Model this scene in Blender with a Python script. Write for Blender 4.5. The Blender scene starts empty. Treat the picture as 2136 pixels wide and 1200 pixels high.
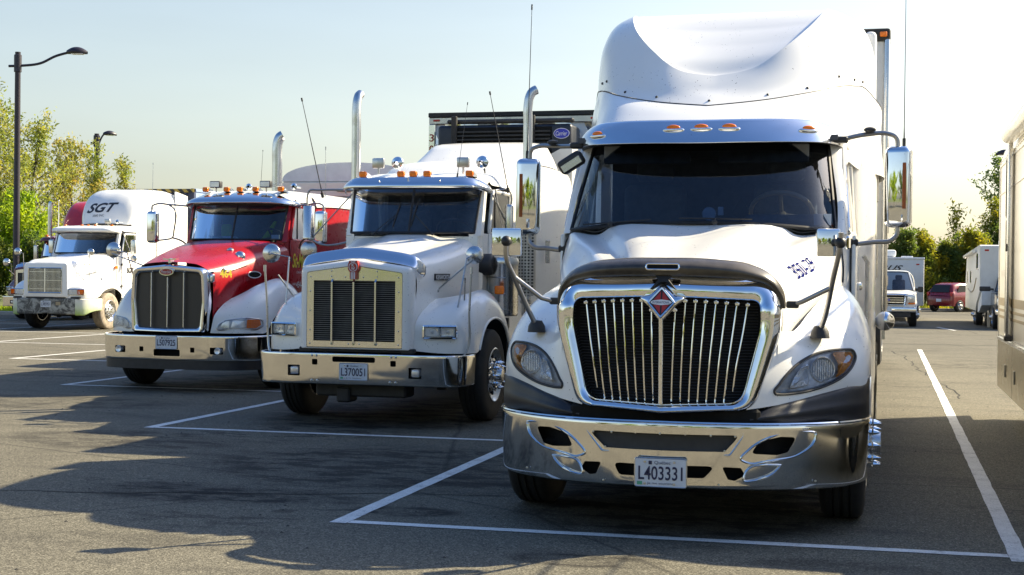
import bpy, bmesh, math, random
import numpy as np
from mathutils import Vector, Matrix
from mathutils.bvhtree import BVHTree
R = math.radians
PI = math.pi
random.seed(7)
RNG = np.random.RandomState(11)
scene = bpy.context.scene
C = scene.collection

# ------------------------------------------------------------------ camera
cam_data = bpy.data.cameras.new("camera")
cam = bpy.data.objects.new("camera", cam_data)
C.objects.link(cam)
cam_data.sensor_width = 36.0
cam_data.lens = 50.0
cam_data.clip_start = 0.1
cam_data.clip_end = 2000
_yaw, _pit, _rol = R(14.75), R(-0.45), R(0.65)
_fw = Vector((-math.sin(_yaw) * math.cos(_pit), math.cos(_yaw) * math.cos(_pit), math.sin(_pit)))
_r0 = Vector((math.cos(_yaw), math.sin(_yaw), 0))
_u0 = _r0.cross(_fw)
_rt = _r0 * math.cos(_rol) + _u0 * math.sin(_rol)
_up = _u0 * math.cos(_rol) - _r0 * math.sin(_rol)
cam.matrix_world = Matrix(((_rt.x, _up.x, -_fw.x, 0), (_rt.y, _up.y, -_fw.y, 0), (_rt.z, _up.z, -_fw.z, 1.577), (0, 0, 0, 1)))
scene.camera = cam
scene.render.resolution_x = 1024
scene.render.resolution_y = 575

# ------------------------------------------------------------------ sky, sun, exposure
SUN_EL, SUN_AZ = R(36.5), R(40)          # azimuth measured from +X towards +Y
world = bpy.data.worlds.new("World")
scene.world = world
world.use_nodes = True
wn = world.node_tree
bg = wn.nodes["Background"]
sky = wn.nodes.new("ShaderNodeTexSky")
sky.sky_type = 'NISHITA'
sky.sun_disc = False
sky.sun_elevation = SUN_EL
sky.sun_rotation = R(90) - SUN_AZ
sky.altitude = 50
sky.air_density = 1.0
sky.dust_density = 2.2
sky.ozone_density = 2.6
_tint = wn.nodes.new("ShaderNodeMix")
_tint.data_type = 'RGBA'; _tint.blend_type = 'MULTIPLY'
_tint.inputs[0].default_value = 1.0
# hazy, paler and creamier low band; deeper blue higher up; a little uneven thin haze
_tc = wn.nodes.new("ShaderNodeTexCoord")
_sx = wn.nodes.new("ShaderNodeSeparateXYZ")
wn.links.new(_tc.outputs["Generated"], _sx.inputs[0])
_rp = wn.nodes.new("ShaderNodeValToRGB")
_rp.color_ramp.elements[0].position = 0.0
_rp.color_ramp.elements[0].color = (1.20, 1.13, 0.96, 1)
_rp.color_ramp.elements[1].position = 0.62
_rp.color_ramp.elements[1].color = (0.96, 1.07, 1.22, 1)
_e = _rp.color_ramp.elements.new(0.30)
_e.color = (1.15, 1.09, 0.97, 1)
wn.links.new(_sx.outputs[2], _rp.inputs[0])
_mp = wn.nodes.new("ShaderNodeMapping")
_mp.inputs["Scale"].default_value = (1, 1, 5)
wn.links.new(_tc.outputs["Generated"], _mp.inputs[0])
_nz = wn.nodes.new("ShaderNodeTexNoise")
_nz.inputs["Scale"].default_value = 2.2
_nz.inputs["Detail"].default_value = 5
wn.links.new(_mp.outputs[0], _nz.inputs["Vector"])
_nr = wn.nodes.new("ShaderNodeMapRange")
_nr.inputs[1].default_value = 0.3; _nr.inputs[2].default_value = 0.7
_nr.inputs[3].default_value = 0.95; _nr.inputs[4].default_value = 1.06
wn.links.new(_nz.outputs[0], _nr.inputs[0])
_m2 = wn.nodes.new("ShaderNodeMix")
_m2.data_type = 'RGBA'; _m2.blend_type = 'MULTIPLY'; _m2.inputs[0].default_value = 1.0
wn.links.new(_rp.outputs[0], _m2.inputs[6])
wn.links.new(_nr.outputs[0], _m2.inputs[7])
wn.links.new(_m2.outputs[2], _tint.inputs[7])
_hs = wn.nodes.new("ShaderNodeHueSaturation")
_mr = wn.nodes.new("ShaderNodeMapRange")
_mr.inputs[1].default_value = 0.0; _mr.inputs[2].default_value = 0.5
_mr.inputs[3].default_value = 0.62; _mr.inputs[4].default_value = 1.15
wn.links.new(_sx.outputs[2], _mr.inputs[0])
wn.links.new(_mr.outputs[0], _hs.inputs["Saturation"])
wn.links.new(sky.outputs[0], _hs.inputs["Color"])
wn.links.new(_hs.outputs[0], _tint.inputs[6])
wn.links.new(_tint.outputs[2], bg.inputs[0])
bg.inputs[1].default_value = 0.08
sun_data = bpy.data.lights.new("sun", 'SUN')
sun_data.energy = 5.0
sun_data.angle = R(0.5)
sun_data.color = (1.0, 0.87, 0.61)
sun = bpy.data.objects.new("sun", sun_data)
C.objects.link(sun)
_sd = Vector((math.cos(SUN_EL) * math.cos(SUN_AZ), math.cos(SUN_EL) * math.sin(SUN_AZ), math.sin(SUN_EL)))
sun.rotation_euler = _sd.to_track_quat('Z', 'Y').to_euler()
sun.location = (30, 40, 60)
scene.view_settings.view_transform = 'Standard'
scene.view_settings.look = 'None'
scene.view_settings.exposure = 1.28
scene.view_settings.gamma = 1.0
try:
    scene.cycles.max_bounces = 8
    scene.cycles.transparent_max_bounces = 12
except Exception:
    pass

# ------------------------------------------------------------------ materials
def srgb(r, g, b):
    f = lambda c: (c / 255 / 12.92) if c / 255 <= 0.04045 else ((c / 255 + 0.055) / 1.055) ** 2.4
    return (f(r), f(g), f(b), 1.0)

def mat_base(name):
    m = bpy.data.materials.new(name)
    m.use_nodes = True
    nt = m.node_tree
    return m, nt, nt.nodes["Principled BSDF"]

def N(nt, t, **kw):
    n = nt.nodes.new(t)
    for k, v in kw.items():
        if k in n.inputs.keys() if hasattr(n.inputs, 'keys') else False:
            n.inputs[k].default_value = v
        else:
            setattr(n, k, v)
    return n

def noise(nt, scale, detail=4, rough=0.6, coord='Object', vec=None):
    if vec is None:
        tc = nt.nodes.new("ShaderNodeTexCoord")
        vec = tc.outputs[coord]
    n = nt.nodes.new("ShaderNodeTexNoise")
    n.inputs["Scale"].default_value = scale
    n.inputs["Detail"].default_value = detail
    n.inputs["Roughness"].default_value = rough
    nt.links.new(vec, n.inputs["Vector"])
    return n

def ramp(nt, fac, stops):
    r = nt.nodes.new("ShaderNodeValToRGB")
    els = r.color_ramp.elements
    while len(els) > 1:
        els.remove(els[-1])
    els[0].position = stops[0][0]
    els[0].color = stops[0][1]
    for p, c in stops[1:]:
        e = els.new(p)
        e.color = c
    nt.links.new(fac, r.inputs[0])
    return r

def mix(nt, fac, a, b, blend='MIX'):
    m = nt.nodes.new("ShaderNodeMix")
    m.data_type = 'RGBA'
    m.blend_type = blend
    for v, s in ((fac, 0), (a, 6), (b, 7)):
        if isinstance(v, (int, float)):
            m.inputs[s].default_value = v
        elif isinstance(v, tuple):
            m.inputs[s].default_value = v
        else:
            nt.links.new(v, m.inputs[s])
    return m.outputs[2]

G = lambda v: (v, v, v, 1)

def bump(nt, bsdf, h, strength=0.2, dist=0.01):
    b = nt.nodes.new("ShaderNodeBump")
    b.inputs["Strength"].default_value = strength
    b.inputs["Distance"].default_value = dist
    nt.links.new(h, b.inputs["Height"])
    nt.links.new(b.outputs[0], bsdf.inputs["Normal"])

def specks(nt, scale, thr=0.06):
    """small splats (dead insects, grit) as a 0/1 mask"""
    tc = nt.nodes.new("ShaderNodeTexCoord")
    v = nt.nodes.new("ShaderNodeTexVoronoi")
    v.inputs["Scale"].default_value = scale
    v.inputs["Randomness"].default_value = 1.0
    nt.links.new(tc.outputs["Object"], v.inputs["Vector"])
    n = noise(nt, scale * 0.35, 2)
    mth = nt.nodes.new("ShaderNodeMath")
    mth.operation = 'MULTIPLY'
    nt.links.new(n.outputs[0], mth.inputs[0])
    mth.inputs[1].default_value = thr * 2.4
    cmp = nt.nodes.new("ShaderNodeMath")
    cmp.operation = 'LESS_THAN'
    nt.links.new(v.outputs["Distance"], cmp.inputs[0])
    nt.links.new(mth.outputs[0], cmp.inputs[1])
    n2 = noise(nt, scale * 0.13, 1)
    c2 = nt.nodes.new("ShaderNodeMath")
    c2.operation = 'GREATER_THAN'
    nt.links.new(n2.outputs[0], c2.inputs[0])
    c2.inputs[1].default_value = 0.5
    mm = nt.nodes.new("ShaderNodeMath")
    mm.operation = 'MULTIPLY'
    nt.links.new(cmp.outputs[0], mm.inputs[0])
    nt.links.new(c2.outputs[0], mm.inputs[1])
    return mm.outputs[0]

def paint(name, col, dirt=0.35, rough=0.22, coat=0.5, grime=(0.16, 0.13, 0.10, 1), spk=34):
    m, nt, b = mat_base(name)
    n = noise(nt, 2.3, 6, 0.65)
    f = ramp(nt, n.outputs[0], [(0.45, G(0)), (0.78, G(dirt))])
    c = mix(nt, f.outputs[0], col, grime)
    if spk:
        c = mix(nt, specks(nt, spk, .085), c, (0.05, 0.04, 0.035, 1))
    nt.links.new(c, b.inputs["Base Color"])
    n2 = noise(nt, 9, 5)
    r = ramp(nt, n2.outputs[0], [(0.3, G(rough * 0.9)), (0.75, G(rough * 1.2))])
    nt.links.new(r.outputs[0], b.inputs["Roughness"])
    b.inputs["Coat Weight"].default_value = coat
    b.inputs["Coat Roughness"].default_value = 0.06
    return m

def metal(name, col, rough, var=0.5, spk=0, dirt=0.0, bmp=0.0):
    m, nt, b = mat_base(name)
    b.inputs["Metallic"].default_value = 1.0
    n = noise(nt, 6, 6, 0.7)
    c = mix(nt, ramp(nt, n.outputs[0], [(0.4, G(0)), (0.8, G(dirt))]).outputs[0], col, (0.16, 0.14, 0.11, 1))
    if spk:
        c = mix(nt, specks(nt, spk, 0.05), c, (0.05, 0.045, 0.035, 1))
    nt.links.new(c, b.inputs["Base Color"])
    r = ramp(nt, n.outputs[0], [(0.3, G(rough * (1 - var))), (0.75, G(rough * (1 + var)))])
    nt.links.new(r.outputs[0], b.inputs["Roughness"])
    if bmp:
        bump(nt, b, noise(nt, 3.0, 2).outputs[0], bmp, 0.02)
    return m

def plain(name, col, rough=0.5, metallic=0.0, var=0.25, scale=12, spec=0.5, bmp=0.0, bscale=60):
    m, nt, b = mat_base(name)
    n = noise(nt, scale, 5)
    d = tuple(c * (1 - var) for c in col[:3]) + (1,)
    e = tuple(min(1, c * (1 + var)) for c in col[:3]) + (1,)
    c = ramp(nt, n.outputs[0], [(0.3, d), (0.7, e)])
    nt.links.new(c.outputs[0], b.inputs["Base Color"])
    b.inputs["Roughness"].default_value = rough
    b.inputs["Metallic"].default_value = metallic
    b.inputs["Specular IOR Level"].default_value = spec
    if bmp:
        bump(nt, b, noise(nt, bscale, 3).outputs[0], bmp, 0.01)
    return m

def thin_glass(name, tint, ior=1.5, rough=0.0, dust=0.0):
    m, nt, b = mat_base(name)
    nt.nodes.remove(b)
    out = nt.nodes["Material Output"]
    tr = nt.nodes.new("ShaderNodeBsdfTransparent")
    tr.inputs[0].default_value = tint
    gl = nt.nodes.new("ShaderNodeBsdfGlossy")
    gl.inputs[0].default_value = (1, 1, 1, 1)
    gl.inputs["Roughness"].default_value = rough
    fr = nt.nodes.new("ShaderNodeFresnel")
    fr.inputs[0].default_value = ior
    mx = nt.nodes.new("ShaderNodeMixShader")
    nt.links.new(fr.outputs[0], mx.inputs[0])
    nt.links.new(tr.outputs[0], mx.inputs[1])
    nt.links.new(gl.outputs[0], mx.inputs[2])
    last = mx
    if dust:
        df = nt.nodes.new("ShaderNodeBsdfDiffuse")
        df.inputs[0].default_value = (0.5, 0.47, 0.42, 1)
        n = noise(nt, 5, 6, 0.7)
        rr = ramp(nt, n.outputs[0], [(0.35, G(dust * 0.3)), (0.75, G(dust))])
        m2 = nt.nodes.new("ShaderNodeMixShader")
        nt.links.new(rr.outputs[0], m2.inputs[0])
        nt.links.new(mx.outputs[0], m2.inputs[1])
        nt.links.new(df.outputs[0], m2.inputs[2])
        last = m2
    nt.links.new(last.outputs[0], out.inputs[0])
    return m

M = {}
M['white'] = paint("white_paint", (0.87, 0.86, 0.83, 1), 0.035, 0.18, 0.35)
M['cream'] = paint("cream_gelcoat", (0.86, 0.82, 0.73, 1), 0.06, 0.3, 0.3, spk=0)
M['white2'] = paint("white_paint_dusty", (0.86, 0.85, 0.81, 1), 0.05, 0.22, 0.35)
M['red'] = paint("red_paint", (0.36, 0.004, 0.010, 1), 0.06, 0.28, 0.15)
M['maroon'] = paint("maroon_paint", (0.11, 0.012, 0.02, 1), 0.1, 0.25)
M['crimson'] = paint("crimson_paint", (0.5, 0.02, 0.03, 1), 0.1, 0.3)
M['carred'] = paint("car_red_paint", (0.20, 0.008, 0.014, 1), 0.05, 0.25, spk=0)
M['cardark'] = paint("dark_car_paint", (0.05, 0.055, 0.06, 1), 0.05, 0.25, spk=0)
M['chrome'] = metal("chrome", (0.86, 0.87, 0.88, 1), 0.045, 0.4, 24, 0.10)
M['bumper'] = metal("polished_bumper", (0.80, 0.79, 0.76, 1), 0.075, 0.45, 26, 0.14, 0.0)
M['visor'] = metal("stainless_visor", (0.80, 0.81, 0.83, 1), 0.12, 0.2, 26, 0.05)
M['steel'] = metal("brushed_steel", (0.58, 0.57, 0.55, 1), 0.32, 0.3, 0, 0.25)
M['alu'] = metal("aluminium", (0.70, 0.70, 0.69, 1), 0.24, 0.3, 0, 0.2, 0.0)
M['gsteel'] = metal("grille_plate_steel", (0.80, 0.79, 0.76, 1), 0.16, 0.3, 18, 0.12)
M['tube'] = metal("mirror_tube_metal", (0.42, 0.41, 0.40, 1), 0.38, 0.3, 0, 0.4)
M['black'] = plain("black_plastic", (0.022, 0.022, 0.024, 1), 0.5, bmp=0.15)
M['valance'] = plain("grey_black_plastic", (0.013, 0.013, 0.016, 1), 0.42, bmp=0.2, bscale=220)
M['matte'] = plain("matte_black", (0.010, 0.010, 0.010, 1), 0.85, spec=0.2)
M['chassis'] = plain("dirty_black_steel", (0.03, 0.028, 0.025, 1), 0.7)
M['rubber'] = plain("rubber", (0.016, 0.016, 0.016, 1), 0.75, var=0.35, bmp=0.2)
M['dustyrubber'] = plain("dusty_rubber", (0.30, 0.25, 0.19, 1), 0.85, var=0.35)
M['seal'] = plain("rubber_seal", (0.012, 0.012, 0.013, 1), 0.5)
M['interior'] = plain("cab_interior", (0.08, 0.083, 0.09, 1), 0.8)
M['dash'] = plain("dashboard_plastic", (0.13, 0.135, 0.14, 1), 0.7)
M['seat'] = plain("seat_fabric", (0.14, 0.14, 0.15, 1), 0.9)
M['wood'] = plain("wood_rim", (0.50, 0.34, 0.18, 1), 0.4)
M['amber'] = plain("amber_lens", (0.90, 0.20, 0.01, 1), 0.18, var=0.15, scale=60)
M['darkamber'] = plain("brown_orange_lens", (0.32, 0.07, 0.015, 1), 0.25, var=0.1)
M['redlens'] = plain("red_lens", (0.45, 0.02, 0.015, 1), 0.2)
M['glass'] = thin_glass("windscreen_glass", (0.36, 0.46, 0.60, 1), 1.6, 0.0, 0.014)
M['sideglass'] = thin_glass("side_window_glass", (0.25, 0.28, 0.27, 1), 1.5, 0.0, 0.04)
M['lens'] = thin_glass("clear_lens", (0.99, 0.99, 1.0, 1), 1.35, 0.0, 0.01)
M['bowl'] = plain('headlight_bowl', (0.42, 0.45, 0.50, 1), 0.3, 0.3, var=0.3, scale=30)
M['mirrorglass'] = metal("mirror_face", (0.8, 0.8, 0.8, 1), 0.02)
M['smoke'] = plain("smoked_deflector", (0.075, 0.064, 0.05, 1), 0.25, var=0.5, scale=5)
M['mesh_dark'] = plain("dark_mesh", (0.03, 0.03, 0.03, 1), 0.6)
M['yellow'] = plain("yellow_decal", (0.75, 0.62, 0.03, 1), 0.5, var=0.08)
M['hivis'] = plain("hi_vis_fabric", (0.45, 0.75, 0.05, 1), 0.8, var=0.15)
M['blackdecal'] = plain("black_decal", (0.015, 0.015, 0.018, 1), 0.4)
M['bluedecal'] = plain("blue_decal", (0.012, 0.016, 0.13, 1), 1.0, var=0.1, spec=0.0)
M['logoblue'] = plain("logo_blue", (0.03, 0.04, 0.42, 1), 0.35, var=0.05)
M['whitedecal'] = plain("white_decal", (0.75, 0.75, 0.75, 1), 0.5, var=0.05)
M['reddecal'] = plain("red_decal", (0.42, 0.03, 0.02, 1), 0.35, var=0.1)
M['navy'] = plain("navy_plate_text", (0.015, 0.02, 0.07, 1), 0.4, var=0.05)
M['plate'] = plain("plate_white", (0.62, 0.66, 0.72, 1), 0.4, var=0.08)
M['green'] = plain("green_sticker", (0.1, 0.4, 0.25, 1), 0.5)
M['reefer'] = plain("reefer_unit_navy", (0.018, 0.022, 0.032, 1), 0.4)
M['container'] = plain("container_navy", (0.025, 0.035, 0.085, 1), 0.5)
M['containerblue'] = plain("container_blue", (0.25, 0.34, 0.55, 1), 0.5)
M['trailerwhite'] = paint("trailer_white", (0.70, 0.70, 0.68, 1), 0.15, 0.35, 0.1, spk=0)
M['trailergrey'] = plain("tarp_grey", (0.74, 0.77, 0.78, 1), 0.6, var=0.08, scale=4)
M['pole'] = plain("dark_lamp_pole", (0.025, 0.020, 0.030, 1), 0.4)
M['tan'] = plain("tan_stripe", (0.36, 0.28, 0.17, 1), 0.5, var=0.08)

# screens with fine holes, procedural on the real panel
def screen(name, sx, sz, col, hole=(0.006, 0.006, 0.006, 1), thr=0.33, metallic=0.6):
    m, nt, b = mat_base(name)
    tc = nt.nodes.new("ShaderNodeTexCoord")
    mp = nt.nodes.new("ShaderNodeMapping")
    mp.inputs["Scale"].default_value = (sx, 0.0001, sz)
    nt.links.new(tc.outputs["Object"], mp.inputs[0])
    v = nt.nodes.new("ShaderNodeTexVoronoi")
    v.inputs["Randomness"].default_value = 0.0
    v.inputs["Scale"].default_value = 1.0
    nt.links.new(mp.outputs[0], v.inputs["Vector"])
    r = ramp(nt, v.outputs["Distance"], [(thr - 0.04, hole), (thr + 0.04, col)])
    nt.links.new(r.outputs[0], b.inputs["Base Color"])
    b.inputs["Roughness"].default_value = 0.45
    r2 = ramp(nt, v.outputs["Distance"], [(thr - 0.04, G(0)), (thr + 0.04, G(metallic))])
    nt.links.new(r2.outputs[0], b.inputs["Metallic"])
    return m
M['screen'] = screen("grille_screen", 70, 90, (0.085, 0.078, 0.07, 1))

# ------------------------------------------------------------------ mesh builder
class MB:
    def __init__(s):
        s.v = []; s.f = []
    def add(s, verts, faces):
        o = len(s.v)
        s.v.extend([tuple(map(float, p)) for p in verts])
        s.f.extend([tuple(i + o for i in f) for f in faces])
        return s
    def box(s, x0, x1, y0, y1, z0, z1, bv=0.0, seg=1, rot=None, org=None):
        bm = bmesh.new()
        bmesh.ops.create_cube(bm, size=1)
        sx, sy, sz = x1 - x0, y1 - y0, z1 - z0
        for v in bm.verts:
            v.co = Vector(((v.co.x) * sx, v.co.y * sy, v.co.z * sz))
        if bv > 0:
            bmesh.ops.bevel(bm, geom=bm.edges[:], offset=min(bv, abs(sx) * .49, abs(sy) * .49, abs(sz) * .49), segments=seg, profile=0.5, affect='EDGES')
        c = Vector(((x0 + x1) / 2, (y0 + y1) / 2, (z0 + z1) / 2))
        if rot is not None:
            for v in bm.verts:
                v.co = rot @ v.co
        bm.verts.index_update()
        s.add([v.co + c for v in bm.verts], [[v.index for v in f.verts] for f in bm.faces])
        bm.free()
        return s
    def grid(s, P, close=False):
        P = np.asarray(P, float)
        r, c = P.shape[:2]
        f = []
        for i in range(r - 1):
            for j in range(c - 1 + (1 if close else 0)):
                k = (j + 1) % c
                f.append((i * c + j, i * c + k, (i + 1) * c + k, (i + 1) * c + j))
        return s.add(P.reshape(-1, 3), f)
    def tube(s, pts, r, n=10, caps=True, close=False):
        pts = [Vector(p) for p in pts]
        K = len(pts)
        rr = r if hasattr(r, '__len__') else [r] * K
        rings = []
        prev = None
        for i, p in enumerate(pts):
            if close:
                t = (pts[(i + 1) % K] - pts[i - 1]).normalized()
            else:
                t = (pts[min(i + 1, K - 1)] - pts[max(i - 1, 0)]).normalized()
            if prev is None:
                a = Vector((0, 0, 1)) if abs(t.z) < 0.9 else Vector((1, 0, 0))
                u = t.cross(a).normalized()
            else:
                u = (prev - t * prev.dot(t)).normalized()
            prev = u
            w = t.cross(u)
            rings.append([p + (u * math.cos(2 * PI * k / n) + w * math.sin(2 * PI * k / n)) * rr[i] for k in range(n)])
        if close:
            rings.append(rings[0])
        s.grid(np.array([[tuple(q) for q in rg] for rg in rings]), close=True)
        if caps and not close:
            s.add(rings[0], [tuple(range(n))])
            s.add(rings[-1], [tuple(range(n))])
        return s
    def lathe(s, prof, n=32, axis='X', c=(0, 0, 0), caps=False):
        """prof: (radius, along axis)"""
        rows = []
        for k in range(n):
            a = 2 * PI * k / n
            row = []
            for r, h in prof:
                ca, sa = r * math.cos(a), r * math.sin(a)
                p = {'X': (h, ca, sa), 'Y': (ca, h, sa), 'Z': (ca, sa, h)}[axis]
                row.append((p[0] + c[0], p[1] + c[1], p[2] + c[2]))
            rows.append(row)
        rows.append(rows[0])
        s.grid(np.array(rows))
        return s
    def prism(s, poly, d0, d1, axis='Y'):
        """poly of (a,b): axis Y -> (x,z); axis X -> (y,z); axis Z -> (x,y)"""
        n = len(poly)
        def P(a, b, d):
            return {'Y': (a, d, b), 'X': (d, a, b), 'Z': (a, b, d)}[axis]
        v = [P(a, b, d0) for a, b in poly] + [P(a, b, d1) for a, b in poly]
        f = [tuple(range(n)), tuple(range(2 * n - 1, n - 1, -1))] + [(i, (i + 1) % n, n + (i + 1) % n, n + i) for i in range(n)]
        return s.add(v, f)
    def sphere(s, c, r, n=16, sc=(1, 1, 1)):
        prof = []
        rows = []
        for i in range(n // 2 + 1):
            th = PI * i / (n // 2)
            rows.append([(c[0] + sc[0] * r * math.sin(th) * math.cos(2 * PI * k / n), c[1] + sc[1] * r * math.sin(th) * math.sin(2 * PI * k / n), c[2] + sc[2] * r * math.cos(th)) for k in range(n)])
        return s.grid(np.array(rows), close=True)
    def xform(s, mat):
        s.v = [tuple(mat @ Vector(p)) for p in s.v]
        return s
    def mirror(s):
        """add the mirror image across x=0"""
        o = len(s.v)
        s.v.extend([(-x, y, z) for x, y, z in s.v[:o]])
        s.f.extend([tuple(i + o for i in reversed(f)) for f in list(s.f)])
        return s
    def mesh(s, name, mat, smooth=32, weld=True):
        me = bpy.data.meshes.new(name)
        me.from_pydata(s.v, [], s.f)
        bm = bmesh.new()
        bm.from_mesh(me)
        if weld:
            bmesh.ops.remove_doubles(bm, verts=bm.verts[:], dist=0.0004)
            bmesh.ops.recalc_face_normals(bm, faces=bm.faces[:])
        bm.to_mesh(me)
        bm.free()
        me.polygons.foreach_set("use_smooth", [True] * len(me.polygons))
        me.set_sharp_from_angle(angle=R(smooth))
        if mat is not None:
            me.materials.append(mat if not isinstance(mat, str) else M[mat])
        return me

def cr(P, n):
    """smooth interpolation through the rows of P (K, M, 3) -> n steps per span"""
    P = np.asarray(P, float)
    K = P.shape[0]
    if K < 3:
        return np.concatenate([P[:1] * (1 - t) + P[-1:] * t for t in np.linspace(0, 1, n + 1)], 0)
    d = np.maximum(np.sqrt(((P[1:] - P[:-1]) ** 2).sum(-1)).mean(1), 1e-5)
    m = np.zeros_like(P)
    sl = (P[1:] - P[:-1]) / d[:, None, None]
    for i in range(1, K - 1):
        m[i] = (sl[i - 1] * d[i] + sl[i] * d[i - 1]) / (d[i] + d[i - 1])
    m[0] = 1.5 * sl[0] - 0.5 * m[1]
    m[-1] = 1.5 * sl[-1] - 0.5 * m[-2]
    out = []
    for i in range(K - 1):
        for t in np.linspace(0, 1, n, endpoint=False):
            h00 = 2 * t ** 3 - 3 * t ** 2 + 1; h10 = t ** 3 - 2 * t ** 2 + t
            h01 = -2 * t ** 3 + 3 * t ** 2; h11 = t ** 3 - t ** 2
            out.append(h00 * P[i] + h10 * d[i] * m[i] + h01 * P[i + 1] + h11 * d[i] * m[i + 1])
    out.append(P[-1])
    return np.array(out)

def patch(net, nu=6, nv=6):
    a = cr(np.asarray(net, float), nu)
    return cr(a.transpose(1, 0, 2), nv).transpose(1, 0, 2)

def smooth_path(pts, n=6):
    return cr(np.asarray(pts, float)[:, None, :], n)[:, 0, :]

def sym(net):
    """net rows run from x=0 outward (first column is the centre): mirror to a full-width net"""
    net = np.asarray(net, float)
    left = net[:, :0:-1, :].copy()
    left[:, :, 0] *= -1
    return np.concatenate([left, net], 1)

def rpoly(pts, rad, n=5):
    """polygon with rounded corners, n+1 points at each corner"""
    out = []
    K = len(pts)
    rr = rad if hasattr(rad, '__len__') else [rad] * K
    for i in range(K):
        p0, p, p1 = (Vector(pts[i - 1]).to_2d(), Vector(pts[i]).to_2d(), Vector(pts[(i + 1) % K]).to_2d())
        a = (p0 - p).normalized(); b = (p1 - p).normalized()
        ang = a.angle(b)
        L = min(rr[i] / math.tan(ang / 2), (p0 - p).length * .49, (p1 - p).length * .49)
        A = p + a * L; B = p + b * L
        for k in range(n + 1):
            t = k / n
            q = A * (1 - t) ** 2 + p * 2 * t * (1 - t) + B * t ** 2
            out.append((q.x, q.y))
    return out

# ------------------------------------------------------------------ object helpers
def thing(name, label, cat, loc=(0, 0, 0), rotz=0, group=None):
    o = bpy.data.objects.new(name, None)
    o.empty_display_size = 0.2
    C.objects.link(o)
    o.location = loc
    o.rotation_euler = (0, 0, rotz)
    o['label'] = label
    o['category'] = cat
    if group:
        o['group'] = group
    return o

def tag(o, label, cat, group=None):
    o['label'] = label
    o['category'] = cat
    if group:
        o['group'] = group
    return o

def pair(name, mb, mat, parent, smooth=32):
    """a right-hand piece and its mirror image, each an object of its own"""
    a = obj(name, mb, mat, parent, smooth)
    m2 = MB()
    m2.v = [(-x, y, z) for x, y, z in mb.v]
    m2.f = [tuple(reversed(f)) for f in mb.f]
    b = obj(name, m2, mat, parent, smooth)
    return a, b

def obj(name, mb, mat=None, parent=None, smooth=32, weld=True, label=None, loc=None):
    me = mb if isinstance(mb, bpy.types.Mesh) else mb.mesh(name, mat, smooth, weld)
    o = bpy.data.objects.new(name, me)
    C.objects.link(o)
    if parent is not None:
        o.parent = parent
    if loc is not None:
        o.location = loc
    if label:
        o['label'] = label
    return o

def struct(name, mb, mat, smooth=32):
    o = obj(name, mb, mat, None, smooth)
    o['kind'] = 'structure'
    return o

def copy_tree(o, parent=None):
    c = o.copy()
    C.objects.link(c)
    c.parent = parent
    for ch in list(o.children):
        copy_tree(ch, c)
    return c

def text_mesh(body, width, height, depth=0.002, spacing=1.0, shear=0.0, bold=0.0):
    """letters centred on the origin in the XZ plane facing -Y, as a mesh builder"""
    cu = bpy.data.curves.new("t", 'FONT')
    cu.body = body
    cu.align_x = 'CENTER'
    cu.align_y = 'CENTER'
    cu.size = 1
    cu.extrude = 0.0
    cu.offset = bold
    cu.space_character = spacing
    cu.shear = shear
    cu.resolution_u = 4
    o = bpy.data.objects.new("t", cu)
    C.objects.link(o)
    dg = bpy.context.evaluated_depsgraph_get()
    me = bpy.data.meshes.new_from_object(o.evaluated_get(dg))
    bpy.data.objects.remove(o)
    bpy.data.curves.remove(cu)
    vs = np.array([v.co[:] for v in me.vertices])
    mb = MB()
    lo, hi = vs.min(0), vs.max(0)
    sx = width / (hi[0] - lo[0]); sz = height / (hi[1] - lo[1])
    cx, cz = (hi[0] + lo[0]) / 2, (hi[1] + lo[1]) / 2
    V = [((v[0] - cx) * sx, -depth, (v[1] - cz) * sz) for v in vs]
    mb.add(V, [tuple(p.vertices) for p in me.polygons])
    bpy.data.meshes.remove(me)
    return mb

def text(name, body, width, height, mat, parent, loc, rot=(0, 0, 0), **kw):
    mb = text_mesh(body, width, height, **kw)
    o = obj(name, mb, mat, parent, weld=False)
    o.location = loc
    o.rotation_euler = rot
    return o

def boolean_cut(mb_solid, cutters, name, mat, parent, smooth=32):
    """closed solid minus closed cutters, evaluated to one mesh"""
    a = bpy.data.objects.new("a", mb_solid.mesh("a", mat, smooth)); C.objects.link(a)
    tmp = [a]
    for cmb in cutters:
        b = bpy.data.objects.new("b", cmb.mesh("b", None)); C.objects.link(b)
        tmp.append(b)
        md = a.modifiers.new("m", 'BOOLEAN')
        md.operation = 'DIFFERENCE'
        md.solver = 'EXACT'
        md.object = b
    dg = bpy.context.evaluated_depsgraph_get()
    me = bpy.data.meshes.new_from_object(a.evaluated_get(dg))
    me.name = name
    for o in tmp:
        m_ = o.data
        bpy.data.objects.remove(o)
        bpy.data.meshes.remove(m_)
    me.polygons.foreach_set("use_smooth", [True] * len(me.polygons))
    me.set_sharp_from_angle(angle=R(smooth))
    o = bpy.data.objects.new(name, me)
    C.objects.link(o)
    o.parent = parent
    return o

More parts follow.
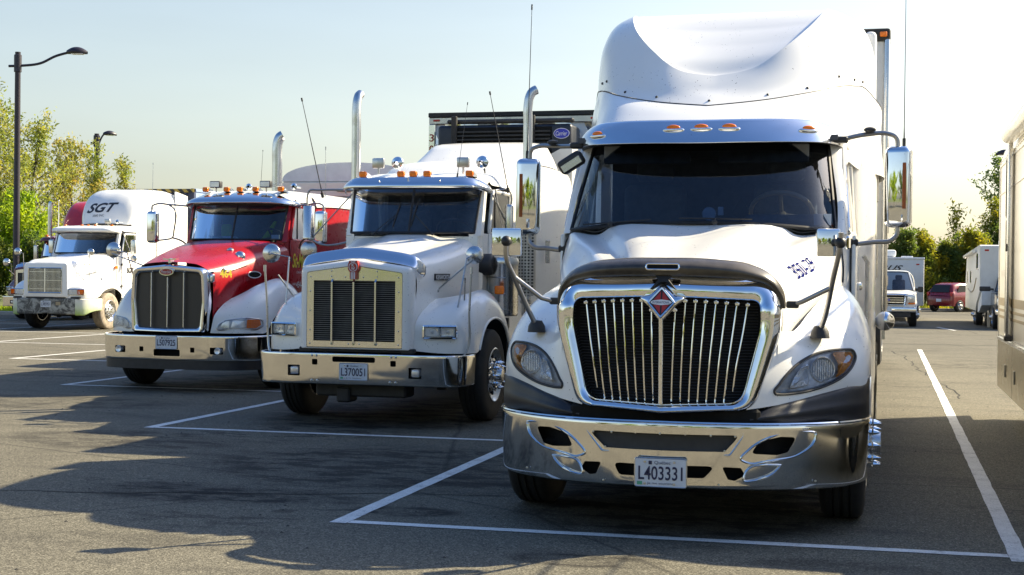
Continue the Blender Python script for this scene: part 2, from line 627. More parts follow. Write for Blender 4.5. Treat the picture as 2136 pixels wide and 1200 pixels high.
# ------------------------------------------------------------------ shared vehicle parts
_cache = {}
def wheel(parent, x, y, side, rad=0.5, w=0.28, kind='steer', tyre='rubber', rim='alu', spikes=False):
    """side=+1: outer face towards +x. wheel > rim, hub, lug_nuts"""
    key = (side, rad, w, kind, tyre, rim, spikes)
    if key not in _cache:
        s = side
        t = MB()
        rr = rad * 0.575
        prof = [(rr, -w / 2), (rad * 0.80, -w * 0.52), (rad * 0.94, -w * 0.47), (rad * 0.99, -w * 0.38),
                (rad, -w * .30), (rad, -w * .215), (rad * .972, -w * .205), (rad * .972, -w * .165), (rad, -w * .155), (rad, -w * .05), (rad * .972, -w * .04), (rad * .972, w * .04), (rad, w * .05), (rad, w * .155), (rad * .972, w * .165), (rad * .972, w * .205), (rad, w * .215), (rad, w * .30),
                (rad * 0.99, w * 0.38), (rad * 0.94, w * 0.47), (rad * 0.80, w * 0.52), (rr, w / 2)]
        t.lathe(prof, 48, 'X')
        tm = t.mesh("wheel", tyre, 40)
        r = MB()
        e = s * w / 2
        dish = -0.03 if kind == 'steer' else -0.15
        prof = [(rr, -w / 2), (rr * .97, -w / 2), (rr * .90, 0), (rr * .93, s * w * .3), (rr * 1.0, e), (rr * 1.035, e + s * .006), (rr * 1.0, e + s * .012), (rr * .93, e - s * .01), (rr * .86, e - s * .04),
                (rr * .80, e + s * (dish - .02)), (rr * .55, e + s * (dish + .03)), (rr * .44, e + s * (dish + .035)), (rr * .43, e + s * (dish + .06)), (rr * .30, e + s * (dish + .075)), (rr * .26, e + s * (dish + .13)), (0.001, e + s * (dish + .135))]
        if s < 0:
            prof[0] = (rr, w / 2); prof[1] = (rr * .97, w / 2)
        r.lathe(prof, 40, 'X')
        rm = r.mesh("rim", rim, 30)
        h = MB()
        for k in range(10):
            a = 2 * PI * (k + .5) / 10
            h.lathe([(0.001, e + s * (dish + .017)), (rr * .085, e + s * (dish + .016)), (rr * .085, e + s * (dish + .004))], 12, 'X', (0, rr * .685 * math.cos(a), rr * .685 * math.sin(a)))
        hm = h.mesh("hand_holes", 'matte', 30)
        l = MB()
        for k in range(10):
            a = 2 * PI * k / 10
            L = .085 if spikes else .035
            c = (0, rr * .49 * math.cos(a), rr * .49 * math.sin(a))
            if spikes:
                l.lathe([(.021, e + s * (dish + .03)), (.024, e + s * (dish + .06)), (.019, e + s * (dish + .075)), (.021, e + s * (dish + .085)), (.012, e + s * (dish + .11)), (.001, e + s * (dish + .135))], 8, 'X', c)
            else:
                l.lathe([(.016, e + s * (dish + .03)), (.016, e + s * (dish + .03 + L)), (.001, e + s * (dish + .035 + L))], 6, 'X', c)
        lm = l.mesh("lug_nuts", 'chrome' if spikes else 'steel', 25)
        _cache[key] = (tm, rm, hm, lm)
    tm, rm, hm, lm = _cache[key]
    o = obj('wheel', tm, parent=parent)
    o.location = (x, y, rad)
    for n_, m_ in (('rim', rm), ('hand_holes', hm), ('lug_nuts', lm)):
        obj(n_, m_, parent=o)
    return o

def plate(parent, x, y, z, number, w=.305, h=.165, full=True):
    p = MB().prism(rpoly([(-w / 2, -h / 2), (w / 2, -h / 2), (w / 2, h / 2), (-w / 2, h / 2)], .015), 0, .004)
    o = obj('license_plate', p, 'plate', parent)
    o.location = (x, y, z)
    fr = MB()
    e = rpoly([(-w / 2 - .003, -h / 2 - .003), (w / 2 + .003, -h / 2 - .003), (w / 2 + .003, h / 2 + .003), (-w / 2 - .003, h / 2 + .003)], .016)
    fr.tube([(a, .002, b) for a, b in e], .004, 6, close=True)
    obj('plate_frame', fr, 'steel', o)
    text('plate_number', number, w * .87, h * .50, 'navy', o, (0, -.0015, -.003), bold=0.012)
    text('plate_text', 'Québec', w * .32, h * .14, 'navy', o, (.012, -.0015, h * .355))
    q = MB().box(-w * .235, -w * .17, -.003, -.001, h * .29, h * .42)
    obj('plate_emblem', q, 'navy', o)
    if full:
        text('plate_motto', 'Je me souviens', w * .52, h * .10, 'navy', o, (0.0, -.0015, -h * .395))
        g = MB().box(-w * .46, -w * .36, -.003, -.001, -h * .45, -h * .33)
        obj('plate_sticker', g, 'green', o)
    b = MB()
    for sx in (-.31, .27):
        b.lathe([(.001, -.006), (.007, -.005), (.008, -.001)], 10, 'Y', (w * sx, 0, h * .39))
        b.lathe([(.001, -.006), (.007, -.005), (.008, -.001)], 10, 'Y', (w * sx, 0, -h * .40))
    obj('plate_bolts', b, 'steel', o)
    return o

def chassis(T, yf, yb, zr=.78, white=False):
    c = MB()
    for s in (-1, 1):
        c.box(s * .43 - .04, s * .43 + .04, yf, yb, zr, zr + .26, .008)
    for y in np.linspace(yf + .4, yb - .1, 6):
        c.box(-.40, .40, y - .05, y + .05, zr + .05, zr + .2)
    obj('chassis', c, 'chassis', T)
    a = MB()
    a.tube([(-1.0, 1.25, .5), (-.7, 1.25, .46), (-.5, 1.25, .40), (.5, 1.25, .40), (.7, 1.25, .46), (1.0, 1.25, .5)], .06, 8)
    for s in (-1, 1):
        a.box(s * .43 - .05, s * .43 + .05, .5, 2.0, .60, .66, .01)
        a.lathe([(.06, .3), (.06, .8)], 12, 'Z', (s * .5, 1.45, 0))
    a.tube([(-.85, 1.42, .46), (.85, 1.42, .46)], .02, 8)
    obj('front_axle', a, 'chassis', T)
    e = MB().box(-.42, .42, .25, 2.2, .45, 1.35, .08, 2)
    obj('engine_block', e, 'matte', T)
    obj('light_blocker', MB().box(-.78, .78, .30, 5.2, .50, .56, .01), 'matte', T)  # added slab that keeps light off the ground beneath the truck
    for s in (-1, 1):
        obj('wheel_well', MB().box(s * .91 - .21, s * .91 + .21, 1.9, 2.0, .45, 1.1), 'matte', T)

def tandem(T, y1, spacing=1.3, x=.91, spikes=False, tyre='rubber'):
    for y in (y1, y1 + spacing):
        for s in (-1, 1):
            wheel(T, s * x, y, s, w=.58, kind='drive', tyre=tyre)
    a = MB()
    for y in (y1, y1 + spacing):
        a.tube([(-.8, y, .5), (.8, y, .5)], .09, 10)
        a.sphere((0, y, .5), .22, 12)
    obj('drive_axles', a, 'chassis', T)

def antenna(T, base, top, r=.004, mat='black', r2=None, name='antenna'):
    a = MB()
    b = Vector(base); t = Vector(top)
    a.tube([b, b.lerp(t, .12), b.lerp(t, .5), t], [r * 2.2, r, r * .9, r * .6], 6)
    a.tube([b, b.lerp(t, .05)], r * 3.5, 8)
    a.tube([b.lerp(t, .965), t], r * 1.8, 6)
    return obj(name, a, mat, T)

def round_mirror(T, c, r, foot, foot2=None, brace=None, tilt=(0, 1, 0)):
    """convex mirror seen from behind: domed back, stalk and feet"""
    d = MB()
    prof = [(r * .98, .012), (r, 0), (r * .97, -.012), (r * .8, -.028), (r * .45, -.045), (.001, -.052)]
    d.lathe(prof, 28, 'Y', c)
    d.lathe([(.001, .012), (r * .98, .012)], 28, 'Y', c)
    o = obj('convex_mirror', d, 'alu', T)
    s = MB()
    s.sphere((c[0], c[1] - .055, c[2]), .022, 10)
    legs = [foot] + ([foot2] if foot2 else [])
    for k, ft in enumerate(legs):
        p = [(c[0], c[1] - .055, c[2]), (ft[0] + (c[0] - ft[0]) * .18 + (.03 if k == 0 else 0), c[1] - .06 + (ft[1] - c[1]) * .12, c[2] - .04), ft] if k == 0 else [(c[0] + (foot[0] - c[0]) * .5, c[1] + (foot[1] - c[1]) * .4 - .03, c[2] + (foot[2] - c[2]) * .35), ft]
        s.tube(p, .009, 8)
        s.lathe([(.001, .03), (.02, .025), (.045, .008), (.05, -.01)], 14, 'Z', ft)
    if brace:
        s.tube([(c[0], c[1] - .05, c[2] - .05), brace], .009, 8)
        s.sphere(brace, .028, 10)
    obj('mirror_stalk', s, 'steel', o)
    return o
# ------------------------------------------------------------------ ground
def asphalt_material():
    m, nt, b = mat_base("asphalt")
    tc = nt.nodes.new("ShaderNodeTexCoord")
    big = noise(nt, 0.16, 5, 0.6)
    base = ramp(nt, big.outputs[0], [(0.3, (0.130, 0.120, 0.094, 1)), (0.7, (0.162, 0.149, 0.116, 1))])
    agg = nt.nodes.new("ShaderNodeTexVoronoi")
    agg.inputs["Scale"].default_value = 120
    nt.links.new(tc.outputs["Object"], agg.inputs["Vector"])
    sp = ramp(nt, agg.outputs["Color"], [(0.15, G(0.50)), (0.6, G(1.0)), (0.93, G(1.9))])
    c = mix(nt, 1.0, base.outputs[0], sp.outputs[0], 'MULTIPLY')
    fine = noise(nt, 24, 8, 0.75)
    fr = ramp(nt, fine.outputs[0], [(0.25, G(0.78)), (0.75, G(1.22))])
    c = mix(nt, 1.0, c, fr.outputs[0], 'MULTIPLY')
    # oil and water stains: broad soft ones and small blotches
    mp = nt.nodes.new("ShaderNodeMapping")
    mp.inputs["Scale"].default_value = (0.5, 1.1, 1)
    mp.inputs["Rotation"].default_value = (0, 0, 0.25)
    nt.links.new(tc.outputs["Object"], mp.inputs[0])
    s1 = noise(nt, 0.9, 7, 0.68, vec=mp.outputs[0])
    s1.inputs["Distortion"].default_value = 0.6
    r1 = ramp(nt, s1.outputs[0], [(0.52, G(0)), (0.62, G(0.22)), (0.72, G(0.5))])
    s2 = noise(nt, 3.4, 6, 0.7, vec=mp.outputs[0])
    r2 = ramp(nt, s2.outputs[0], [(0.60, G(0)), (0.70, G(0.35))])
    st = mix(nt, 1.0, r1.outputs[0], r2.outputs[0], 'SCREEN')
    c = mix(nt, st, c, (0.034, 0.032, 0.031, 1))
    # blotches: clusters of sharp-edged dark drips and spills
    mp3 = nt.nodes.new("ShaderNodeMapping")
    mp3.inputs["Scale"].default_value = (1.0, 2.0, 1)
    mp3.inputs["Rotation"].default_value = (0, 0, -0.25)
    nt.links.new(tc.outputs["Object"], mp3.inputs[0])
    b1 = noise(nt, 2.0, 8, 0.72, vec=mp3.outputs[0])
    b2 = noise(nt, 0.28, 2, 0.5)
    rb1 = ramp(nt, b1.outputs[0], [(0.515, G(0)), (0.56, G(1))])
    rb2 = ramp(nt, b2.outputs[0], [(0.54, G(0)), (0.66, G(.6))])
    # drips and spills before the parked noses, plus under-truck shade painted into the colour
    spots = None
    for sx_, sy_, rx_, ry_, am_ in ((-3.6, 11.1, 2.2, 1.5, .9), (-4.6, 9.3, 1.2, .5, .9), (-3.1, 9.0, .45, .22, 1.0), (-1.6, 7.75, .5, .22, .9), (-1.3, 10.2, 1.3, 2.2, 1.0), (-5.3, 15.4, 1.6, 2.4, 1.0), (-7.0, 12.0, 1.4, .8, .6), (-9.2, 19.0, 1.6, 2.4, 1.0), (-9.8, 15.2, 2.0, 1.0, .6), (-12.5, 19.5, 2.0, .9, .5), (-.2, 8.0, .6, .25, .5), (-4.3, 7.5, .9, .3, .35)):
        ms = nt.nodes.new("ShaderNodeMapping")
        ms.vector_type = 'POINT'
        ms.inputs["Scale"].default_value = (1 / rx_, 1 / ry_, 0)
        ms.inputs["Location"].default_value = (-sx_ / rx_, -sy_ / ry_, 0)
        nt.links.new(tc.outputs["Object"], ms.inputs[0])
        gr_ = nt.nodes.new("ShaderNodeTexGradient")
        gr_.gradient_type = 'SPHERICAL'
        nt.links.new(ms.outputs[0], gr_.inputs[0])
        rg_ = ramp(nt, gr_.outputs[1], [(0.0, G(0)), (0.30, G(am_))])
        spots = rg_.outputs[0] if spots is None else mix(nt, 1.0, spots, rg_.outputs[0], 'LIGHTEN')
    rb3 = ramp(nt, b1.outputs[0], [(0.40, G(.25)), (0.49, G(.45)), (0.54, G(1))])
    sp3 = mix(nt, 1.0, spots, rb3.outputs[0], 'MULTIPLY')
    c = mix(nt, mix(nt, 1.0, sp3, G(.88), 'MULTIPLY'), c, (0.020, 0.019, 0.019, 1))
    c = mix(nt, mix(nt, 1.0, rb1.outputs[0], rb2.outputs[0], 'MULTIPLY'), c, (0.018, 0.017, 0.017, 1))
    # hairline cracks
    ck = nt.nodes.new("ShaderNodeTexVoronoi")
    ck.feature = 'DISTANCE_TO_EDGE'
    ck.inputs["Scale"].default_value = 0.16
    wv = mix(nt, 0.06, tc.outputs["Object"], noise(nt, 1.3, 4).outputs[1])
    nt.links.new(wv, ck.inputs["Vector"])
    cr_ = ramp(nt, ck.outputs["Distance"], [(0.0, G(0.55)), (0.004, G(0))])
    c = mix(nt, cr_.outputs[0], c, (0.02, 0.02, 0.02, 1))
    # pale dusty / light specks (grit, dropped leaves)
    c = mix(nt, specks(nt, 9, 0.012), c, (0.45, 0.42, 0.36, 1))
    nt.links.new(c, b.inputs["Base Color"])
    b.inputs["Roughness"].default_value = 0.86
    b.inputs["Specular IOR Level"].default_value = 0.12
    bump(nt, b, mix(nt, 0.5, agg.outputs["Distance"], fine.outputs[0]), 0.55, 0.006)
    return m
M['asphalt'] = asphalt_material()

def grass_material():
    m, nt, b = mat_base("grass_ground")
    n = noise(nt, 1.2, 8, 0.7)
    c = ramp(nt, n.outputs[0], [(0.3, (0.05, 0.075, 0.02, 1)), (0.55, (0.11, 0.13, 0.035, 1)), (0.75, (0.2, 0.19, 0.07, 1))])
    nt.links.new(c.outputs[0], b.inputs["Base Color"])
    b.inputs["Roughness"].default_value = 0.95
    bump(nt, b, noise(nt, 15, 5).outputs[0], 0.8, 0.06)
    return m
M['grass'] = grass_material()

def line_material():
    m, nt, b = mat_base("line_paint")
    n = noise(nt, 5, 8, 0.75)
    a = ramp(nt, n.outputs[0], [(0.30, (0.22, 0.21, 0.20, 1)), (0.44, (0.66, 0.65, 0.62, 1)), (0.7, (0.80, 0.79, 0.76, 1))])
    v = noise(nt, 110, 2, 0.5)
    a2 = mix(nt, ramp(nt, v.outputs[0], [(0.30, G(0.75)), (0.42, G(0))]).outputs[0], a.outputs[0], (0.16, 0.15, 0.14, 1))
    nt.links.new(a2, b.inputs["Base Color"])
    b.inputs["Roughness"].default_value = 0.8
    bump(nt, b, v.outputs[0], 0.4, 0.004)
    return m
M['line'] = line_material()
M['concrete'] = plain("kerb_concrete", (0.36, 0.34, 0.30, 1), 0.9, var=0.2, scale=6, bmp=0.3)

lot = [(-120, -90), (90, -90), (90, 79), (-29.6, 79), (-29.6, 44.4), (-120, 44.4)]
g = MB().add([(-900, -900, -.03), (900, -900, -.03), (900, 900, -.03), (-900, 900, -.03)], [(0, 1, 2, 3)])
struct('ground', g, 'grass')
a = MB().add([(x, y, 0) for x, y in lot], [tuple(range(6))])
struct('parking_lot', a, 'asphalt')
k = MB()
k.box(-120, -29.6, 44.4, 44.6, -.05, .13, .02)
k.box(-29.8, -29.6, 44.6, 79.2, -.05, .13, .02)
k.box(-29.6, 90, 79.0, 79.2, -.05, .13, .02)
struct('kerb', k, 'concrete')

def ribbon(mb, p, q, w, z=.004, n=24):
    """a flat strip whose left edge runs p->q, with slightly ragged edges"""
    p = Vector(p); q = Vector(q)
    d = (q - p).normalized()
    s = Vector((-d.y, d.x))
    L = (q - p).length
    n = max(2, int(L / .25))
    rr = random.Random(int(p.x * 97 + q.y * 31))
    v = []
    for i in range(n + 1):
        c = p + d * L * i / n
        e0 = c + s * rr.uniform(-.004, .004); e1 = c - s * (w + rr.uniform(-.004, .004))
        v += [(e0.x, e0.y, z), (e1.x, e1.y, z)]
    mb.add(v, [(2 * i, 2 * i + 1, 2 * i + 3, 2 * i + 2) for i in range(n)])

lines = MB()
cor = [(-3.40, 8.44), (-7.27, 13.0), (-11.07, 17.47), (-15.2, 22.35), (-19.1, 27.3), (-23.2, 32.3), (-27.2, 37.3)]
prevx = 0.80
for i, (x, y) in enumerate(cor):
    yr = y + (.14 if i == 0 else .12)
    ribbon(lines, (x + .112, y + .10), (.695 if i == 0 else prevx - .01, yr + .09), .10)
    ribbon(lines, (x, y - .01), (x, y + (30 if i == 0 else 22)), .11)
    prevx = x
ribbon(lines, (.70, 8.46), (.70, 33.9), .105)
ribbon(lines, (1.75, 50.8), (2.2, 47.6), .11)
o = struct('road_marking', lines, 'line')
ck = MB()
def crack(p0, p1, seed, w=.02, wob=.12):
    rr = random.Random(seed)
    n = max(6, int((Vector(p1) - Vector(p0)).length / .3))
    L = []
    off = 0
    for i in range(n + 1):
        off = off * .8 + rr.uniform(-wob, wob) * .5
        t = i / n
        d = (Vector(p1) - Vector(p0)).normalized()
        c = Vector(p0).lerp(Vector(p1), t) + Vector((-d.y, d.x)) * off
        ww = w * rr.uniform(.5, 1.2)
        L += [(c.x - d.y * ww, c.y + d.x * ww, .002), (c.x + d.y * ww, c.y - d.x * ww, .002)]
    ck.add(L, [(2 * i, 2 * i + 1, 2 * i + 3, 2 * i + 2) for i in range(n)])
crack((-1.0, 36.6), (9, 37.4), 3, .07, .1)
crack((-30, 21.5), (-13, 23.6), 4, .025)
crack((-9.5, 7.9), (-2.6, 9.9), 5, .012)
crack((1.0, 20), (.2, 33), 6, .012)
struct('asphalt_crack', ck, 'matte')
gt = MB()
rr = random.Random(12)
for i in range(420):
    x = rr.uniform(-12, 2.5); y = rr.uniform(5.5, 26)
    s = rr.uniform(.005, .014)
    z = s * .4
    gt.add([(x - s, y, .001), (x, y - s * .8, .001), (x + s, y + s * .2, .001), (x + s * .1, y + s, .001), (x + s * .1, y, z * 1.8)], [(0, 1, 4), (1, 2, 4), (2, 3, 4), (3, 0, 4)])
go = obj('grit', gt, 'chassis')
go['kind'] = 'stuff'
tag(go, 'small stones and grit scattered over the asphalt', 'grit')
# ------------------------------------------------------------------ white streamlined tractor in front
def unary_cr(pts, n=6):
    return [tuple(p) for p in smooth_path(pts, n)]

def bumper_solid(path, z0, z1, th=.03, n=5, prof=None):
    """closed curved plate following plan path [(x,y)], z0/z1 functions of x"""
    P = smooth_path([(x, y, 0) for x, y in path], n)
    rows = []
    K = len(P)
    for i, p in enumerate(P):
        t = P[min(i + 1, K - 1)] - P[max(i - 1, 0)]
        t /= np.linalg.norm(t)
        nrm = np.array([-t[1], t[0], 0])      # inward (+y for a path running +x)
        row = []
        a, b = z0(p[0]), z1(p[0])
        zs = [0, .02, .05, .09, .5, .91, .95, .98, 1.0]
        of = prof or [.030, .018, .015, .0135, .007, .001, 0, .003, .010]
        for f, q in zip(zs, of):
            v = p + nrm * q
            row.append((v[0], v[1], a + (b - a) * f))
        for f in (1.0, 0.0):
            v = p + nrm * (th + .02)
            row.append((v[0], v[1], a + (b - a) * f))
        rows.append(row)
    mb = MB()
    mb.grid(np.array(rows), close=True)
    mb.add(rows[0], [tuple(range(len(rows[0])))])
    mb.add(rows[-1], [tuple(range(len(rows[-1])))])
    return mb

def ring_surface(outer, inner, sect, yf):
    """sect: list of (t from outer 0 to inner 1, y offset); yf(x,z) base depth"""
    rows = []
    for t, dy in sect:
        row = []
        for (a, b), (c, d) in zip(outer, inner):
            x = a + (c - a) * t; z = b + (d - b) * t
            row.append((x, yf(x, z) + dy, z))
        rows.append(row)
    return MB().grid(np.array(rows), close=True)

def windscreen(T, base, top, glass='glass', seal=.014, split=False, parent=None, crown=0.0):
    """base/top: right-half plan curves [(x,y,z)] from the centre outward"""
    b = sym(np.array([base]))[0]; t = sym(np.array([top]))[0]
    b = smooth_path(b, 5); t = smooth_path(t, 5)
    rows = []
    for f in np.linspace(0, 1, 9):
        r = b * (1 - f) + t * f
        r[:, 1] -= crown * 4 * f * (1 - f)
        rows.append(r)
    rows = np.array(rows)
    g = obj('windshield', MB().grid(rows), glass, T)
    s = MB()
    loop = list(rows[0]) + list(rows[1:, -1]) + list(rows[-1][::-1][1:]) + list(rows[::-1][1:-1, 0])
    s.tube([tuple(p) for p in loop], seal, 6, close=True)
    if split:
        m = rows.shape[1] // 2
        s.tube([tuple(p) for p in rows[:, m]], seal * .9, 6)
    obj('windshield_seal', s, 'seal', g)
    return rows, g

def wiper(T, a, b, pivot, name='wiper'):
    w = MB()
    w.tube([a, b], .007, 6)
    w.tube([((a[0] + b[0]) / 2, (a[1] + b[1]) / 2 - .015, (a[2] + b[2]) / 2), pivot], .006, 6)
    w.lathe([(.001, -.02), (.018, -.015), (.02, .02)], 10, 'Y', pivot)
    return obj(name, w, 'black', T)

def seats_and_wheel(T, y, z, x=.5, sw=(.55, 0, 0), wheel_mat='black'):
    for s in (-1, 1):
        q = MB()
        q.box(s * x - .26, s * x + .26, y, y + .5, z, z + .14, .05, 3)
        q.box(s * x - .25, s * x + .25, y + .42, y + .58, z + .1, z + .78, .06, 3)
        q.box(s * x - .15, s * x + .15, y + .43, y + .56, z + .80, z + .98, .05, 3)
        obj('seat', q, 'seat', T)
    st = MB()
    c = Vector(sw)
    e = Matrix.Rotation(R(50), 4, 'X')
    ring = [c + e @ Vector((.225 * math.cos(a), 0.0, .225 * math.sin(a))) for a in np.linspace(0, 2 * PI, 28, endpoint=False)]
    st.tube(ring, .018, 8, close=True)
    for a in (R(-20), R(200), R(90)):
        st.tube([c, c + e @ Vector((.21 * math.cos(a), 0, .21 * math.sin(a)))], .016, 6)
    st.tube([c, c + e @ Vector((0, -.5, 0))], .035, 8)
    obj('steering_wheel', st, wheel_mat, T)

HX, HY = -1.30, 8.45
T1 = thing('streamlined_truck', 'large white aerodynamic tractor with curved chrome grille and high roof fairing, nearest to the camera', 'truck', (HX, HY, 0))
chassis(T1, .9, 7.9)
for s in (-1, 1):
    wheel(T1, s * 1.035, 1.27, s, spikes=True)
tandem(T1, 5.9, spikes=False)

# hood: top and flanks
A = [
 [(0, .14, 1.60), (.22, .16, 1.60), (.36, .19, 1.592), (.50, .24, 1.56), (.585, .26, 1.49), (.65, .28, 1.40), (.67, .29, 1.22), (.66, .27, 1.0)],
 [(0, .50, 1.70), (.28, .50, 1.695), (.36, .52, 1.660), (.49, .55, 1.655), (.60, .58, 1.59), (.68, .60, 1.50), (.72, .60, 1.32), (.70, .60, 1.1)],
 [(0, .90, 1.795), (.38, .90, 1.79), (.465, .92, 1.738), (.62, .95, 1.735), (.72, 1.0, 1.67), (.80, .95, 1.58), (.825, .95, 1.41), (.79, .95, 1.2)],
 [(0, 1.25, 1.88), (.50, 1.25, 1.875), (.59, 1.27, 1.815), (.77, 1.30, 1.815), (.85, 1.33, 1.76), (.905, 1.30, 1.66), (.915, 1.3, 1.49), (.90, 1.3, 1.3)],
 [(0, 1.44, 1.945), (.60, 1.52, 1.935), (.70, 1.58, 1.885), (.93, 1.72, 1.90), (.965, 1.74, 1.84), (.995, 1.75, 1.74), (1.0, 1.75, 1.56), (1.0, 1.78, 1.35)],
]
A = [[(p[0], p[1], p[2] + (.004 if i == 0 else 0)) for i, p in enumerate(r)] for r in A]
hood = MB().grid(patch(sym(A), 8, 7))
# fenders (right side net, mirrored)
B = [
 [(.50, .12, .795), (.56, .16, .93), (.605, .21, 1.10), (.65, .27, 1.25)],
 [(.655, .24, .815), (.68, .27, .93), (.69, .31, 1.10), (.695, .37, 1.26)],
 [(.80, .36, .845), (.80, .38, .95), (.79, .44, 1.12), (.75, .52, 1.26)],
 [(.94, .51, .88), (.95, .52, .98), (.92, .60, 1.18), (.82, .78, 1.36)],
 [(1.09, .67, .91), (1.08, .65, 1.01), (1.015, .76, 1.25), (.87, 1.02, 1.43)],
 [(1.175, .82, .915), (1.165, .82, 1.06), (1.085, .96, 1.30), (.92, 1.26, 1.48)],
 [(1.20, .95, .985), (1.195, 1.0, 1.12), (1.12, 1.17, 1.35), (.965, 1.50, 1.51)],
 [(1.205, 1.27, 1.10), (1.20, 1.30, 1.19), (1.13, 1.42, 1.38), (.99, 1.66, 1.53)],
 [(1.205, 1.62, 1.02), (1.205, 1.65, 1.15), (1.14, 1.68, 1.37), (1.01, 1.80, 1.54)],
 [(1.205, 1.86, .78), (1.205, 1.87, 1.0), (1.14, 1.89, 1.28), (1.02, 1.92, 1.50)],
]
fen = patch(B, 14, 16)
fb = MB().grid(fen)
bvh = BVHTree.FromPolygons([Vector(p) for p in fb.v], fb.f)
def fy(x, z, d=0):
    h = bvh.ray_cast(Vector((abs(x), -2, z)), Vector((0, 1, 0)))
    return (h[0].y if h[0] else .25 + (abs(x) - .66) * .9) - d
# headlight outline on the fender (image: almond rising outward)
HL = [(.662, .885), (.70, .882), (.78, .887), (.88, .905), (.98, .94), (1.06, .99), (1.105, 1.05), (1.118, 1.10), (1.10, 1.135), (1.04, 1.143), (.96, 1.138), (.88, 1.118), (.80, 1.075), (.73, 1.01), (.68, .94), (.655, .90)]
hl_out = [(p[0], p[2]) for p in smooth_path([(x, 0, z) for x, z in HL + HL[:1]], 5)[:-1]]
def inside(pt, poly):
    x, z = pt
    c = False
    n = len(poly)
    for i in range(n):
        x1, z1 = poly[i]; x2, z2 = poly[i - 1]
        if (z1 > z) != (z2 > z) and x < (x2 - x1) * (z - z1) / (z2 - z1) + x1:
            c = not c
    return c
keep = []
for f in fb.f:
    c = [sum(fb.v[i][k] for i in f) / len(f) for k in range(3)]
    if c[1] < 1.0 and inside((c[0], c[2]), hl_out):
        continue
    keep.append(f)
fb.f = keep
o_hood = obj('hood', hood, 'white', T1, 30)
pair('fender', fb, 'white', o_hood, 30)
# character crease lines and panel gap at the cowl
gp = MB()
gp.tube([tuple(p) for p in smooth_path(sym(np.array([[(0, 1.445, 1.949), (.60, 1.525, 1.939), (.70, 1.585, 1.904), (.93, 1.725, 1.904), (.975, 1.745, 1.84), (1.0, 1.755, 1.74), (1.005, 1.755, 1.56)]]))[0], 5)], .006, 6)
obj('panel_gap', gp, 'seal', o_hood)

M['lampbright'] = plain('bright_reflector', (0.95, 0.95, 0.94, 1), 0.12, 0.7, var=0.12, scale=70, bmp=1.0, bscale=45)
for s in (-1, 1):
    H = MB()
    rim = [(s * x, fy(x, z, .004), z) for x, z in hl_out]
    H.tube(rim, .0085, 8, close=True)
    hl = obj('headlight', H, 'black', T1, 40)
    # dark bowl behind the lens
    cx, cz = .89, 1.0
    bowl = []
    for t, dy in ((1.0, .002), (.97, .02), (.85, .040), (.4, .050), (.02, .055)):
        bowl.append([(s * (cx + (x - cx) * t), fy(cx + (x - cx) * t, cz + (z - cz) * t) + dy, cz + (z - cz) * t) for x, z in hl_out])
    obj('headlight_bowl', MB().grid(np.array(bowl), close=True), 'bowl', hl)
    # round main reflector
    rx, rz = .925, 1.025
    ry = fy(rx, rz)
    rr = MB()
    tilt = Matrix.Translation((s * rx, ry + .012, rz)) @ Matrix.Rotation(R(s * 22), 4, 'Z')
    q = MB().lathe([(.072, -.006), (.076, -.010), (.078, 0), (.074, .004), (.068, .02), (.05, .05), (.02, .06), (.018, .03), (.001, .025)], 32, 'Y')
    q.xform(tilt)
    rr.v, rr.f = q.v, q.f
    obj('reflector', rr, 'lampbright', hl)
    fl = MB()
    for k in range(9):
        xx = -.056 + .014 * k
        hh = math.sqrt(max(0, .066 ** 2 - xx ** 2)) * .95
        fl.box(xx - .0015, xx + .0015, -.004, .012, -hh, hh)
    fl.xform(tilt)
    obj('reflector_flutes', fl, 'lampbright', hl)
    # inner cluster
    inn = rpoly([(.735, .912), (.845, .928), (.85, .965), (.845, 1.06), (.80, 1.04), (.765, .985)], .012, 3)
    q = [[(s * (.81 + (x - .81) * t), fy(x, z) + .014 + dy, .975 + (z - .975) * t) for x, z in inn] for t, dy in ((1, 0), (.94, -.004), (.88, .006), (.3, .026), (.01, .026))]
    obj('low_reflector', MB().grid(np.array(q), close=True), 'lampbright', hl)
    # amber outer signal
    am = rpoly([(.995, .965), (1.05, 1.0), (1.09, 1.05), (1.105, 1.10), (1.09, 1.125), (1.01, 1.13), (.975, 1.125), (1.012, 1.06), (1.012, 1.0)], .012, 3)
    q = [[(s * (1.045 + (x - 1.045) * t), fy(x, z) + .010 + dy, 1.06 + (z - 1.06) * t) for x, z in am] for t, dy in ((1, .01), (.94, 0), (.5, -.002), (.01, -.002))]
    amat = plain("amber_reflector", (0.80, 0.28, 0.05, 1), 0.2, 0.3, var=0.5, scale=90)
    obj('turn_signal', MB().grid(np.array(q), close=True), amat, hl)
    ln = [[(s * (cx + (x - cx) * t), fy(cx + (x - cx) * t, cz + (z - cz) * t, .008 + .012 * (1 - t ** 3)), cz + (z - cz) * t) for x, z in hl_out] for t in (1.0, .9, .7, .45, .2, .01)]
    obj('headlight_lens', MB().grid(np.array(ln), close=True), 'lens', hl, 60)

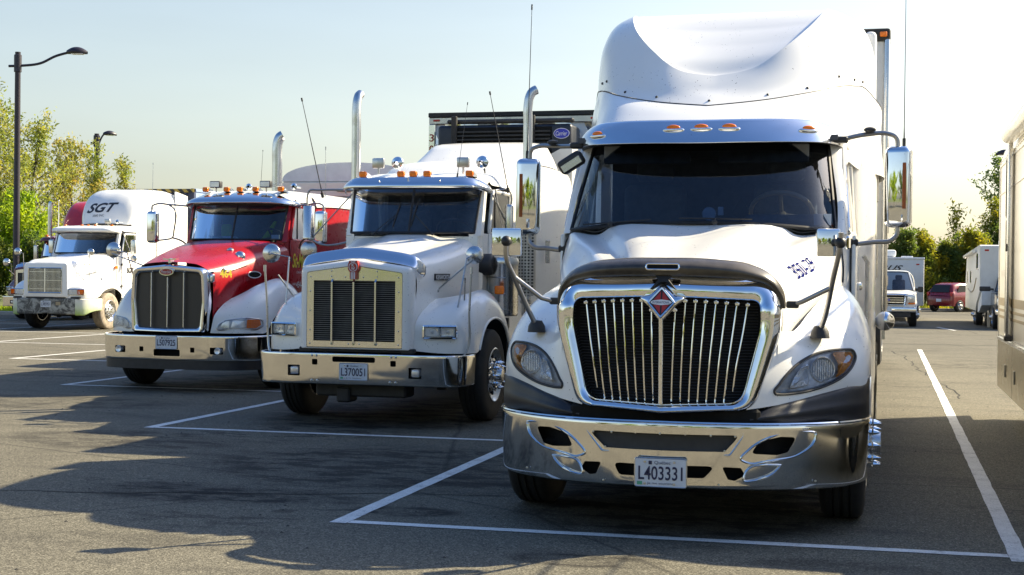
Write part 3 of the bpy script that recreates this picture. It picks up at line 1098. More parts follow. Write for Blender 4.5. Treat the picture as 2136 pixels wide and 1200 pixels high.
# grille surround
def half_ring(cs, n=8):
    r = [p for p in cs] + [(-x, z) for x, z in reversed(cs)][1:-1]
    return r
oc = rpoly([(0, 1.602), (.66, 1.578), (.705, 1.30), (.545, .785), (0, .755), (-.545, .785), (-.705, 1.30), (-.66, 1.578)], [.4, .15, .9, .13, .5, .13, .9, .15], 9)
ic = rpoly([(0, 1.464), (.565, 1.445), (.575, 1.30), (.465, .838), (0, .822), (-.465, .838), (-.575, 1.30), (-.565, 1.445)], [.4, .055, .8, .10, .5, .10, .8, .055], 9)
yg = lambda x, z: .40 * x * x + .62 * max(0, z - 1.40)
gs = ring_surface(oc, ic, [(-.02, .22), (-.015, .12), (.0, .075), (.06, .035), (.2, .006), (.4, -.004), (.6, .0), (.8, .018), (.93, .035), (.965, .03), (1.0, .038), (1.02, .06), (1.02, .16)], yg)
grille = obj('grille', gs, 'chrome', T1, 50)
# star-shaped notch, emblem pod and central blade (all leaning back with the grille top)
SH = .34
def lean(mb, off=0.0):
    mb.v = [(x, y + SH * (z - 1.432) + off, z) for x, y, z in mb.v]
    return mb
pod_o = rpoly([(-.150, 1.462), (-.075, 1.478), (0, 1.548), (.075, 1.478), (.150, 1.462), (.080, 1.405), (.016, 1.325), (-.016, 1.325), (-.080, 1.405)], [.02, .05, .01, .05, .02, .10, .02, .02, .10], 5)
rows = []
for t, y in ((1.03, .10), (1.0, .035), (.97, .016), (.90, .006), (.7, .0), (.02, -.002)):
    rows.append([(x * t, y, 1.43 + (z - 1.43) * t) for x, z in pod_o])
ob = obj('emblem_pod', lean(MB().grid(np.array(rows), close=True)), 'chrome', grille, 50)
bl = MB().tube(unary_cr([(0, -.02, 1.345), (0, .0, 1.20), (0, .0, 1.0), (0, .01, .825)], 5), .0135, 12)
obj('centre_blade', bl, 'chrome', grille, 60)
no = MB().prism([(-.05, 1.590), (-.032, 1.566), (-.080, 1.508), (-.03, 1.549), (0, 1.556), (.03, 1.549), (.078, 1.510), (.03, 1.566), (.05, 1.590)], .03, -.012)
obj('emblem_notch', lean(no, .035), 'seal', ob)
def diamond(h, cx=0, cz=1.432):
    return [(cx - h * 1.0, cz), (cx, cz + h * 1.12), (cx + h * 1.0, cz), (cx, cz - h * 1.12)]
rimb = MB().grid(np.array([[(x, y, z) for x, z in rpoly(diamond(hh), .006, 3)] for hh, y in ((.090, .004), (.088, -.008), (.082, -.015), (.072, -.013), (.070, -.004))]), close=True)
obj('emblem_rim', lean(rimb), 'chrome', ob, 30)
obj('emblem_black', lean(MB().prism(diamond(.072), .0, -.007)), 'blackdecal', ob)
q = MB()
for a_ in (-1, 1):
    q.prism([(a_ * .005, 1.447), (a_ * .046, 1.447), (a_ * .005, 1.499)], -.007, -.0095)
    q.prism([(a_ * .005, 1.417), (a_ * .046, 1.417), (a_ * .005, 1.365)], -.007, -.0095)
obj('emblem_red', lean(q), 'reddecal', ob)
obj('emblem_band', lean(MB().prism(rpoly([(-.066, 1.432), (-.05, 1.443), (0, 1.449), (.05, 1.443), (.066, 1.432), (.05, 1.421), (0, 1.415), (-.05, 1.421)], .004, 2), -.0095, -.0115)), 'whitedecal', ob)
et = text_mesh('INTERNATIONAL', .104, .015, depth=.0125)
et.v = [(x, y, z + 1.432) for x, y, z in et.v]
obj('emblem_text', lean(et), 'navy', ob, weld=False)
# bars
bars = MB()
for s in (-1, 1):
    for i in range(8):
        xt, xb = s * (.072 + .0605 * i), s * (.055 + .0515 * i)
        zt = 1.452 - .02 * (i / 7) ** 2
        if i == 0:
            zt = 1.395
        zb = .835
        if i == 7:
            zb = .90
        p = [(xt, .085 + .4 * xt * xt, zt), (xt + (xb - xt) * .3, .07 + .38 * xt * xt, zt - .17), (xb + (xt - xb) * .15, .07 + .4 * xb * xb, zb + .1), (xb, .085 + .4 * xb * xb, zb)]
        bars.tube([tuple(v) for v in smooth_path(p, 4)], .0056, 8)
        bars.box(xt - .013, xt + .013, .062 + .4 * xt * xt, .10 + .4 * xt * xt, zt - .022, zt - .002, .003)
obj('grille_bars', bars, 'chrome', grille, 40)
sc = []
for z in np.linspace(.80, 1.50, 5):
    sc.append([(x, .15 + .4 * x * x, z) for x in np.linspace(-.58, .58, 13)])
obj('grille_screen', MB().grid(np.array(sc)), 'matte', grille)
fins = MB()
for z in np.linspace(.84, 1.43, 34):
    fins.tube([(x, .145 + .4 * x * x, z) for x in np.linspace(-.55, .55, 9)], .0025, 4)
obj('grille_fins', fins, 'mesh_dark', grille)

# bug deflector
D = [
 [(0, .075, 1.590), (.3, .12, 1.585), (.50, .20, 1.565), (.60, .25, 1.535), (.655, .28, 1.47), (.675, .31, 1.40)],
 [(0, .05, 1.635), (.3, .09, 1.63), (.51, .16, 1.603), (.625, .22, 1.56), (.685, .27, 1.48), (.70, .31, 1.40)],
 [(0, .09, 1.675), (.3, .13, 1.668), (.51, .21, 1.648), (.63, .27, 1.595), (.70, .31, 1.50), (.71, .33, 1.40)],
 [(0, .17, 1.702), (.3, .20, 1.695), (.50, .26, 1.667), (.61, .30, 1.615), (.685, .35, 1.52), (.705, .36, 1.40)],
]
bd = obj('bug_deflector', MB().grid(patch(sym(D), 5, 6)), 'smoke', T1, 40)
md = bd.modifiers.new("thick", 'SOLIDIFY'); md.thickness = .006
sl = MB()
e = rpoly([(-.10, 1.628), (.10, 1.628), (.10, 1.662), (-.10, 1.662)], .018, 4)
rowy = lambda z: .02 + (z - 1.64) * 1.6
sl.prism([(x, z) for x, z in e], .14, .03)
obj('deflector_slot', sl, 'matte', bd)
sr = MB().tube([(x, .026 + max(0, z - 1.64) * .3, z) for x, z in e], .0055, 6, close=True)
obj('slot_rim', sr, 'chrome', bd)

# bumper
bpath = [(-1.21, .98), (-1.20, .84), (-1.165, .70), (-1.08, .53), (-.90, .33), (-.6, .13), (-.3, .035), (0, .0), (.3, .035), (.6, .13), (.9, .33), (1.08, .53), (1.165, .70), (1.20, .84), (1.21, .98)]
def byf(x):
    xs = [p[0] for p in bpath if p[0] >= 0]; ys = [p[1] for p in bpath if p[0] >= 0]
    return float(np.interp(abs(x), xs, ys))
bz1 = lambda x: .712 - .01 * abs(x) / 1.2
bz0 = lambda x: .325 - .02 * abs(x)
bs = bumper_solid(bpath, bz0, bz1, .03, 6)
cut = []
for s in (-1, 1):
    cut.append(MB().prism([(s * x, z) for x, z in rpoly([(.555, .628), (.70, .61), (.79, .535), (.775, .515), (.60, .525), (.555, .56)], .018, 3)], -.3, .8))
    cut.append(MB().prism([(s * x, z) for x, z in rpoly([(.365, .455), (.475, .45), (.50, .405), (.44, .372), (.40, .38)], .012, 3)], -.3, .8))
cut[0] = MB().prism([(-x, z) for x, z in rpoly([(.555, .535), (.60, .615), (.72, .64), (.825, .635), (.77, .535), (.70, .523)], .018, 3)], -.3, .8)
cut[2] = MB().prism([(x, z) for x, z in rpoly([(.53, .535), (.58, .61), (.70, .635), (.79, .63), (.74, .54), (.68, .525)], .018, 3)], -.3, .8)
cut.append(MB().prism(rpoly([(-.45, .645), (.47, .645), (.38, .545), (-.34, .545)], .02, 3), -.3, .3))
cut.append(MB().prism(rpoly([(-.29, .458), (.33, .458), (.26, .385), (-.25, .385)], .03, 3), -.3, .3))
bump1 = boolean_cut(bs, cut, 'bumper', 'bumper', T1, 25)
bk = MB()
for zz in ((.35, .68),):
    pts = [(x, byf(x) + .10, zz[0]) for x in np.linspace(-1.1, 1.1, 23)]
    bk.grid(np.array([[(x, byf(x) + .10, z) for x in np.linspace(-1.1, 1.1, 23)] for z in (.33, .5, .70)]))
obj('bumper_backing', bk, 'matte', bump1)
# embossed feature lines around the openings
em = MB()
def lip(pts, r=.0055, cl=True):
    pp = [tuple(p) for p in smooth_path([(x, 0, z) for x, z in pts + (pts[:1] if cl else [])], 6)]
    em.tube([(x, byf(x) - .001, z) for x, _, z in pp][:-1] if cl else [(x, byf(x) - .001, z) for x, _, z in pp], r * 1.5, 6, close=cl)
for s in (-1, 1):
    lip([(s * .90, .655), (s * .89, .60), (s * .80, .525), (s * .66, .495), (s * .50, .485), (s * .475, .50), (s * .52, .56), (s * .62, .625), (s * .76, .662)])
    lip([(s * .70, .465), (s * .66, .42), (s * .56, .378), (s * .49, .378), (s * .50, .42), (s * .53, .455), (s * .61, .468)])
for c_ in ([(-.48, .662), (.50, .662), (.41, .525), (-.36, .525)],):
    e = rpoly(c_, .02, 4)
    em.tube([(x, byf(x) - .002, z) for x, z in e], .0055, 6, close=True)
obj('bumper_emboss', em, 'bumper', bump1, 60)
tl = MB().tube([(x, y + .012, bz1(x) + .002) for x, y, _ in smooth_path([(a_, b_, 0) for a_, b_ in bpath], 5)], .009, 6)
obj('bumper_lip', tl, 'chrome', bump1)
scn = MB().grid(np.array([[(x, byf(x) + .03, z) for x in np.linspace(-.45, .47, 15)] for z in (.54, .65)]))
obj('bumper_mesh', scn, 'mesh_dark', bump1)
bt = MB()
for x, z in [(-.42, .635), (-.30, .64), (-.15, .645), (0, .645), (.15, .645), (.30, .64), (.44, .635), (-.34, .55), (.38, .55), (-.9, .36), (-.35, .345), (.35, .345), (.9, .36)]:
    bt.lathe([(.001, -.006), (.006, -.005), (.007, 0)], 8, 'Y', (x, byf(x), z))
obj('bumper_bolts', bt, 'steel', bump1)
# black valance between bumper and fenders
V = []
for x0, y0, zl, zh in [(.0, .09, .715, .745), (.30, .12, .715, .75), (.52, .17, .715, .765), (.62, .20, .713, .80), (.80, .34, .712, .845), (.95, .50, .710, .88), (1.09, .655, .708, .91), (1.17, .80, .706, .915), (1.205, .95, .705, .965)]:
    V.append([(x0, y0 - .02, zl), (x0, y0 - .045, zl + (zh - zl) * .45), (x0 * 1.0, y0 - .03, zl + (zh - zl) * .62), (x0, y0 - .0, zh - .004), (x0, y0 + .06, zh + .005)])
V = np.array(V[2:])
vm = MB().grid(patch(V, 5, 4))
pair('bumper_valance', vm, 'valance', T1, 35)
cv = MB().box(-.58, .58, .13, .5, .60, .80, .02)
obj('radiator_support', cv, 'matte', T1)
plate(T1, .01, -.022, .415, 'L403331')

# windscreen, cowl, cab
wb = [(0, 1.42, 1.965), (.35, 1.45, 1.96), (.65, 1.55, 1.945), (.85, 1.67, 1.93), (.95, 1.80, 1.925)]
wt = [(0, 1.88, 2.575), (.35, 1.91, 2.578), (.62, 2.0, 2.58), (.78, 2.12, 2.58), (.868, 2.24, 2.575)]
rows1, ws1 = windscreen(T1, wb, wt, crown=.02)
# black frit band at the top and sides behind the glass
fr = MB()
rr_ = rows1.copy(); rr_[:, :, 1] += .012
fr.grid(rr_[-2:, :, :] * np.array([1, 1, 1]))
obj('shade_band', fr, 'seal', ws1)
wiper(T1, (-.10, 1.40, 1.995), (.40, 1.44, 1.99), (.15, 1.36, 1.965))
wiper(T1, (-.82, 1.60, 1.955), (-.30, 1.41, 1.985), (-.6, 1.48, 1.955))
# pillars + cab shell
for s in (-1, 1):
    pl = MB()
    a = [(s * .962, 1.80, 1.90), (s * .955, 1.95, 2.12), (s * .92, 2.10, 2.36), (s * .882, 2.25, 2.60)]
    b = [(s * 1.015, 1.84, 1.90), (s * 1.0, 1.98, 2.12), (s * .975, 2.14, 2.36), (s * .95, 2.30, 2.60)]
    c = [(s * 1.03, 1.93, 1.90), (s * 1.015, 2.06, 2.12), (s * .99, 2.22, 2.36), (s * .97, 2.38, 2.60)]
    pl.grid(patch([a, b, c], 4, 4))
    obj('windshield_pillar', pl, 'white', T1)
cab = MB()
S = [
 [(1.0, 1.75, 1.20), (1.03, 1.93, 1.20), (1.06, 2.5, 1.20), (1.08, 3.2, 1.20)],
 [(1.0, 1.77, 1.55), (1.03, 1.93, 1.55), (1.06, 2.5, 1.55), (1.08, 3.2, 1.55)],
 [(1.0, 1.80, 1.90), (1.03, 1.93, 1.90), (1.05, 2.5, 1.90), (1.07, 3.2, 1.90)],
]
cab.grid(patch([[(x, y, .72) for x, y, z in S[0]]] + S, 4, 4)).mirror()
cab.box(-1.0, 1.0, 1.86, 1.9, .7, 1.86)
o_cab = obj('cab', cab, 'white', T1)
cw = MB().grid(np.array([[(x, y - .0, z - .01) for x, y, z in smooth_path(sym(np.array([wb]))[0], 3)], [(x, y + .30, z - .06) for x, y, z in smooth_path(sym(np.array([wb]))[0], 3)]]))
obj('dashboard', cw, 'dash', T1)
# doors with windows
for s in (-1, 1):
    d = MB()
    ft = [(1.02, 1.96, 1.925), (.985, 2.20, 2.40), (.975, 2.36, 2.60)]
    d.tube([(s * x, y, z) for x, y, z in ft] + [(s * 1.0, 3.0, 2.60), (s * 1.055, 3.12, 1.93), (s * 1.03, 2.0, 1.915)], .02, 6, close=True)
    d.box(min(s * 1.055, s * 1.085), max(s * 1.055, s * 1.085), 2.02, 3.14, .80, 1.90, .02, 2)
    door = obj('door', d, 'white', T1)
    w = MB().add([(s * 1.035, 2.0, 1.92), (s * .985, 2.36, 2.59), (s * 1.0, 3.0, 2.59), (s * 1.055, 3.12, 1.92)], [(0, 1, 2, 3)])
    obj('window', w, 'sideglass', door)
    hd = MB().box(s * 1.10 - .02, s * 1.10 + .02, 2.80, 3.02, 1.50, 1.56, .012, 2)
    obj('handle', hd, 'chrome', door)
    ds = MB().tube([(s * 1.03, 1.99, 1.95), (s * .99, 2.22, 2.42), (s * .985, 2.38, 2.58)], .017, 8)
    obj('vent_trim', ds, 'chrome', door)
    gr = MB().tube([(s * 1.14, 3.22, 1.05), (s * 1.15, 3.24, 1.1), (s * 1.15, 3.24, 1.72), (s * 1.12, 3.22, 1.77)], .017, 8)
    obj('grab_handle', gr, 'steel', o_cab)
# visor
VS = [
 [(0, 1.60, 2.535), (.35, 1.63, 2.54), (.65, 1.74, 2.548), (.82, 1.86, 2.553), (.93, 2.05, 2.553), (.975, 2.28, 2.55)],
 [(0, 1.612, 2.555), (.35, 1.642, 2.56), (.65, 1.752, 2.568), (.825, 1.872, 2.573), (.94, 2.06, 2.573), (.98, 2.29, 2.568)],
 [(0, 1.715, 2.685), (.35, 1.745, 2.69), (.64, 1.85, 2.697), (.80, 1.96, 2.697), (.905, 2.12, 2.685), (.955, 2.33, 2.665)],
 [(0, 1.735, 2.705), (.35, 1.765, 2.71), (.63, 1.87, 2.717), (.785, 1.98, 2.717), (.89, 2.14, 2.702), (.94, 2.35, 2.68)],
 [(0, 1.86, 2.722), (.35, 1.89, 2.727), (.60, 1.97, 2.73), (.76, 2.07, 2.727), (.86, 2.20, 2.71), (.91, 2.38, 2.685)],
]
vs = patch(sym(VS), 6, 6)
VM = MB().grid(vs)
visor1 = obj('sun_visor', VM, 'visor', T1, 50)
md = visor1.modifiers.new("thick", 'SOLIDIFY'); md.thickness = .01; md.offset = -1
vb = BVHTree.FromPolygons([Vector(p) for p in VM.v], VM.f)
rf = MB().grid(np.array([[(x, y + .01, z) for x, y, z in vs[0][::2]], [(x * .9, y + .40, z + .03) for x, y, z in vs[0][::2]]]))
obj('visor_underside', rf, 'black', visor1)
for px, pz in ((-.768, 2.622), (-.186, 2.640), (.012, 2.643), (.209, 2.643), (.748, 2.640)):
    h = vb.ray_cast(Vector((px, -1, pz)), Vector((0, 1, 0)))
    c = h[0]; n = h[1]
    if n.y > 0: n = -n
    mt = Matrix.Translation(c) @ n.to_track_quat('-Y', 'Z').to_matrix().to_4x4()
    bs_ = MB().sphere((0, 0, -.008), 1, 20, (.080, .022, .021)).xform(mt)
    ml = obj('marker_light', bs_, 'chrome', T1, 60)
    obj('marker_lens', MB().sphere((0, -.014, .004), 1, 20, (.050, .022, .018)).xform(mt), 'amber', ml, 60)
# roof fairing: lower shell (cab roof to seam), upper shell, recessed centre panel
F = [
 [(0, 1.80, 2.68), (.4, 1.85, 2.68), (.72, 1.98, 2.67), (.90, 2.20, 2.58), (.995, 2.80, 2.50), (1.12, 3.40, 2.45), (1.20, 3.62, 2.45), (1.21, 4.85, 2.45)],
 [(0, 1.92, 2.755), (.4, 1.98, 2.76), (.74, 2.16, 2.775), (.90, 2.50, 2.79), (1.02, 2.98, 2.80), (1.15, 3.46, 2.80), (1.195, 3.65, 2.80), (1.21, 4.85, 2.80)],
 [(0, 2.05, 2.82), (.4, 2.17, 2.86), (.735, 2.42, 2.93), (.905, 2.75, 2.98), (1.03, 3.14, 3.01), (1.145, 3.55, 3.01), (1.195, 3.75, 3.0), (1.21, 4.85, 3.0)],
 [(0, 2.15, 2.862), (.4, 2.30, 2.915), (.735, 2.56, 3.0), (.905, 2.86, 3.075), (1.03, 3.21, 3.125), (1.12, 3.56, 3.14), (1.18, 3.82, 3.10), (1.20, 4.85, 3.09)],
]
Fp = patch(F, 7, 7)
fair = obj('roof_fairing', MB().grid(Fp).mirror(), 'white', T1, 50)
U = [
 [(0, 2.155, 2.868), (.40, 2.305, 2.921), (.735, 2.565, 3.006), (.90, 2.865, 3.081), (1.02, 3.215, 3.131), (1.115, 3.57, 3.146), (1.17, 3.85, 3.106), (1.185, 4.85, 3.096)],
 [(0, 2.27, 2.94), (.38, 2.38, 2.985), (.70, 2.63, 3.10), (.885, 2.90, 3.22), (1.01, 3.22, 3.30), (1.11, 3.58, 3.35), (1.165, 3.94, 3.38), (1.175, 4.85, 3.40)],
 [(0, 2.37, 3.0), (.35, 2.45, 3.06), (.65, 2.67, 3.20), (.84, 2.94, 3.355), (.985, 3.22, 3.47), (1.08, 3.60, 3.55), (1.13, 4.00, 3.60), (1.14, 4.85, 3.62)],
 [(0, 2.46, 3.07), (.32, 2.52, 3.13), (.59, 2.71, 3.29), (.775, 2.97, 3.465), (.91, 3.23, 3.605), (.99, 3.58, 3.71), (1.035, 4.00, 3.765), (1.045, 4.85, 3.79)],
 [(0, 2.55, 3.14), (.29, 2.595, 3.20), (.52, 2.76, 3.385), (.68, 3.0, 3.565), (.76, 3.24, 3.70), (.80, 3.52, 3.80), (.82, 3.92, 3.86), (.83, 4.85, 3.90)],
]
Up = patch(U, 8, 7)
obj('upper_shell', MB().grid(Up).mirror(), 'white', fair, 60)
ridge = Up[-1]
inner = []
for i, q in enumerate(ridge):
    g_ = i / (len(ridge) - 1)
    f = min(1, g_ / .4) * max(0, min(1, (.80 - g_) / .25))
    inner.append(q + np.array([-.055 * f, .035 * f, -.045 * f]))
inner = np.array(inner)
obj('panel_side', MB().grid(np.array([ridge, (ridge * .5 + inner * .5), inner])).mirror(), 'white', fair, 40)
pr = []
for i, q in enumerate(inner):
    f = i / (len(inner) - 1)
    sag = .05 * math.sin(PI * min(1, f * 1.35))
    pr.append([(q[0] * t, q[1] + .05 * sag * (1 - t * t), q[2] - sag * (1 - t * t)) for t in np.linspace(0, 1, 9)])
obj('centre_panel', MB().grid(np.array(pr)).mirror(), 'white', fair, 60)
seam = MB()
for k_ in (1, -1):
    seam.tube([(p[0] * k_, p[1] - .002, p[2]) for p in Fp[-1]], .005, 6)
obj('fairing_seam', seam, 'seal', fair)
sb = MB()
upm = MB().grid(Up).mirror()
fbv = BVHTree.FromPolygons([Vector(p) for p in upm.v], upm.f)
for x, z in ((-1.0, 3.185), (-.92, 3.17), (-.70, 3.03), (-.42, 2.96), (0.0, 2.905), (.42, 2.96), (.70, 3.03), (.92, 3.165), (1.03, 3.18), (1.09, 3.19)):
    h_ = fbv.ray_cast(Vector((x, 0, z)), Vector((0, 1, 0)))
    if h_[0]:
        sb.sphere(h_[0], .012, 8)
obj('fairing_bolts', sb, 'black', fair)
# sleeper body
sl = MB()
Z = [.72, 1.2, 1.9, 2.3, 2.55]
def sl_row(z):
    k = 0 if z < 2.3 else .0
    return [(1.0, 3.16, z), (1.06, 3.22, z), (1.13, 3.34, z), (1.18, 3.48, z), (1.20, 3.64, z), (1.21, 4.2, z), (1.21, 4.85, z)]
sl.grid(patch([sl_row(z) for z in Z], 3, 5)).mirror()
# link between cab roof side and sleeper at window top
J = [[(.97, 2.36, 2.58), (1.0, 2.9, 2.57), (1.10, 3.35, 2.56)], [(.97, 2.36, 2.62), (1.0, 2.9, 2.62), (1.11, 3.36, 2.62)]]
sl.grid(patch(J, 2, 3)); 
jm = MB().grid(patch(J, 2, 3)).mirror()
sl.v += []; 
sl.add(jm.v, jm.f)
sl.box(-1.19, 1.19, 4.80, 4.84, .7, 3.05)
sl.box(-.85, .85, 4.80, 4.84, 3.05, 3.85)
sleeper = obj('sleeper', sl, 'white', T1, 40)
for s in (-1, 1):
    xt = MB()
    xt.box(min(s * 1.08, s * 1.185), max(s * 1.08, s * 1.185), 4.86, 5.35, 1.05, 3.84, .045, 4)
    obj('side_extender', xt, 'white', sleeper)
hs = MB()
for zz in (1.6, 2.25):
    hs.box(1.185, 1.225, 4.2, 4.24, zz, zz + .3, .01)
obj('sleeper_latch', hs, 'steel', sleeper)
# cab side skirts, tanks, steps
for s in (-1, 1):
    sk = MB().box(s * 1.17 - .03, s * 1.17 + .03, 1.95, 5.6, .32, .80, .02, 2)
    sk.box(s * 1.1 - .08, s * 1.1 + .08, 2.1, 3.1, .42, .46, .01)
    obj('side_skirt', sk, 'white', T1)
for s in (-1, 1):
    ft = MB()
    ft.lathe([(.001, 3.3), (.3, 3.3), (.31, 3.34), (.31, 5.2), (.3, 5.24), (.001, 5.24)], 28, 'Y', (s * .82, 0, .68))
    obj('fuel_tank', ft, 'alu', T1)
ib = MB().box(-.98, .98, 1.95, 4.8, .9, 1.35)
ib.box(-.97, .97, 3.5, 3.54, 1.35, 2.6)
obj('cab_floor', ib, 'interior', T1)
hv = MB().box(-.95, .95, 2.0, 3.5, 2.58, 2.62)
obj('headliner', hv, 'interior', T1)
seats_and_wheel(T1, 2.5, 1.55, .52, (.55, 2.14, 2.06), 'wood')
obj('dash_binnacle', MB().box(.30, .85, 1.78, 2.0, 1.93, 2.04, .06, 3), 'dash', T1)
vis = MB().box(-.75, -.10, 1.98, 2.0, 2.42, 2.56, .01).box(.10, .75, 1.98, 2.0, 2.42, 2.56, .01)
obj('inner_visor', vis, 'dash', T1)
dk = MB()
dk.lathe([(.001, -.01), (.045, -.008), (.05, 0), (.045, .01), (.001, .012)], 16, 'Y', (.09, 1.55, 2.03))
dk.box(.15, .19, 1.55, 1.57, 2.02, 2.08, .004)
dk.box(.80, .92, 1.76, 1.77, 1.96, 2.04)
obj('dash_clutter', dk, 'plate', T1)
# bunk panel with a pennant, seen through the glass
pn = MB().prism([(.05, 2.12), (.13, 2.25), (.21, 2.12), (.13, 2.05)], 3.4, 3.42)
obj('pennant', pn, 'blackdecal', T1)

# door mirrors
for s in (-1, 1):
    dz = 0.03 if s > 0 else -.03
    c = (s * 1.374, 2.17, 2.222 + dz)
    m = MB()
    m.box(-.095, .095, -.07, .07, -.292, .292, .05, 5)
    m.xform(Matrix.Translation(c) @ Matrix.Rotation(R(-s * 12), 4, 'Z'))
    dm = obj('door_mirror', m, 'chrome', T1, 50)
    g = MB().box(-.08, .08, .071, .075, -.27, .27, .002).xform(Matrix.Translation(c) @ Matrix.Rotation(R(-s * 12), 4, 'Z'))
    obj('mirror_face', g, 'mirrorglass', dm)
    am = MB().box(s * .055 - .013, s * .055 + .013, -.074, -.068, -.16, .17, .004).xform(Matrix.Translation(c) @ Matrix.Rotation(R(-s * 12), 4, 'Z'))
    obj('marker_strip', am, 'darkamber', dm)
    t = MB()
    t.tube(unary_cr([(s * .96, 2.06, 2.575 + dz * .3), (s * 1.15, 2.12, 2.60 + dz), (s * 1.30, 2.16, 2.605 + dz), (s * 1.35, 2.17, 2.585 + dz), (s * 1.365, 2.17, 2.50 + dz)], 5), .017, 8)
    t.tube(unary_cr([(s * 1.365, 2.17, 1.96 + dz), (s * 1.36, 2.17, 1.87 + dz), (s * 1.32, 2.16, 1.835 + dz), (s * 1.22, 2.14, 1.825 + dz), (s * 1.02, 2.05, 1.80 + dz)], 5), .017, 8)
    obj('mirror_arm', t, 'tube', dm)
    obj('antenna_clamp', MB().sphere((s * 1.17, 2.10, 2.63 + dz), .035, 10, (1.3, 1, .6)), 'black', dm)
    obj('mirror_joint', MB().box(s * 1.05 - .05, s * 1.05 + .05, 2.02, 2.10, 1.795 + dz, 1.845 + dz, .01), 'black', dm)
    obj('mirror_joint', MB().box(s * .97 - .05, s * .97 + .05, 2.02, 2.10, 2.555 + dz * .3, 2.60 + dz * .3, .01), 'black', dm)
    antenna(T1, (s * 1.41, 2.26, 2.52 + dz), (s * 1.40 + .01, 2.28, 3.72 + dz), .0035)
# small look-down mirror
ld = MB().box(-.10, .10, -.05, .05, -.055, .055, .03, 4).xform(Matrix.Translation((-.985, 1.93, 2.43)) @ Matrix.Rotation(R(-32), 4, 'Y'))
lo = obj('look_down_mirror', ld, 'black', T1, 50)
lg = MB().box(-.08, .08, -.052, -.048, -.045, .01, .002).xform(Matrix.Translation((-.985, 1.93, 2.43)) @ Matrix.Rotation(R(-32), 4, 'Y'))
obj('mirror_face', lg, 'alu', lo)
# hood mirrors on two-legged arms
for s in (-1, 1):
    foot = (s * .905, .56, 1.255); ball = (s * 1.031, .25, 1.80); bend = (s * .985, .35, 1.575)
    t = MB()
    if s > 0:
        t.tube(unary_cr([foot, (s * .93, .52, 1.33), bend, ball, (s * 1.035, .24, 1.86)], 5), .0165, 10)
        t.tube([(s * .975, .38, 1.53), (s * .80, .40, 1.44), (s * .755, .42, 1.425)], .015, 10)
    else:
        t.tube(unary_cr([foot, (s * .96, .45, 1.42), (s * 1.0, .36, 1.56), (s * 1.035, .27, 1.70), ball], 5), .0165, 10)
        t.tube([(s * 1.0, .36, 1.57), (s * .83, .39, 1.44), (s * .755, .42, 1.42)], .015, 10)
    hm = obj('hood_mirror', t, 'tube', T1, 50)
    k = MB()
    k.lathe([(.001, .05), (.035, .045), (.055, .01), (.06, -.03)], 18, 'Z', (foot[0], foot[1] + .01, foot[2] - .01))
    obj('mirror_boot', k, 'black', hm)
    obj('mirror_pivot', MB().sphere(ball, .035, 12), 'black', hm)
    obj('brace_boot', MB().box(s * .745 - .04, s * .745 + .04, .40, .44, 1.40, 1.445, .012, 2), 'black', hm)
    if s > 0:
        h = MB().box(-.07, .07, -.035, .035, -.085, .085, .012, 2).xform(Matrix.Translation((.955, .33, 1.80)) @ Matrix.Rotation(R(10), 4, 'Z'))
        h.box(1.06, 1.09, .27, .33, 1.76, 1.84, .01)
    else:
        h = MB().box(-.095, .095, -.035, .035, -.088, .088, .012, 2).xform(Matrix.Translation((-1.045, .32, 1.795)) @ Matrix.Rotation(R(8), 4, 'Z'))
    obj('mirror_housing', h, 'chrome', hm)
# side horn-like round mirror at the step and door number
hb = MB().sphere((1.29, 4.5, 1.22), .085, 18, (1, 1, 1))
sm = obj('side_convex_mirror', hb, 'chrome', T1, 60)
obj('mirror_bracket', MB().tube([(1.17, 4.5, 1.22), (1.24, 4.5, 1.22)], .03, 8), 'black', sm)
# fleet number on the flank, following the hood surface
hbv = BVHTree.FromPolygons([Vector(p) for p in hood.v], hood.f)
def on_surface(mb, bv, org, right, up, out, off=.003):
    """wrap a flat decal (x,z) on a surface by casting along -out"""
    bm = bmesh.new()
    me = bpy.data.meshes.new("t")
    me.from_pydata(mb.v, [], mb.f)
    bm.from_mesh(me)
    bmesh.ops.triangulate(bm, faces=bm.faces[:])
    for _ in range(3):
        lg_ = [e for e in bm.edges if e.calc_length() > .012 * (1 if len(mb.v) < 4000 else 2)]
        if lg_:
            bmesh.ops.subdivide_edges(bm, edges=lg_, cuts=1)
            bmesh.ops.triangulate(bm, faces=bm.faces[:])
    bm.verts.index_update()
    mb.v = [tuple(v.co) for v in bm.verts]
    mb.f = [tuple(v.index for v in f.verts) for f in bm.faces]
    bm.free()
    bpy.data.meshes.remove(me)
    V = []
    for x, y, z in mb.v:
        p = org + right * x + up * z
        h = bv.ray_cast(p + out * .5, -out)
        V.append(tuple((h[0] if h[0] else p) + out * off))
    mb.v = V
    return mb
nn = text_mesh('350-29', 1.0, 1.0, spacing=1.1, bold=.012)
hpA = patch(sym(A), 8, 7)
cc_ = 7 * 7                     # centre column of the mirrored net
def hood_pt(u, v):
    """u: 0..4 front to back, v: 0..7 centre to flank"""
    a_ = min(max(u * 8, 0), hpA.shape[0] - 1.001); b_ = min(cc_ + v * 7, hpA.shape[1] - 1.001)
    i0, j0 = int(a_), int(b_); fa, fb_ = a_ - i0, b_ - j0
    return (hpA[i0, j0] * (1 - fa) * (1 - fb_) + hpA[i0 + 1, j0] * fa * (1 - fb_) + hpA[i0, j0 + 1] * (1 - fa) * fb_ + hpA[i0 + 1, j0 + 1] * fa * fb_)
bmn = bmesh.new()
me_ = bpy.data.meshes.new("t")
me_.from_pydata(nn.v, [], nn.f)
bmn.from_mesh(me_)
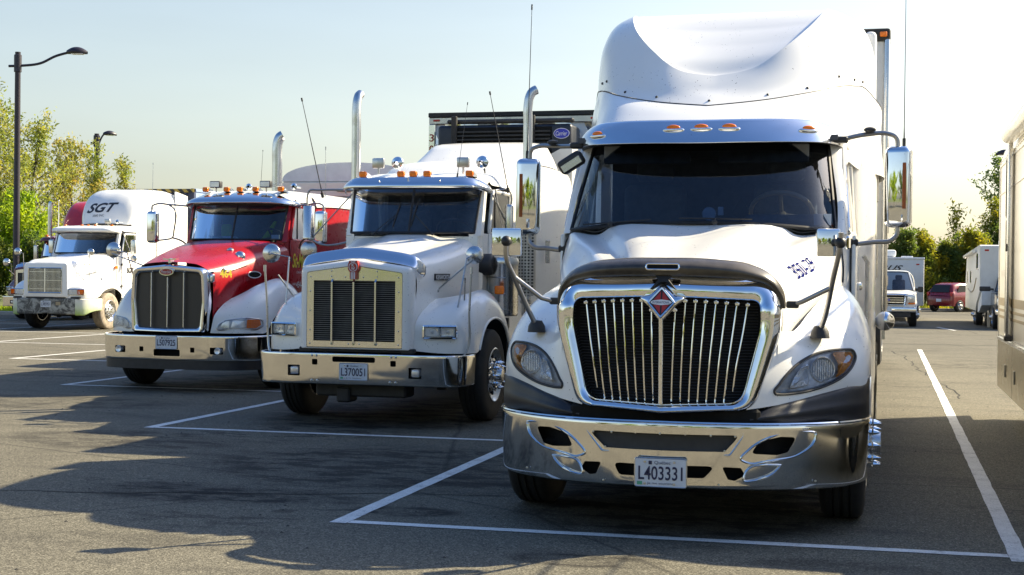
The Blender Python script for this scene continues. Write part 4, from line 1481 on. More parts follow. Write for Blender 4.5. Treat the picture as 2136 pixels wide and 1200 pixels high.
for _ in range(2):
    bmesh.ops.subdivide_edges(bmn, edges=[e for e in bmn.edges if e.calc_length() > .05], cuts=1)
    bmesh.ops.triangulate(bmn, faces=bmn.faces[:])
bmn.verts.index_update()
nv = []
for v in bmn.verts:
    q_ = hood_pt(2.15 + v.co.x * .85, 4.35 - v.co.z * .95)
    nv.append((q_[0] + .005, q_[1] - .002, q_[2] + .0035))
nn.v = nv
nn.f = [tuple(v.index for v in f.verts) for f in bmn.faces]
bmn.free()
bpy.data.meshes.remove(me_)
obj('fleet_number', nn, 'bluedecal', o_hood, weld=False)

# its box trailer
TR1 = thing('box_trailer', 'white box trailer with rounded grey corner post behind the nearest white tractor', 'trailer', (HX, HY + 6.15, 0))
b = MB().box(-1.295, 1.275, 0, 15.5, 1.12, 4.05, .05, 3)
body = obj('trailer_body', b, 'trailerwhite', TR1)
for s in (-1, 1):
    cp = MB()
    cp.box(s * 1.275 - .03, s * 1.275 + .03, -.03, .35, 1.1, 4.06, .025, 3)
    obj('corner_post', cp, 'alu', body)
top = MB().box(-1.30, 1.31, -.035, .4, 3.95, 4.08, .03, 2)
obj('top_cap', top, 'chassis', body)
for s in (-1, 1):
    obj('marker_light', MB().box(s * 1.24 - .035, s * 1.24 + .035, -.06, -.03, 3.99, 4.04, .008), 'amber', TR1)
for z in (1.30, 1.52, 1.9, 2.05, 2.5, 2.65):
    obj('mounting_plate', MB().box(1.28, 1.315, .05, .25, z, z + .11, .01), 'steel', TR1)
for y in (12.6, 13.85):
    for s in (-1, 1):
        wheel(TR1, s * .93, y, s, w=.58, kind='drive')
lgs = MB().box(-.7, -.6, 2.6, 2.7, .1, 1.1).box(.6, .7, 2.6, 2.7, .1, 1.1).box(-.5, .5, 11.8, 14.6, .75, 1.1)
obj('landing_gear', lgs, 'chassis', TR1)
bg_ = MB().box(1.26, 1.29, .3, 15.4, .98, 1.12)
obj('side_rail', bg_, 'alu', TR1)
# ------------------------------------------------------------------ shared builders for the classic tractors
def classic_cab(T, pt, hw, yb, zb, zt, zr, yd0, yd1, seal_split=True, hwt=None, door_extra=0.0, glass='glass', back=None, roof_pt=None):
    """flat-screen cab: hw = half width at the screen base; returns cab object"""
    hwt = hwt or hw
    so = hw + .085
    base = [(0, yb, zb), (hw * .55, yb + .015, zb), (hw * .85, yb + .05, zb), (hw, yb + .12, zb)]
    top = [(0, yb + .20, zt), (hwt * .55, yb + .215, zt), (hwt * .85, yb + .25, zt), (hwt, yb + .31, zt)]
    windscreen(T, base, top, glass=glass, seal=.016, split=seal_split)
    back = back or yd1 + .15
    roof_pt = roof_pt or pt
    c = MB()
    for s in (-1, 1):
        a = [(s * (hw + .008), yb + .125, zb - .03), (s * (hwt + .008), yb + .315, zt + .03)]
        b = [(s * (so - .01), yb + .15, zb - .03), (s * (so - .02), yb + .34, zt + .03)]
        d = [(s * so, yb + .22, zb - .03), (s * (so - .01), yb + .40, zt + .03)]
        c.grid(np.array([a, b, d]))
        # side wall below the belt, rear wall of door frame
        c.grid(np.array([[(s * (hw - .05), yb + .10, .85), (s * so, yb + .18, .85), (s * (so + .01), yd1 + .02, .85), (s * (so + .01), back, .85)],
                         [(s * (hw - .05), yb + .08, zb), (s * so, yb + .20, zb), (s * (so + .01), yd1 + .02, zb), (s * (so + .01), back, zb)]]))
        c.grid(np.array([[(s * (so + .01), yd1 + .02, zb), (s * (so + .01), back, zb)], [(s * so, yd1 - .02, zt + .03), (s * so, back, zt + .03)]]))
    c.box(-hw - .05, hw + .05, yb + .09, yb + .14, .85, zb - .04)
    cab = obj('cab', c, pt, T, 30)
    # roof: from the screen top curving up and back
    rows = []
    for f, (y, z, k) in enumerate(((yb + .17, zt + .02, 1.0), (yb + .20, zt + .09, 1.0), (yb + .34, zr - .05, .97), (yb + .60, zr - .005, .95), (back, zr + .01, .95))):
        w = so * k
        rows.append([(0, y, z), (w * .5, y + .01, z), (w * .82, y + .05, z - .012), (w * .96, y + .12, z - .045 if f > 1 else z - .01), (so, y + .2, (zt + .05 if f > 1 else z - .02))])
    obj('roof', MB().grid(patch(sym(rows), 4, 4)), roof_pt, cab, 40)
    for s in (-1, 1):
        d = MB()
        x0, x1 = sorted((s * (so + .002), s * (so + .028)))
        d.box(x0, x1, yd0, yd1, .95, zb - .0, .012, 2)
        fr = [(yd0 + .02, zb), (yd0 + .17, zt - .02), (yd1 - .03, zt - .02), (yd1, zb)]
        xs = s * (so + .006)
        d.tube([(xs, y, z) for y, z in rpoly(fr, .06, 4)], .024, 6, close=True)
        door = obj('door', d, pt, T, 30)
        obj('window', MB().add([(xs, y, z) for y, z in fr], [(0, 1, 2, 3)]), 'sideglass', door)
        vt = MB().tube([(xs, yd0 + .27, zb), (xs, yd0 + .27, zt - .03)], .012, 6)
        vt.tube([(xs + s * .012, y, z) for y, z in rpoly(fr, .06, 4)], .008, 6, close=True)
        obj('window_trim', vt, 'seal', door)
        obj('handle', MB().box(xs + s * .03 - .015, xs + s * .03 + .015, yd1 - .22, yd1 - .08, zb - .22, zb - .17, .01), 'chrome', door)
        hg = MB()
        for z in (1.15, 1.75):
            hg.box(xs + s * .02 - .012, xs + s * .02 + .012, yd0 - .04, yd0 + .03, z, z + .06, .006)
        obj('hinges', hg, 'black', door)
    fl = MB().box(-hw - .03, hw + .03, yb + .15, back, .95, 1.3)
    fl.box(-hw - .02, hw + .02, back - .06, back - .02, 1.3, zt)
    obj('cab_floor', fl, 'interior', T)
    obj('headliner', MB().box(-hw - .02, hw + .02, yb + .26, back, zt - .02, zt + .01), 'interior', T)
    obj('dashboard', MB().grid(np.array([[(-hw, yb + .13, zb - .03), (0, yb + .03, zb - .03), (hw, yb + .13, zb - .03)], [(-hw, yb + .4, zb - .06), (0, yb + .35, zb - .06), (hw, yb + .4, zb - .06)]])), 'dash', T)
    seats_and_wheel(T, yb + .85, zb - .45, .42, (.42, yb + .5, zb + .02))
    return cab

def stack(T, x, y, z0, z1, r=.057, out=(0, .0), shield=None):
    p = [(x, y, z0), (x, y, z1 - .45), (x, y, z1 - .22), (x + out[0] * .28, y + out[1] * .28, z1 - .12), (x + out[0] * .8, y + out[1] * .8, z1 - .06), (x + out[0] * 1.6, y + out[1] * 1.6, z1 - .03)]
    s = MB().tube([tuple(v) for v in smooth_path(p, 6)], r, 20, caps=False)
    s.tube([tuple(v) for v in smooth_path(p, 6)][-6:], r * .9, 20)
    st = obj('exhaust_stack', s, 'alu', T, 50)
    cl = MB()
    for z in (z0 + .15, (z0 + z1) / 2 - .2):
        cl.lathe([(r + .006, z), (r + .012, z + .005), (r + .012, z + .04), (r + .006, z + .045)], 20, 'Z', (x, y, 0))
    obj('clamps', cl, 'steel', st)
    if shield:
        h = MB().lathe([(r * 2.1, shield[0]), (r * 2.1, shield[1])], 26, 'Z', (x, y, 0))
        sm_ = screen("perforated_shield", 26, 26, (0.55, 0.54, 0.5, 1), (0.02, 0.02, 0.02, 1), 0.30, 0.9)
        obj('heat_shield', h, M.setdefault('shield', sm_), st, 60)
    return st

def roof_marker(T, x, y, z, s=1.0):
    b = MB().prism([(y - .05 * s, z), (y + .12 * s, z), (y + .10 * s, z + .035 * s), (y - .03 * s, z + .06 * s)], x - .045 * s, x + .045 * s, 'X')
    b.add([(x - .05 * s, y - .06 * s, z), (x + .05 * s, y - .06 * s, z), (x + .05 * s, y + .13 * s, z), (x - .05 * s, y + .13 * s, z)], [(0, 1, 2, 3)])
    m = obj('marker_light', b, 'chrome', T)
    obj('marker_lens', MB().box(x - .045 * s, x + .045 * s, y - .075 * s, y - .0 * s, z + .004, z + .07 * s, .018 * s, 3), 'amber', m, 50)
    return m

def west_coast_mirror(T, x, y, z, zt, zb, xin, w=.17, h=.36, s=1, mat='steel', round_below=True, brace=True, housing='slab', yt=None):
    """framed mirror on loop of tube; x = centre of the mirror, xin = where the arms meet the cab"""
    m = MB()
    if housing == 'drum':
        m.lathe([(.001, z - h / 2), (w / 2, z - h / 2), (w / 2 + .004, z - h / 2 + .01), (w / 2, z - h / 2 + .02), (w / 2, z + h / 2 - .01), (w / 2 - .01, z + h / 2), (.001, z + h / 2)], 24, 'Z', (x, y, 0))
    else:
        m.box(x - w / 2, x + w / 2, y - .045, y + .03, z - h / 2, z + h / 2, .035, 4)
    o = obj('door_mirror', m, mat, T, 50)
    obj('mirror_face', MB().box(x - w / 2 + .012, x + w / 2 - .012, y + .031, y + .035, z - h / 2 + .012, z + h / 2 - .012), 'mirrorglass', o)
    t = MB()
    t.tube(unary_cr([(xin, y - .05, zt), (x - s * .12, y, zt + .01), (x - s * .0, y, zt), (x + s * .02, y, zt - .05), (x + s * .02, y, z + h / 2)], 5), .012, 8)
    t.tube(unary_cr([(x, y, z - h / 2), (x, y, zb + .05), (x - s * .06, y, zb), (xin, y - .05, zb + .01)], 5), .012, 8)
    if brace:
        t.tube([(xin, y - .04, zt - .01), (x - s * .05, y, zb + .04)], .008, 6)
    obj('mirror_arm', t, 'tube', o)
    if round_below:
        d = MB().lathe([(.105, .01), (.105, 0), (.09, -.015), (.05, -.03), (.001, -.035)], 24, 'Y', (x + s * .0, y + .0, z - h / 2 - .13))
        obj('convex_mirror', d, 'steel', o)
    return o

def pair_lamp(T, x0, x1, y, z0, z1, name='headlight', amber=None, angle=0, two=True):
    """rectangular lamps in a chrome bezel; slanted by angle about z"""
    c = Vector(((x0 + x1) / 2, y, (z0 + z1) / 2))
    mt = Matrix.Translation(c) @ Matrix.Rotation(angle, 4, 'Z')
    w, h = (x1 - x0) / 2, (z1 - z0) / 2
    b = MB()
    o_ = rpoly([(-w, -h), (w, -h), (w, h), (-w, h)], .015, 2)
    i_ = rpoly([(-w + .014, -h + .014), (w - .014, -h + .014), (w - .014, h - .014), (-w + .014, h - .014)], .008, 2)
    b.grid(np.array([[(p[0], .08, p[1]) for p in o_], [(p[0], -.012, p[1]) for p in o_], [(p[0], -.02, p[1]) for p in i_], [(p[0], .01, p[1]) for p in i_]]), close=True)
    b.xform(mt)
    o = obj(name, b, 'chrome', T, 30)
    back = MB().box(-w + .01, w - .01, .045, .05, -h + .01, h - .01).xform(mt)
    obj('lamp_backing', back, 'matte', o)
    k = 2 if two else 1
    segs = [(-w + .018 + i * (2 * w - .036) / k + .004, -w + .018 + (i + 1) * (2 * w - .036) / k - .004) for i in range(k)]
    if amber:
        segs = [(-w + .018, w * amber - .01), (w * amber + .005, w - .018)] if amber > 0 else [(w * amber + .01, w - .018), (-w + .018, w * amber - .005)]
    for i, (a, d) in enumerate(segs):
        am = amber and i == 1
        e = rpoly([(a, -h + .022), (d, -h + .022), (d, h - .022), (a, h - .022)], .012, 2)
        cx = (a + d) / 2
        bw = MB().grid(np.array([[(p[0], .0, p[1]) for p in e], [(cx + (p[0] - cx) * .8, .035, p[1] * .8) for p in e], [(cx, .04, 0) for p in e]]), close=True).xform(mt)
        obj('turn_signal' if am else 'reflector', bw, 'amber' if am else 'lampbowl', o, 20)
        if not am:
            bl = MB().sphere(mt @ Vector((cx, .01, 0)), min(h, .05) * .35, 8)
            obj('bulb', bl, 'whitedecal', o)
            gl = MB().grid(np.array([[(p[0], -.002, p[1]) for p in e], [(cx + (p[0] - cx) * .5, -.012, p[1] * .5) for p in e], [(cx, -.014, 0) for p in e]]), close=True).xform(mt)
            obj('lamp_lens', gl, 'lens', o, 60)
    return o

M['louvre'] = plain('louvre_grey', (0.13, 0.125, 0.115, 1), 0.5)
M['lampbowl'] = metal("lamp_reflector", (0.85, 0.86, 0.86, 1), 0.22, 0.8, 0, 0.2)
M['lampbowl'].node_tree.nodes['Principled BSDF'].inputs['Metallic'].default_value = 0.5

# ------------------------------------------------------------------ white classic tractor with flat steel grille
def build_steel_grille_truck(T, pt, hero=True):
    chassis(T, .5, 7.5)
    for s in (-1, 1):
        wheel(T, s * 1.03, 1.22, s, spikes=hero)
    tandem(T, 5.7)
    hd = [
     [(0, .12, 1.735), (.25, .12, 1.725), (.45, .12, 1.70), (.56, .13, 1.665), (.61, .15, 1.58), (.615, .16, 1.3), (.61, .15, .82)],
     [(0, .45, 1.80), (.25, .45, 1.79), (.46, .45, 1.765), (.58, .46, 1.725), (.63, .46, 1.64), (.64, .46, 1.35), (.635, .46, .86)],
     [(0, 1.0, 1.90), (.22, 1.0, 1.895), (.36, 1.0, 1.865), (.60, 1.0, 1.825), (.68, 1.0, 1.74), (.695, 1.0, 1.42), (.70, 1.0, 1.0)],
     [(0, 1.5, 1.99), (.25, 1.5, 1.985), (.38, 1.52, 1.95), (.66, 1.55, 1.92), (.74, 1.55, 1.84), (.765, 1.55, 1.52), (.77, 1.55, 1.1)],
     [(0, 1.72, 2.045), (.26, 1.74, 2.04), (.39, 1.76, 2.01), (.69, 1.82, 1.985), (.775, 1.84, 1.91), (.80, 1.84, 1.6), (.80, 1.84, 1.1)],
    ]
    hb_ = MB().grid(patch(sym(hd), 7, 6))
    hood = obj('hood', hb_, pt, T, 32)
    # front frame around the grille plate
    oc = rpoly([(-.615, .80), (.615, .80), (.615, 1.66), (0, 1.745), (-.615, 1.66)], [.02, .02, .07, .4, .07], 5)
    ic = rpoly([(-.525, .82), (.525, .82), (.525, 1.60), (0, 1.672), (-.525, 1.60)], [.01, .01, .03, .3, .03], 5)
    rs = ring_surface(oc, ic, [(0, .16), (0, .12), (.12, .05), (.35, .015), (.7, .002), (1, .0), (1, .03)], lambda x, z: 0)
    obj('hood_front_frame', rs, pt, hood, 40)
    B2 = [
     [(.60, .12, .80), (.61, .13, .92), (.62, .16, 1.10), (.63, .38, 1.22), (.63, .7, 1.33)],
     [(.85, .22, .775), (.85, .23, .90), (.85, .275, 1.09), (.82, .42, 1.215), (.76, .78, 1.345)],
     [(1.01, .31, .77), (1.015, .32, .90), (1.0, .36, 1.10), (.97, .52, 1.25), (.90, .9, 1.375)],
     [(1.12, .45, .77), (1.13, .47, .92), (1.10, .55, 1.14), (1.05, .70, 1.285), (.95, 1.05, 1.40)],
     [(1.165, .64, .80), (1.165, .68, .98), (1.13, .80, 1.20), (1.07, .93, 1.325), (.97, 1.2, 1.42)],
     [(1.175, .80, 1.02), (1.172, .86, 1.10), (1.14, .98, 1.27), (1.08, 1.08, 1.36), (.98, 1.3, 1.425)],
     [(1.18, 1.22, 1.12), (1.175, 1.22, 1.18), (1.14, 1.25, 1.30), (1.08, 1.28, 1.37), (.98, 1.45, 1.42)],
     [(1.18, 1.62, 1.0), (1.175, 1.66, 1.06), (1.14, 1.64, 1.2), (1.08, 1.62, 1.3), (.98, 1.68, 1.38)],
     [(1.18, 1.88, .70), (1.175, 1.93, .73), (1.14, 1.95, .88), (1.08, 1.93, 1.05), (.98, 1.9, 1.2)],
    ]
    pair('fender', MB().grid(patch(B2, 7, 7)), pt, hood, 35)
    for s in (-1, 1):
        lb = MB().tube([(s * p[0], p[1], p[2]) for p in smooth_path([r[0] for r in B2[4:]], 6)], .014, 8)
        obj('fender_edge', lb, pt, hood)
    # stainless bug shield along the hood front
    ds = [
     [(0, .085, 1.745), (.3, .085, 1.715), (.54, .09, 1.675), (.61, .10, 1.655), (.645, .16, 1.60), (.655, .28, 1.56)],
     [(0, .095, 1.752), (.3, .095, 1.722), (.54, .10, 1.682), (.612, .11, 1.662), (.65, .17, 1.605), (.66, .29, 1.565)],
     [(0, .165, 1.845), (.3, .165, 1.815), (.54, .17, 1.775), (.605, .18, 1.755), (.655, .23, 1.70), (.665, .34, 1.65)],
     [(0, .185, 1.860), (.3, .185, 1.83), (.54, .19, 1.79), (.60, .20, 1.77), (.652, .25, 1.712), (.662, .36, 1.66)],
    ]
    bd = obj('bug_shield', MB().grid(patch(sym(ds), 4, 5)), 'visor', T, 40)
    md = bd.modifiers.new("thick", 'SOLIDIFY'); md.thickness = .005
    # grille plate with louvres
    frame = MB()
    oc2 = rpoly([(-.522, .825), (.522, .825), (.522, 1.597), (0, 1.668), (-.522, 1.597)], [.01, .01, .03, .3, .03], 4)
    ic2 = rpoly([(-.445, .89), (.445, .89), (.445, 1.512), (0, 1.512), (-.445, 1.512)], [.004, .004, .004, .004, .004], 4)
    gp_ = ring_surface(oc2, ic2, [(0, .02), (0, .004), (.02, .0), (.98, 0), (1, .004), (1, .05)], lambda x, z: 0)
    grille = obj('grille', gp_, 'gsteel', T, 30)
    lv = MB()
    for z in np.arange(.90, 1.51, .0215):
        lv.box(-.445, .445, .022, .036, z, z + .009)
    obj('grille_louvres', lv, 'louvre', grille)
    obj('radiator', MB().box(-.46, .46, .06, .08, .87, 1.53), 'matte', grille)
    gb = MB()
    for x in (-.238, 0, .238):
        gb.prism([(.004, .845), (-.025, .87), (-.028, 1.50), (.004, 1.535)], x - .009, x + .009, 'X')
    obj('grille_bars', gb, 'alu', grille)
    sc_ = MB()
    for x, z in [(-.48, 1.55), (-.25, 1.555), (-.1, 1.55), (.1, 1.55), (.25, 1.555), (.48, 1.55), (-.485, 1.4), (-.485, 1.2), (-.485, 1.0), (-.485, .86), (.485, 1.4), (.485, 1.2), (.485, 1.0), (.485, .86), (-.25, .86), (-.06, .86), (.06, .86), (.25, .86), (-.25, 1.61), (.25, 1.61)]:
        sc_.lathe([(.001, -.007), (.007, -.005), (.009, 0)], 8, 'Y', (x, 0, z))
    obj('rivets', sc_, 'steel', grille)
    if hero:
        e = MB().prism(rpoly([(-.035, 1.525), (.035, 1.525), (.035, 1.60), (.055, 1.625), (.058, 1.67), (.045, 1.72), (-.045, 1.72), (-.058, 1.67), (-.055, 1.625), (-.035, 1.60)], .012, 3), .02, -.04)
        em_ = obj('hood_emblem', e, 'reddecal', T, 30)
        w = MB()
        w.tube([(.044 * math.cos(a), -.041, 1.655 + .044 * math.sin(a)) for a in np.linspace(0, 2 * PI, 24, endpoint=False)], .004, 6, close=True)
        for x in (-.018, 0, .018):
            w.box(x - .005, x + .005, -.044, -.039, 1.53, 1.602)
            w.box(x - .005, x + .005, -.044, -.039, 1.704, 1.716)
        obj('emblem_lines', w, 'whitedecal', em_)
        text('emblem_letter', 'K', .030, .032, 'whitedecal', em_, (0, -.042, 1.674), bold=.02)
        text('emblem_letter', 'W', .044, .032, 'whitedecal', em_, (0, -.042, 1.638), bold=.02)
    # bumper
    bp_ = [(-1.165, .50), (-1.16, .36), (-1.13, .20), (-1.04, .07), (-.8, .01), (-.4, 0), (0, 0), (.4, 0), (.8, .01), (1.04, .07), (1.13, .20), (1.16, .36), (1.165, .50)]
    bs = bumper_solid(bp_, lambda x: .44, lambda x: .76, .02, 5, [.020, .014, .0125, .0115, .006, .0005, 0, .002, .008])
    cuts = [MB().prism(rpoly([(-.235, .672), (.235, .672), (.235, .728), (-.235, .728)], .02, 3), -.3, .4)]
    for s in (-1, 1):
        cuts.append(MB().prism(rpoly([(s * .43 - .03, .638), (s * .43 + .03, .638), (s * .43 + .03, .698), (s * .43 - .03, .698)], .012, 3), -.3, .4))
        cuts.append(MB().prism(rpoly([(s * .665 - .068, .52), (s * .665 + .068, .52), (s * .665 + .068, .632), (s * .665 - .068, .632)], .008, 3), -.3, .4))
    bu = boolean_cut(bs, cuts, 'bumper', 'bumper', T, 25)
    obj('bumper_backing', MB().box(-1.1, 1.1, .16, .2, .45, .75), 'matte', bu)
    fl = MB()
    fm = MB()
    for s in (-1, 1):
        b = MB().box(s * .665 - .045, s * .665 + .045, .01, .10, .535, .617, .02, 3)
        fo = obj('fog_light', b, 'lampbowl', bu)
        obj('fog_lens', MB().box(s * .665 - .044, s * .665 + .044, -.004, .008, .537, .615, .004), 'lens', fo)
    rv = MB()
    for x, z in [(-.46, .735), (-.41, .735), (.41, .735), (.46, .735), (-.46, .475), (-.40, .475), (.40, .475), (.46, .475)]:
        rv.lathe([(.001, -.010), (.012, -.006), (.014, 0)], 10, 'Y', (x, 0, z))
    obj('bumper_bolts', rv, 'steel', bu)
    obj('tow_crossbar', MB().box(-.58, .60, .04, .10, .775, .80, .01).box(-.62, -.48, .03, .12, .77, .82, .01).box(.50, .64, .03, .12, .77, .82, .01), 'chassis', T)
    obj('under_bumper', MB().box(-.5, .5, .2, .5, .30, .46, .02).box(-.25, -.1, .15, .4, .24, .4, .02), 'chassis', T)
    pair_lamp(T, .685, 1.045, .205, .925, 1.065, angle=R(20))
    pair_lamp(T, -1.045, -.685, .205, .925, 1.065, angle=R(-20))
    cab = classic_cab(T, pt, .745, 1.70, 2.065, 2.59, 2.79, 2.10, 3.05, hwt=.775)
    vz = [
     [(0, 1.63, 2.575), (.45, 1.65, 2.575), (.74, 1.72, 2.57), (.83, 1.82, 2.55), (.88, 2.02, 2.52)],
     [(0, 1.625, 2.585), (.45, 1.645, 2.585), (.745, 1.715, 2.58), (.84, 1.815, 2.56), (.89, 2.02, 2.53)],
     [(0, 1.70, 2.685), (.45, 1.715, 2.685), (.73, 1.78, 2.677), (.815, 1.87, 2.655), (.865, 2.05, 2.61)],
     [(0, 1.72, 2.70), (.45, 1.735, 2.70), (.72, 1.80, 2.692), (.80, 1.89, 2.668), (.85, 2.08, 2.62)],
    ]
    v = obj('sun_visor', MB().grid(patch(sym(vz), 4, 5)), 'visor' if hero else pt, T, 40)
    md = v.modifiers.new("thick", 'SOLIDIFY'); md.thickness = .008
    if hero:
        vj = MB().box(-.006, .006, 1.66, 1.67, 2.60, 2.69)
        for x in (-.35, .38):
            vj.sphere((x, 1.66, 2.655), .009, 8)
        obj('visor_joint', vj, 'steel', v)
    for x in (-.64, -.17, -.02, .15, .66):
        roof_marker(T, x, 1.95, 2.715)
    return cab, hb_

T2 = thing('classic_truck', 'white tractor with flat riveted steel grille plate, red oval emblem and twin exhaust stacks', 'truck', (-5.30, 13.75, 0))
cab2, hb2 = build_steel_grille_truck(T2, 'white2', True)
plate(T2, 0, -.006, .575, 'L370051')
wiper(T2, (-.20, 1.72, 2.13), (-.14, 1.82, 2.42), (-.42, 1.66, 2.05))
wiper(T2, (.02, 1.72, 2.14), (.07, 1.82, 2.43), (.30, 1.66, 2.05))
for s in (-1, 1):
    stack(T2, s * 1.10, 2.87, 1.1, 3.86, .056, (.055, .03) if s > 0 else (.012, .05), (1.35, 2.15))
# air cleaners
for s in (-1, 1):
    a = MB().lathe([(.001, 1.12), (.16, 1.12), (.17, 1.15), (.17, 1.70), (.175, 1.71), (.175, 1.76), (.16, 1.79), (.001, 1.80)], 28, 'Z', (s * 1.02, 2.12, 0))
    ac = obj('air_cleaner', a, 'alu', T2, 40)
    b = MB().lathe([(.001, -.16), (.10, -.16), (.125, -.13), (.125, .13), (.10, .16), (.001, .16)], 24, 'X', (s * .78, 1.96, 1.71))
    obj('intake_elbow', b, 'black', ac, 40)
    g = MB()
    for z in (1.2, 1.38, 1.56):
        g.tube([(s * 1.0 + .175 * math.cos(t), 2.12 + .175 * math.sin(t), z) for t in np.linspace(0, 2 * PI, 20, endpoint=False)], .006, 6, close=True)
    obj('cleaner_bands', g, 'steel', ac)
sml = MB().box(.99, 1.10, 1.82, 1.88, 1.37, 1.47, .02, 2)
obj('side_marker', sml, 'amber', T2)
# raised sleeper and its roof fairing
sl = MB()
rows = []
for y, w, z in ((3.02, .84, 2.80), (3.25, .88, 2.93), (3.7, .97, 3.02), (4.4, 1.06, 3.06), (5.35, 1.10, 3.06)):
    rows.append([(0, y, z + .02), (w * .5, y, z + .015), (w * .80, y, z - .02), (w * .95, y, z - .09), (w, y, z - .25), (w + .01, y, 2.2), (w + .01, y, 1.5), (w + .01, y, .80)])
sl.grid(patch(sym(rows), 5, 4))
sl.grid(np.array([[(-1.10, 5.35, .8), (1.10, 5.35, .8)], [(-1.10, 5.35, 2.8), (1.10, 5.35, 2.8)], [(-.85, 5.35, 3.05), (.85, 5.35, 3.05)]]))
slo = obj('sleeper', sl, 'white2', T2, 40)
ext = [[(1.08, 5.35, 2.62), (1.10, 5.75, 2.55)], [(1.11, 5.35, .9), (1.12, 5.75, .9)]]
pair('side_extender', MB().grid(np.array(ext)), 'white2', slo)
sd = MB()
for y in (4.55,):
    for z in np.arange(1.3, 2.8, .16):
        sd.sphere((1.087, y, z), .007, 6)
sd.tube([(1.0, 3.75, 2.35), (1.10, 5.3, 2.2)], .004, 5)
obj('panel_rivets', sd, 'steel', slo)
obj('sleeper_handle', MB().box(1.06, 1.12, 4.0, 4.05, 1.75, 2.05, .01), 'steel', slo)
ff = [
 [(0, 4.15, 3.06), (.5, 4.17, 3.06), (.78, 4.25, 3.05), (.90, 4.45, 3.04), (.94, 5.2, 3.03)],
 [(0, 4.42, 3.20), (.5, 4.44, 3.20), (.74, 4.52, 3.19), (.84, 4.68, 3.18), (.88, 5.2, 3.17)],
 [(0, 4.75, 3.355), (.5, 4.77, 3.35), (.70, 4.82, 3.345), (.77, 4.92, 3.33), (.80, 5.2, 3.32)],
 [(0, 5.2, 3.42), (.5, 5.2, 3.415), (.66, 5.2, 3.40), (.74, 5.2, 3.38), (.78, 5.2, 3.34)],
]
obj('roof_fairing', MB().grid(patch(sym(ff), 4, 5)), 'white2', T2, 40)
# roof work lamps on stalks
for x in (-.50, .54):
    b = MB().box(x - .075, x + .075, 2.02, 2.07, 2.83, 2.95, .015, 2)
    wl = obj('work_light', b, 'steel', T2)
    obj('lamp_stand', MB().tube([(x, 2.05, 2.76), (x, 2.05, 2.84)], .012, 6), 'steel', wl)
    hn = MB().lathe([(.075, 0), (.07, -.015), (.03, -.03), (.012, -.10), (.012, .2), (.001, .22)], 20, 'Y', (x + .20, 2.15, 2.90))
    hn.tube([(x + .2, 2.2, 2.90), (x + .2, 2.25, 2.78)], .015, 6)
    obj('air_horn', hn, 'chrome', T2)
west_coast_mirror(T2, -1.46, 2.25, 2.20, 2.58, 1.98, -.86, .14, .40, -1, 'alu', True, True, 'drum')
west_coast_mirror(T2, 1.02, 2.35, 2.20, 2.58, 1.95, .86, .10, .44, 1, 'alu', False, True, 'slab')
t_ = MB().tube([(.86, 2.2, 2.52), (1.02, 2.5, 2.06)], .010, 6)
obj('mirror_brace', t_, 'steel', T2)
round_mirror(T2, (1.053, .80, 1.80), .098, (.95, .46, 1.10), (.965, .72, 1.195), (.655, .75, 1.42))
round_mirror(T2, (-1.25, .72, 1.80), .105, (-.985, .50, 1.13), (-.95, .75, 1.27), None)
rods = [(1.155, .34, 1.64), (1.13, .36, 1.2), (1.11, .36, .80), (1.06, .30, .70), (1.05, .18, .44)]
for s in (-1, 1):
    t = MB().tube(unary_cr([(s * a, b, c) for a, b, c in rods], 5), .012, 8)
    t.tube([(s * 1.155, .34, 1.60), (s * 1.155, .34, 1.67)], .017, 8)
    t.tube([(s * 1.05, .19, .44), (s * 1.052, .2, .62)], .016, 8)
    obj('guide_rod', t, 'steel', T2)
antenna(T2, (1.02, 2.30, 2.55), (.82, 2.15, 3.72), .006)
antenna(T2, (-1.30, 2.3, 2.50), (-1.55, 2.2, 3.70), .006)
antenna(T2, (-1.28, 2.32, 2.0), (-1.28, 2.32, 3.12), .004, 'steel')
antenna(T2, (.55, 1.78, 2.70), (.60, 2.0, 3.58), .003)
# name badge on the flank
tb = MB().prism(rpoly([(-.19, -.036), (.19, -.036), (.19, .036), (-.19, .036)], .004, 2), 0.0, -.012)
nb = obj('name_badge', tb, 'blackdecal', T2)
nb.location = (.690, .80, 1.56); nb.rotation_euler = (0, 0, R(83))
text('badge_text', 'KENWORTH', .35, .05, 'whitedecal', nb, (0, -.014, 0), bold=.01)

# refrigerated trailer behind it
TR2 = thing('refrigerated_trailer', 'steel fronted trailer with black refrigeration unit and red figures on its edge', 'trailer', (-5.25, 20.0, 0))
b = MB().box(-1.29, 1.29, 0, 15.8, 1.1, 3.93, .02, 2)
bd = obj('trailer_body', b, 'trailerwhite', TR2)
fm = metal("dented_stainless", (0.72, 0.72, 0.70, 1), 0.10, 0.5, 0, 0.1, 0.9)
sk = MB().grid(np.array([[(x, -.012 - .02 * math.sin(x * 9 + z * 4), z) for x in np.linspace(-1.2, 1.2, 40)] for z in np.linspace(1.15, 3.80, 30)]))
obj('front_skin', sk, fm, bd, 80)
hdm = MB().box(-1.30, 1.30, -.04, .05, 3.80, 3.90, .01)
obj('header_panel', hdm, 'steel', bd)
obj('top_rail', MB().box(-1.31, 1.31, -.045, 15.8, 3.90, 3.97, .01), 'chassis', bd)
for s in (-1, 1):
    obj('corner_post', MB().box(s * 1.25 - .05, s * 1.25 + .05, -.05, .06, 1.1, 3.80, .01), 'gsteel', bd)
    obj('marker_light', MB().box(s * 1.18 - .05, s * 1.18 + .05, -.055, -.03, 3.84, 3.87, .005), 'redlens', TR2)
u = MB()
u.box(-.98, .98, -.62, -.03, 3.0, 3.72, .05, 3)
un = obj('refrigeration_unit', u, 'reefer', TR2)
gr_ = MB()
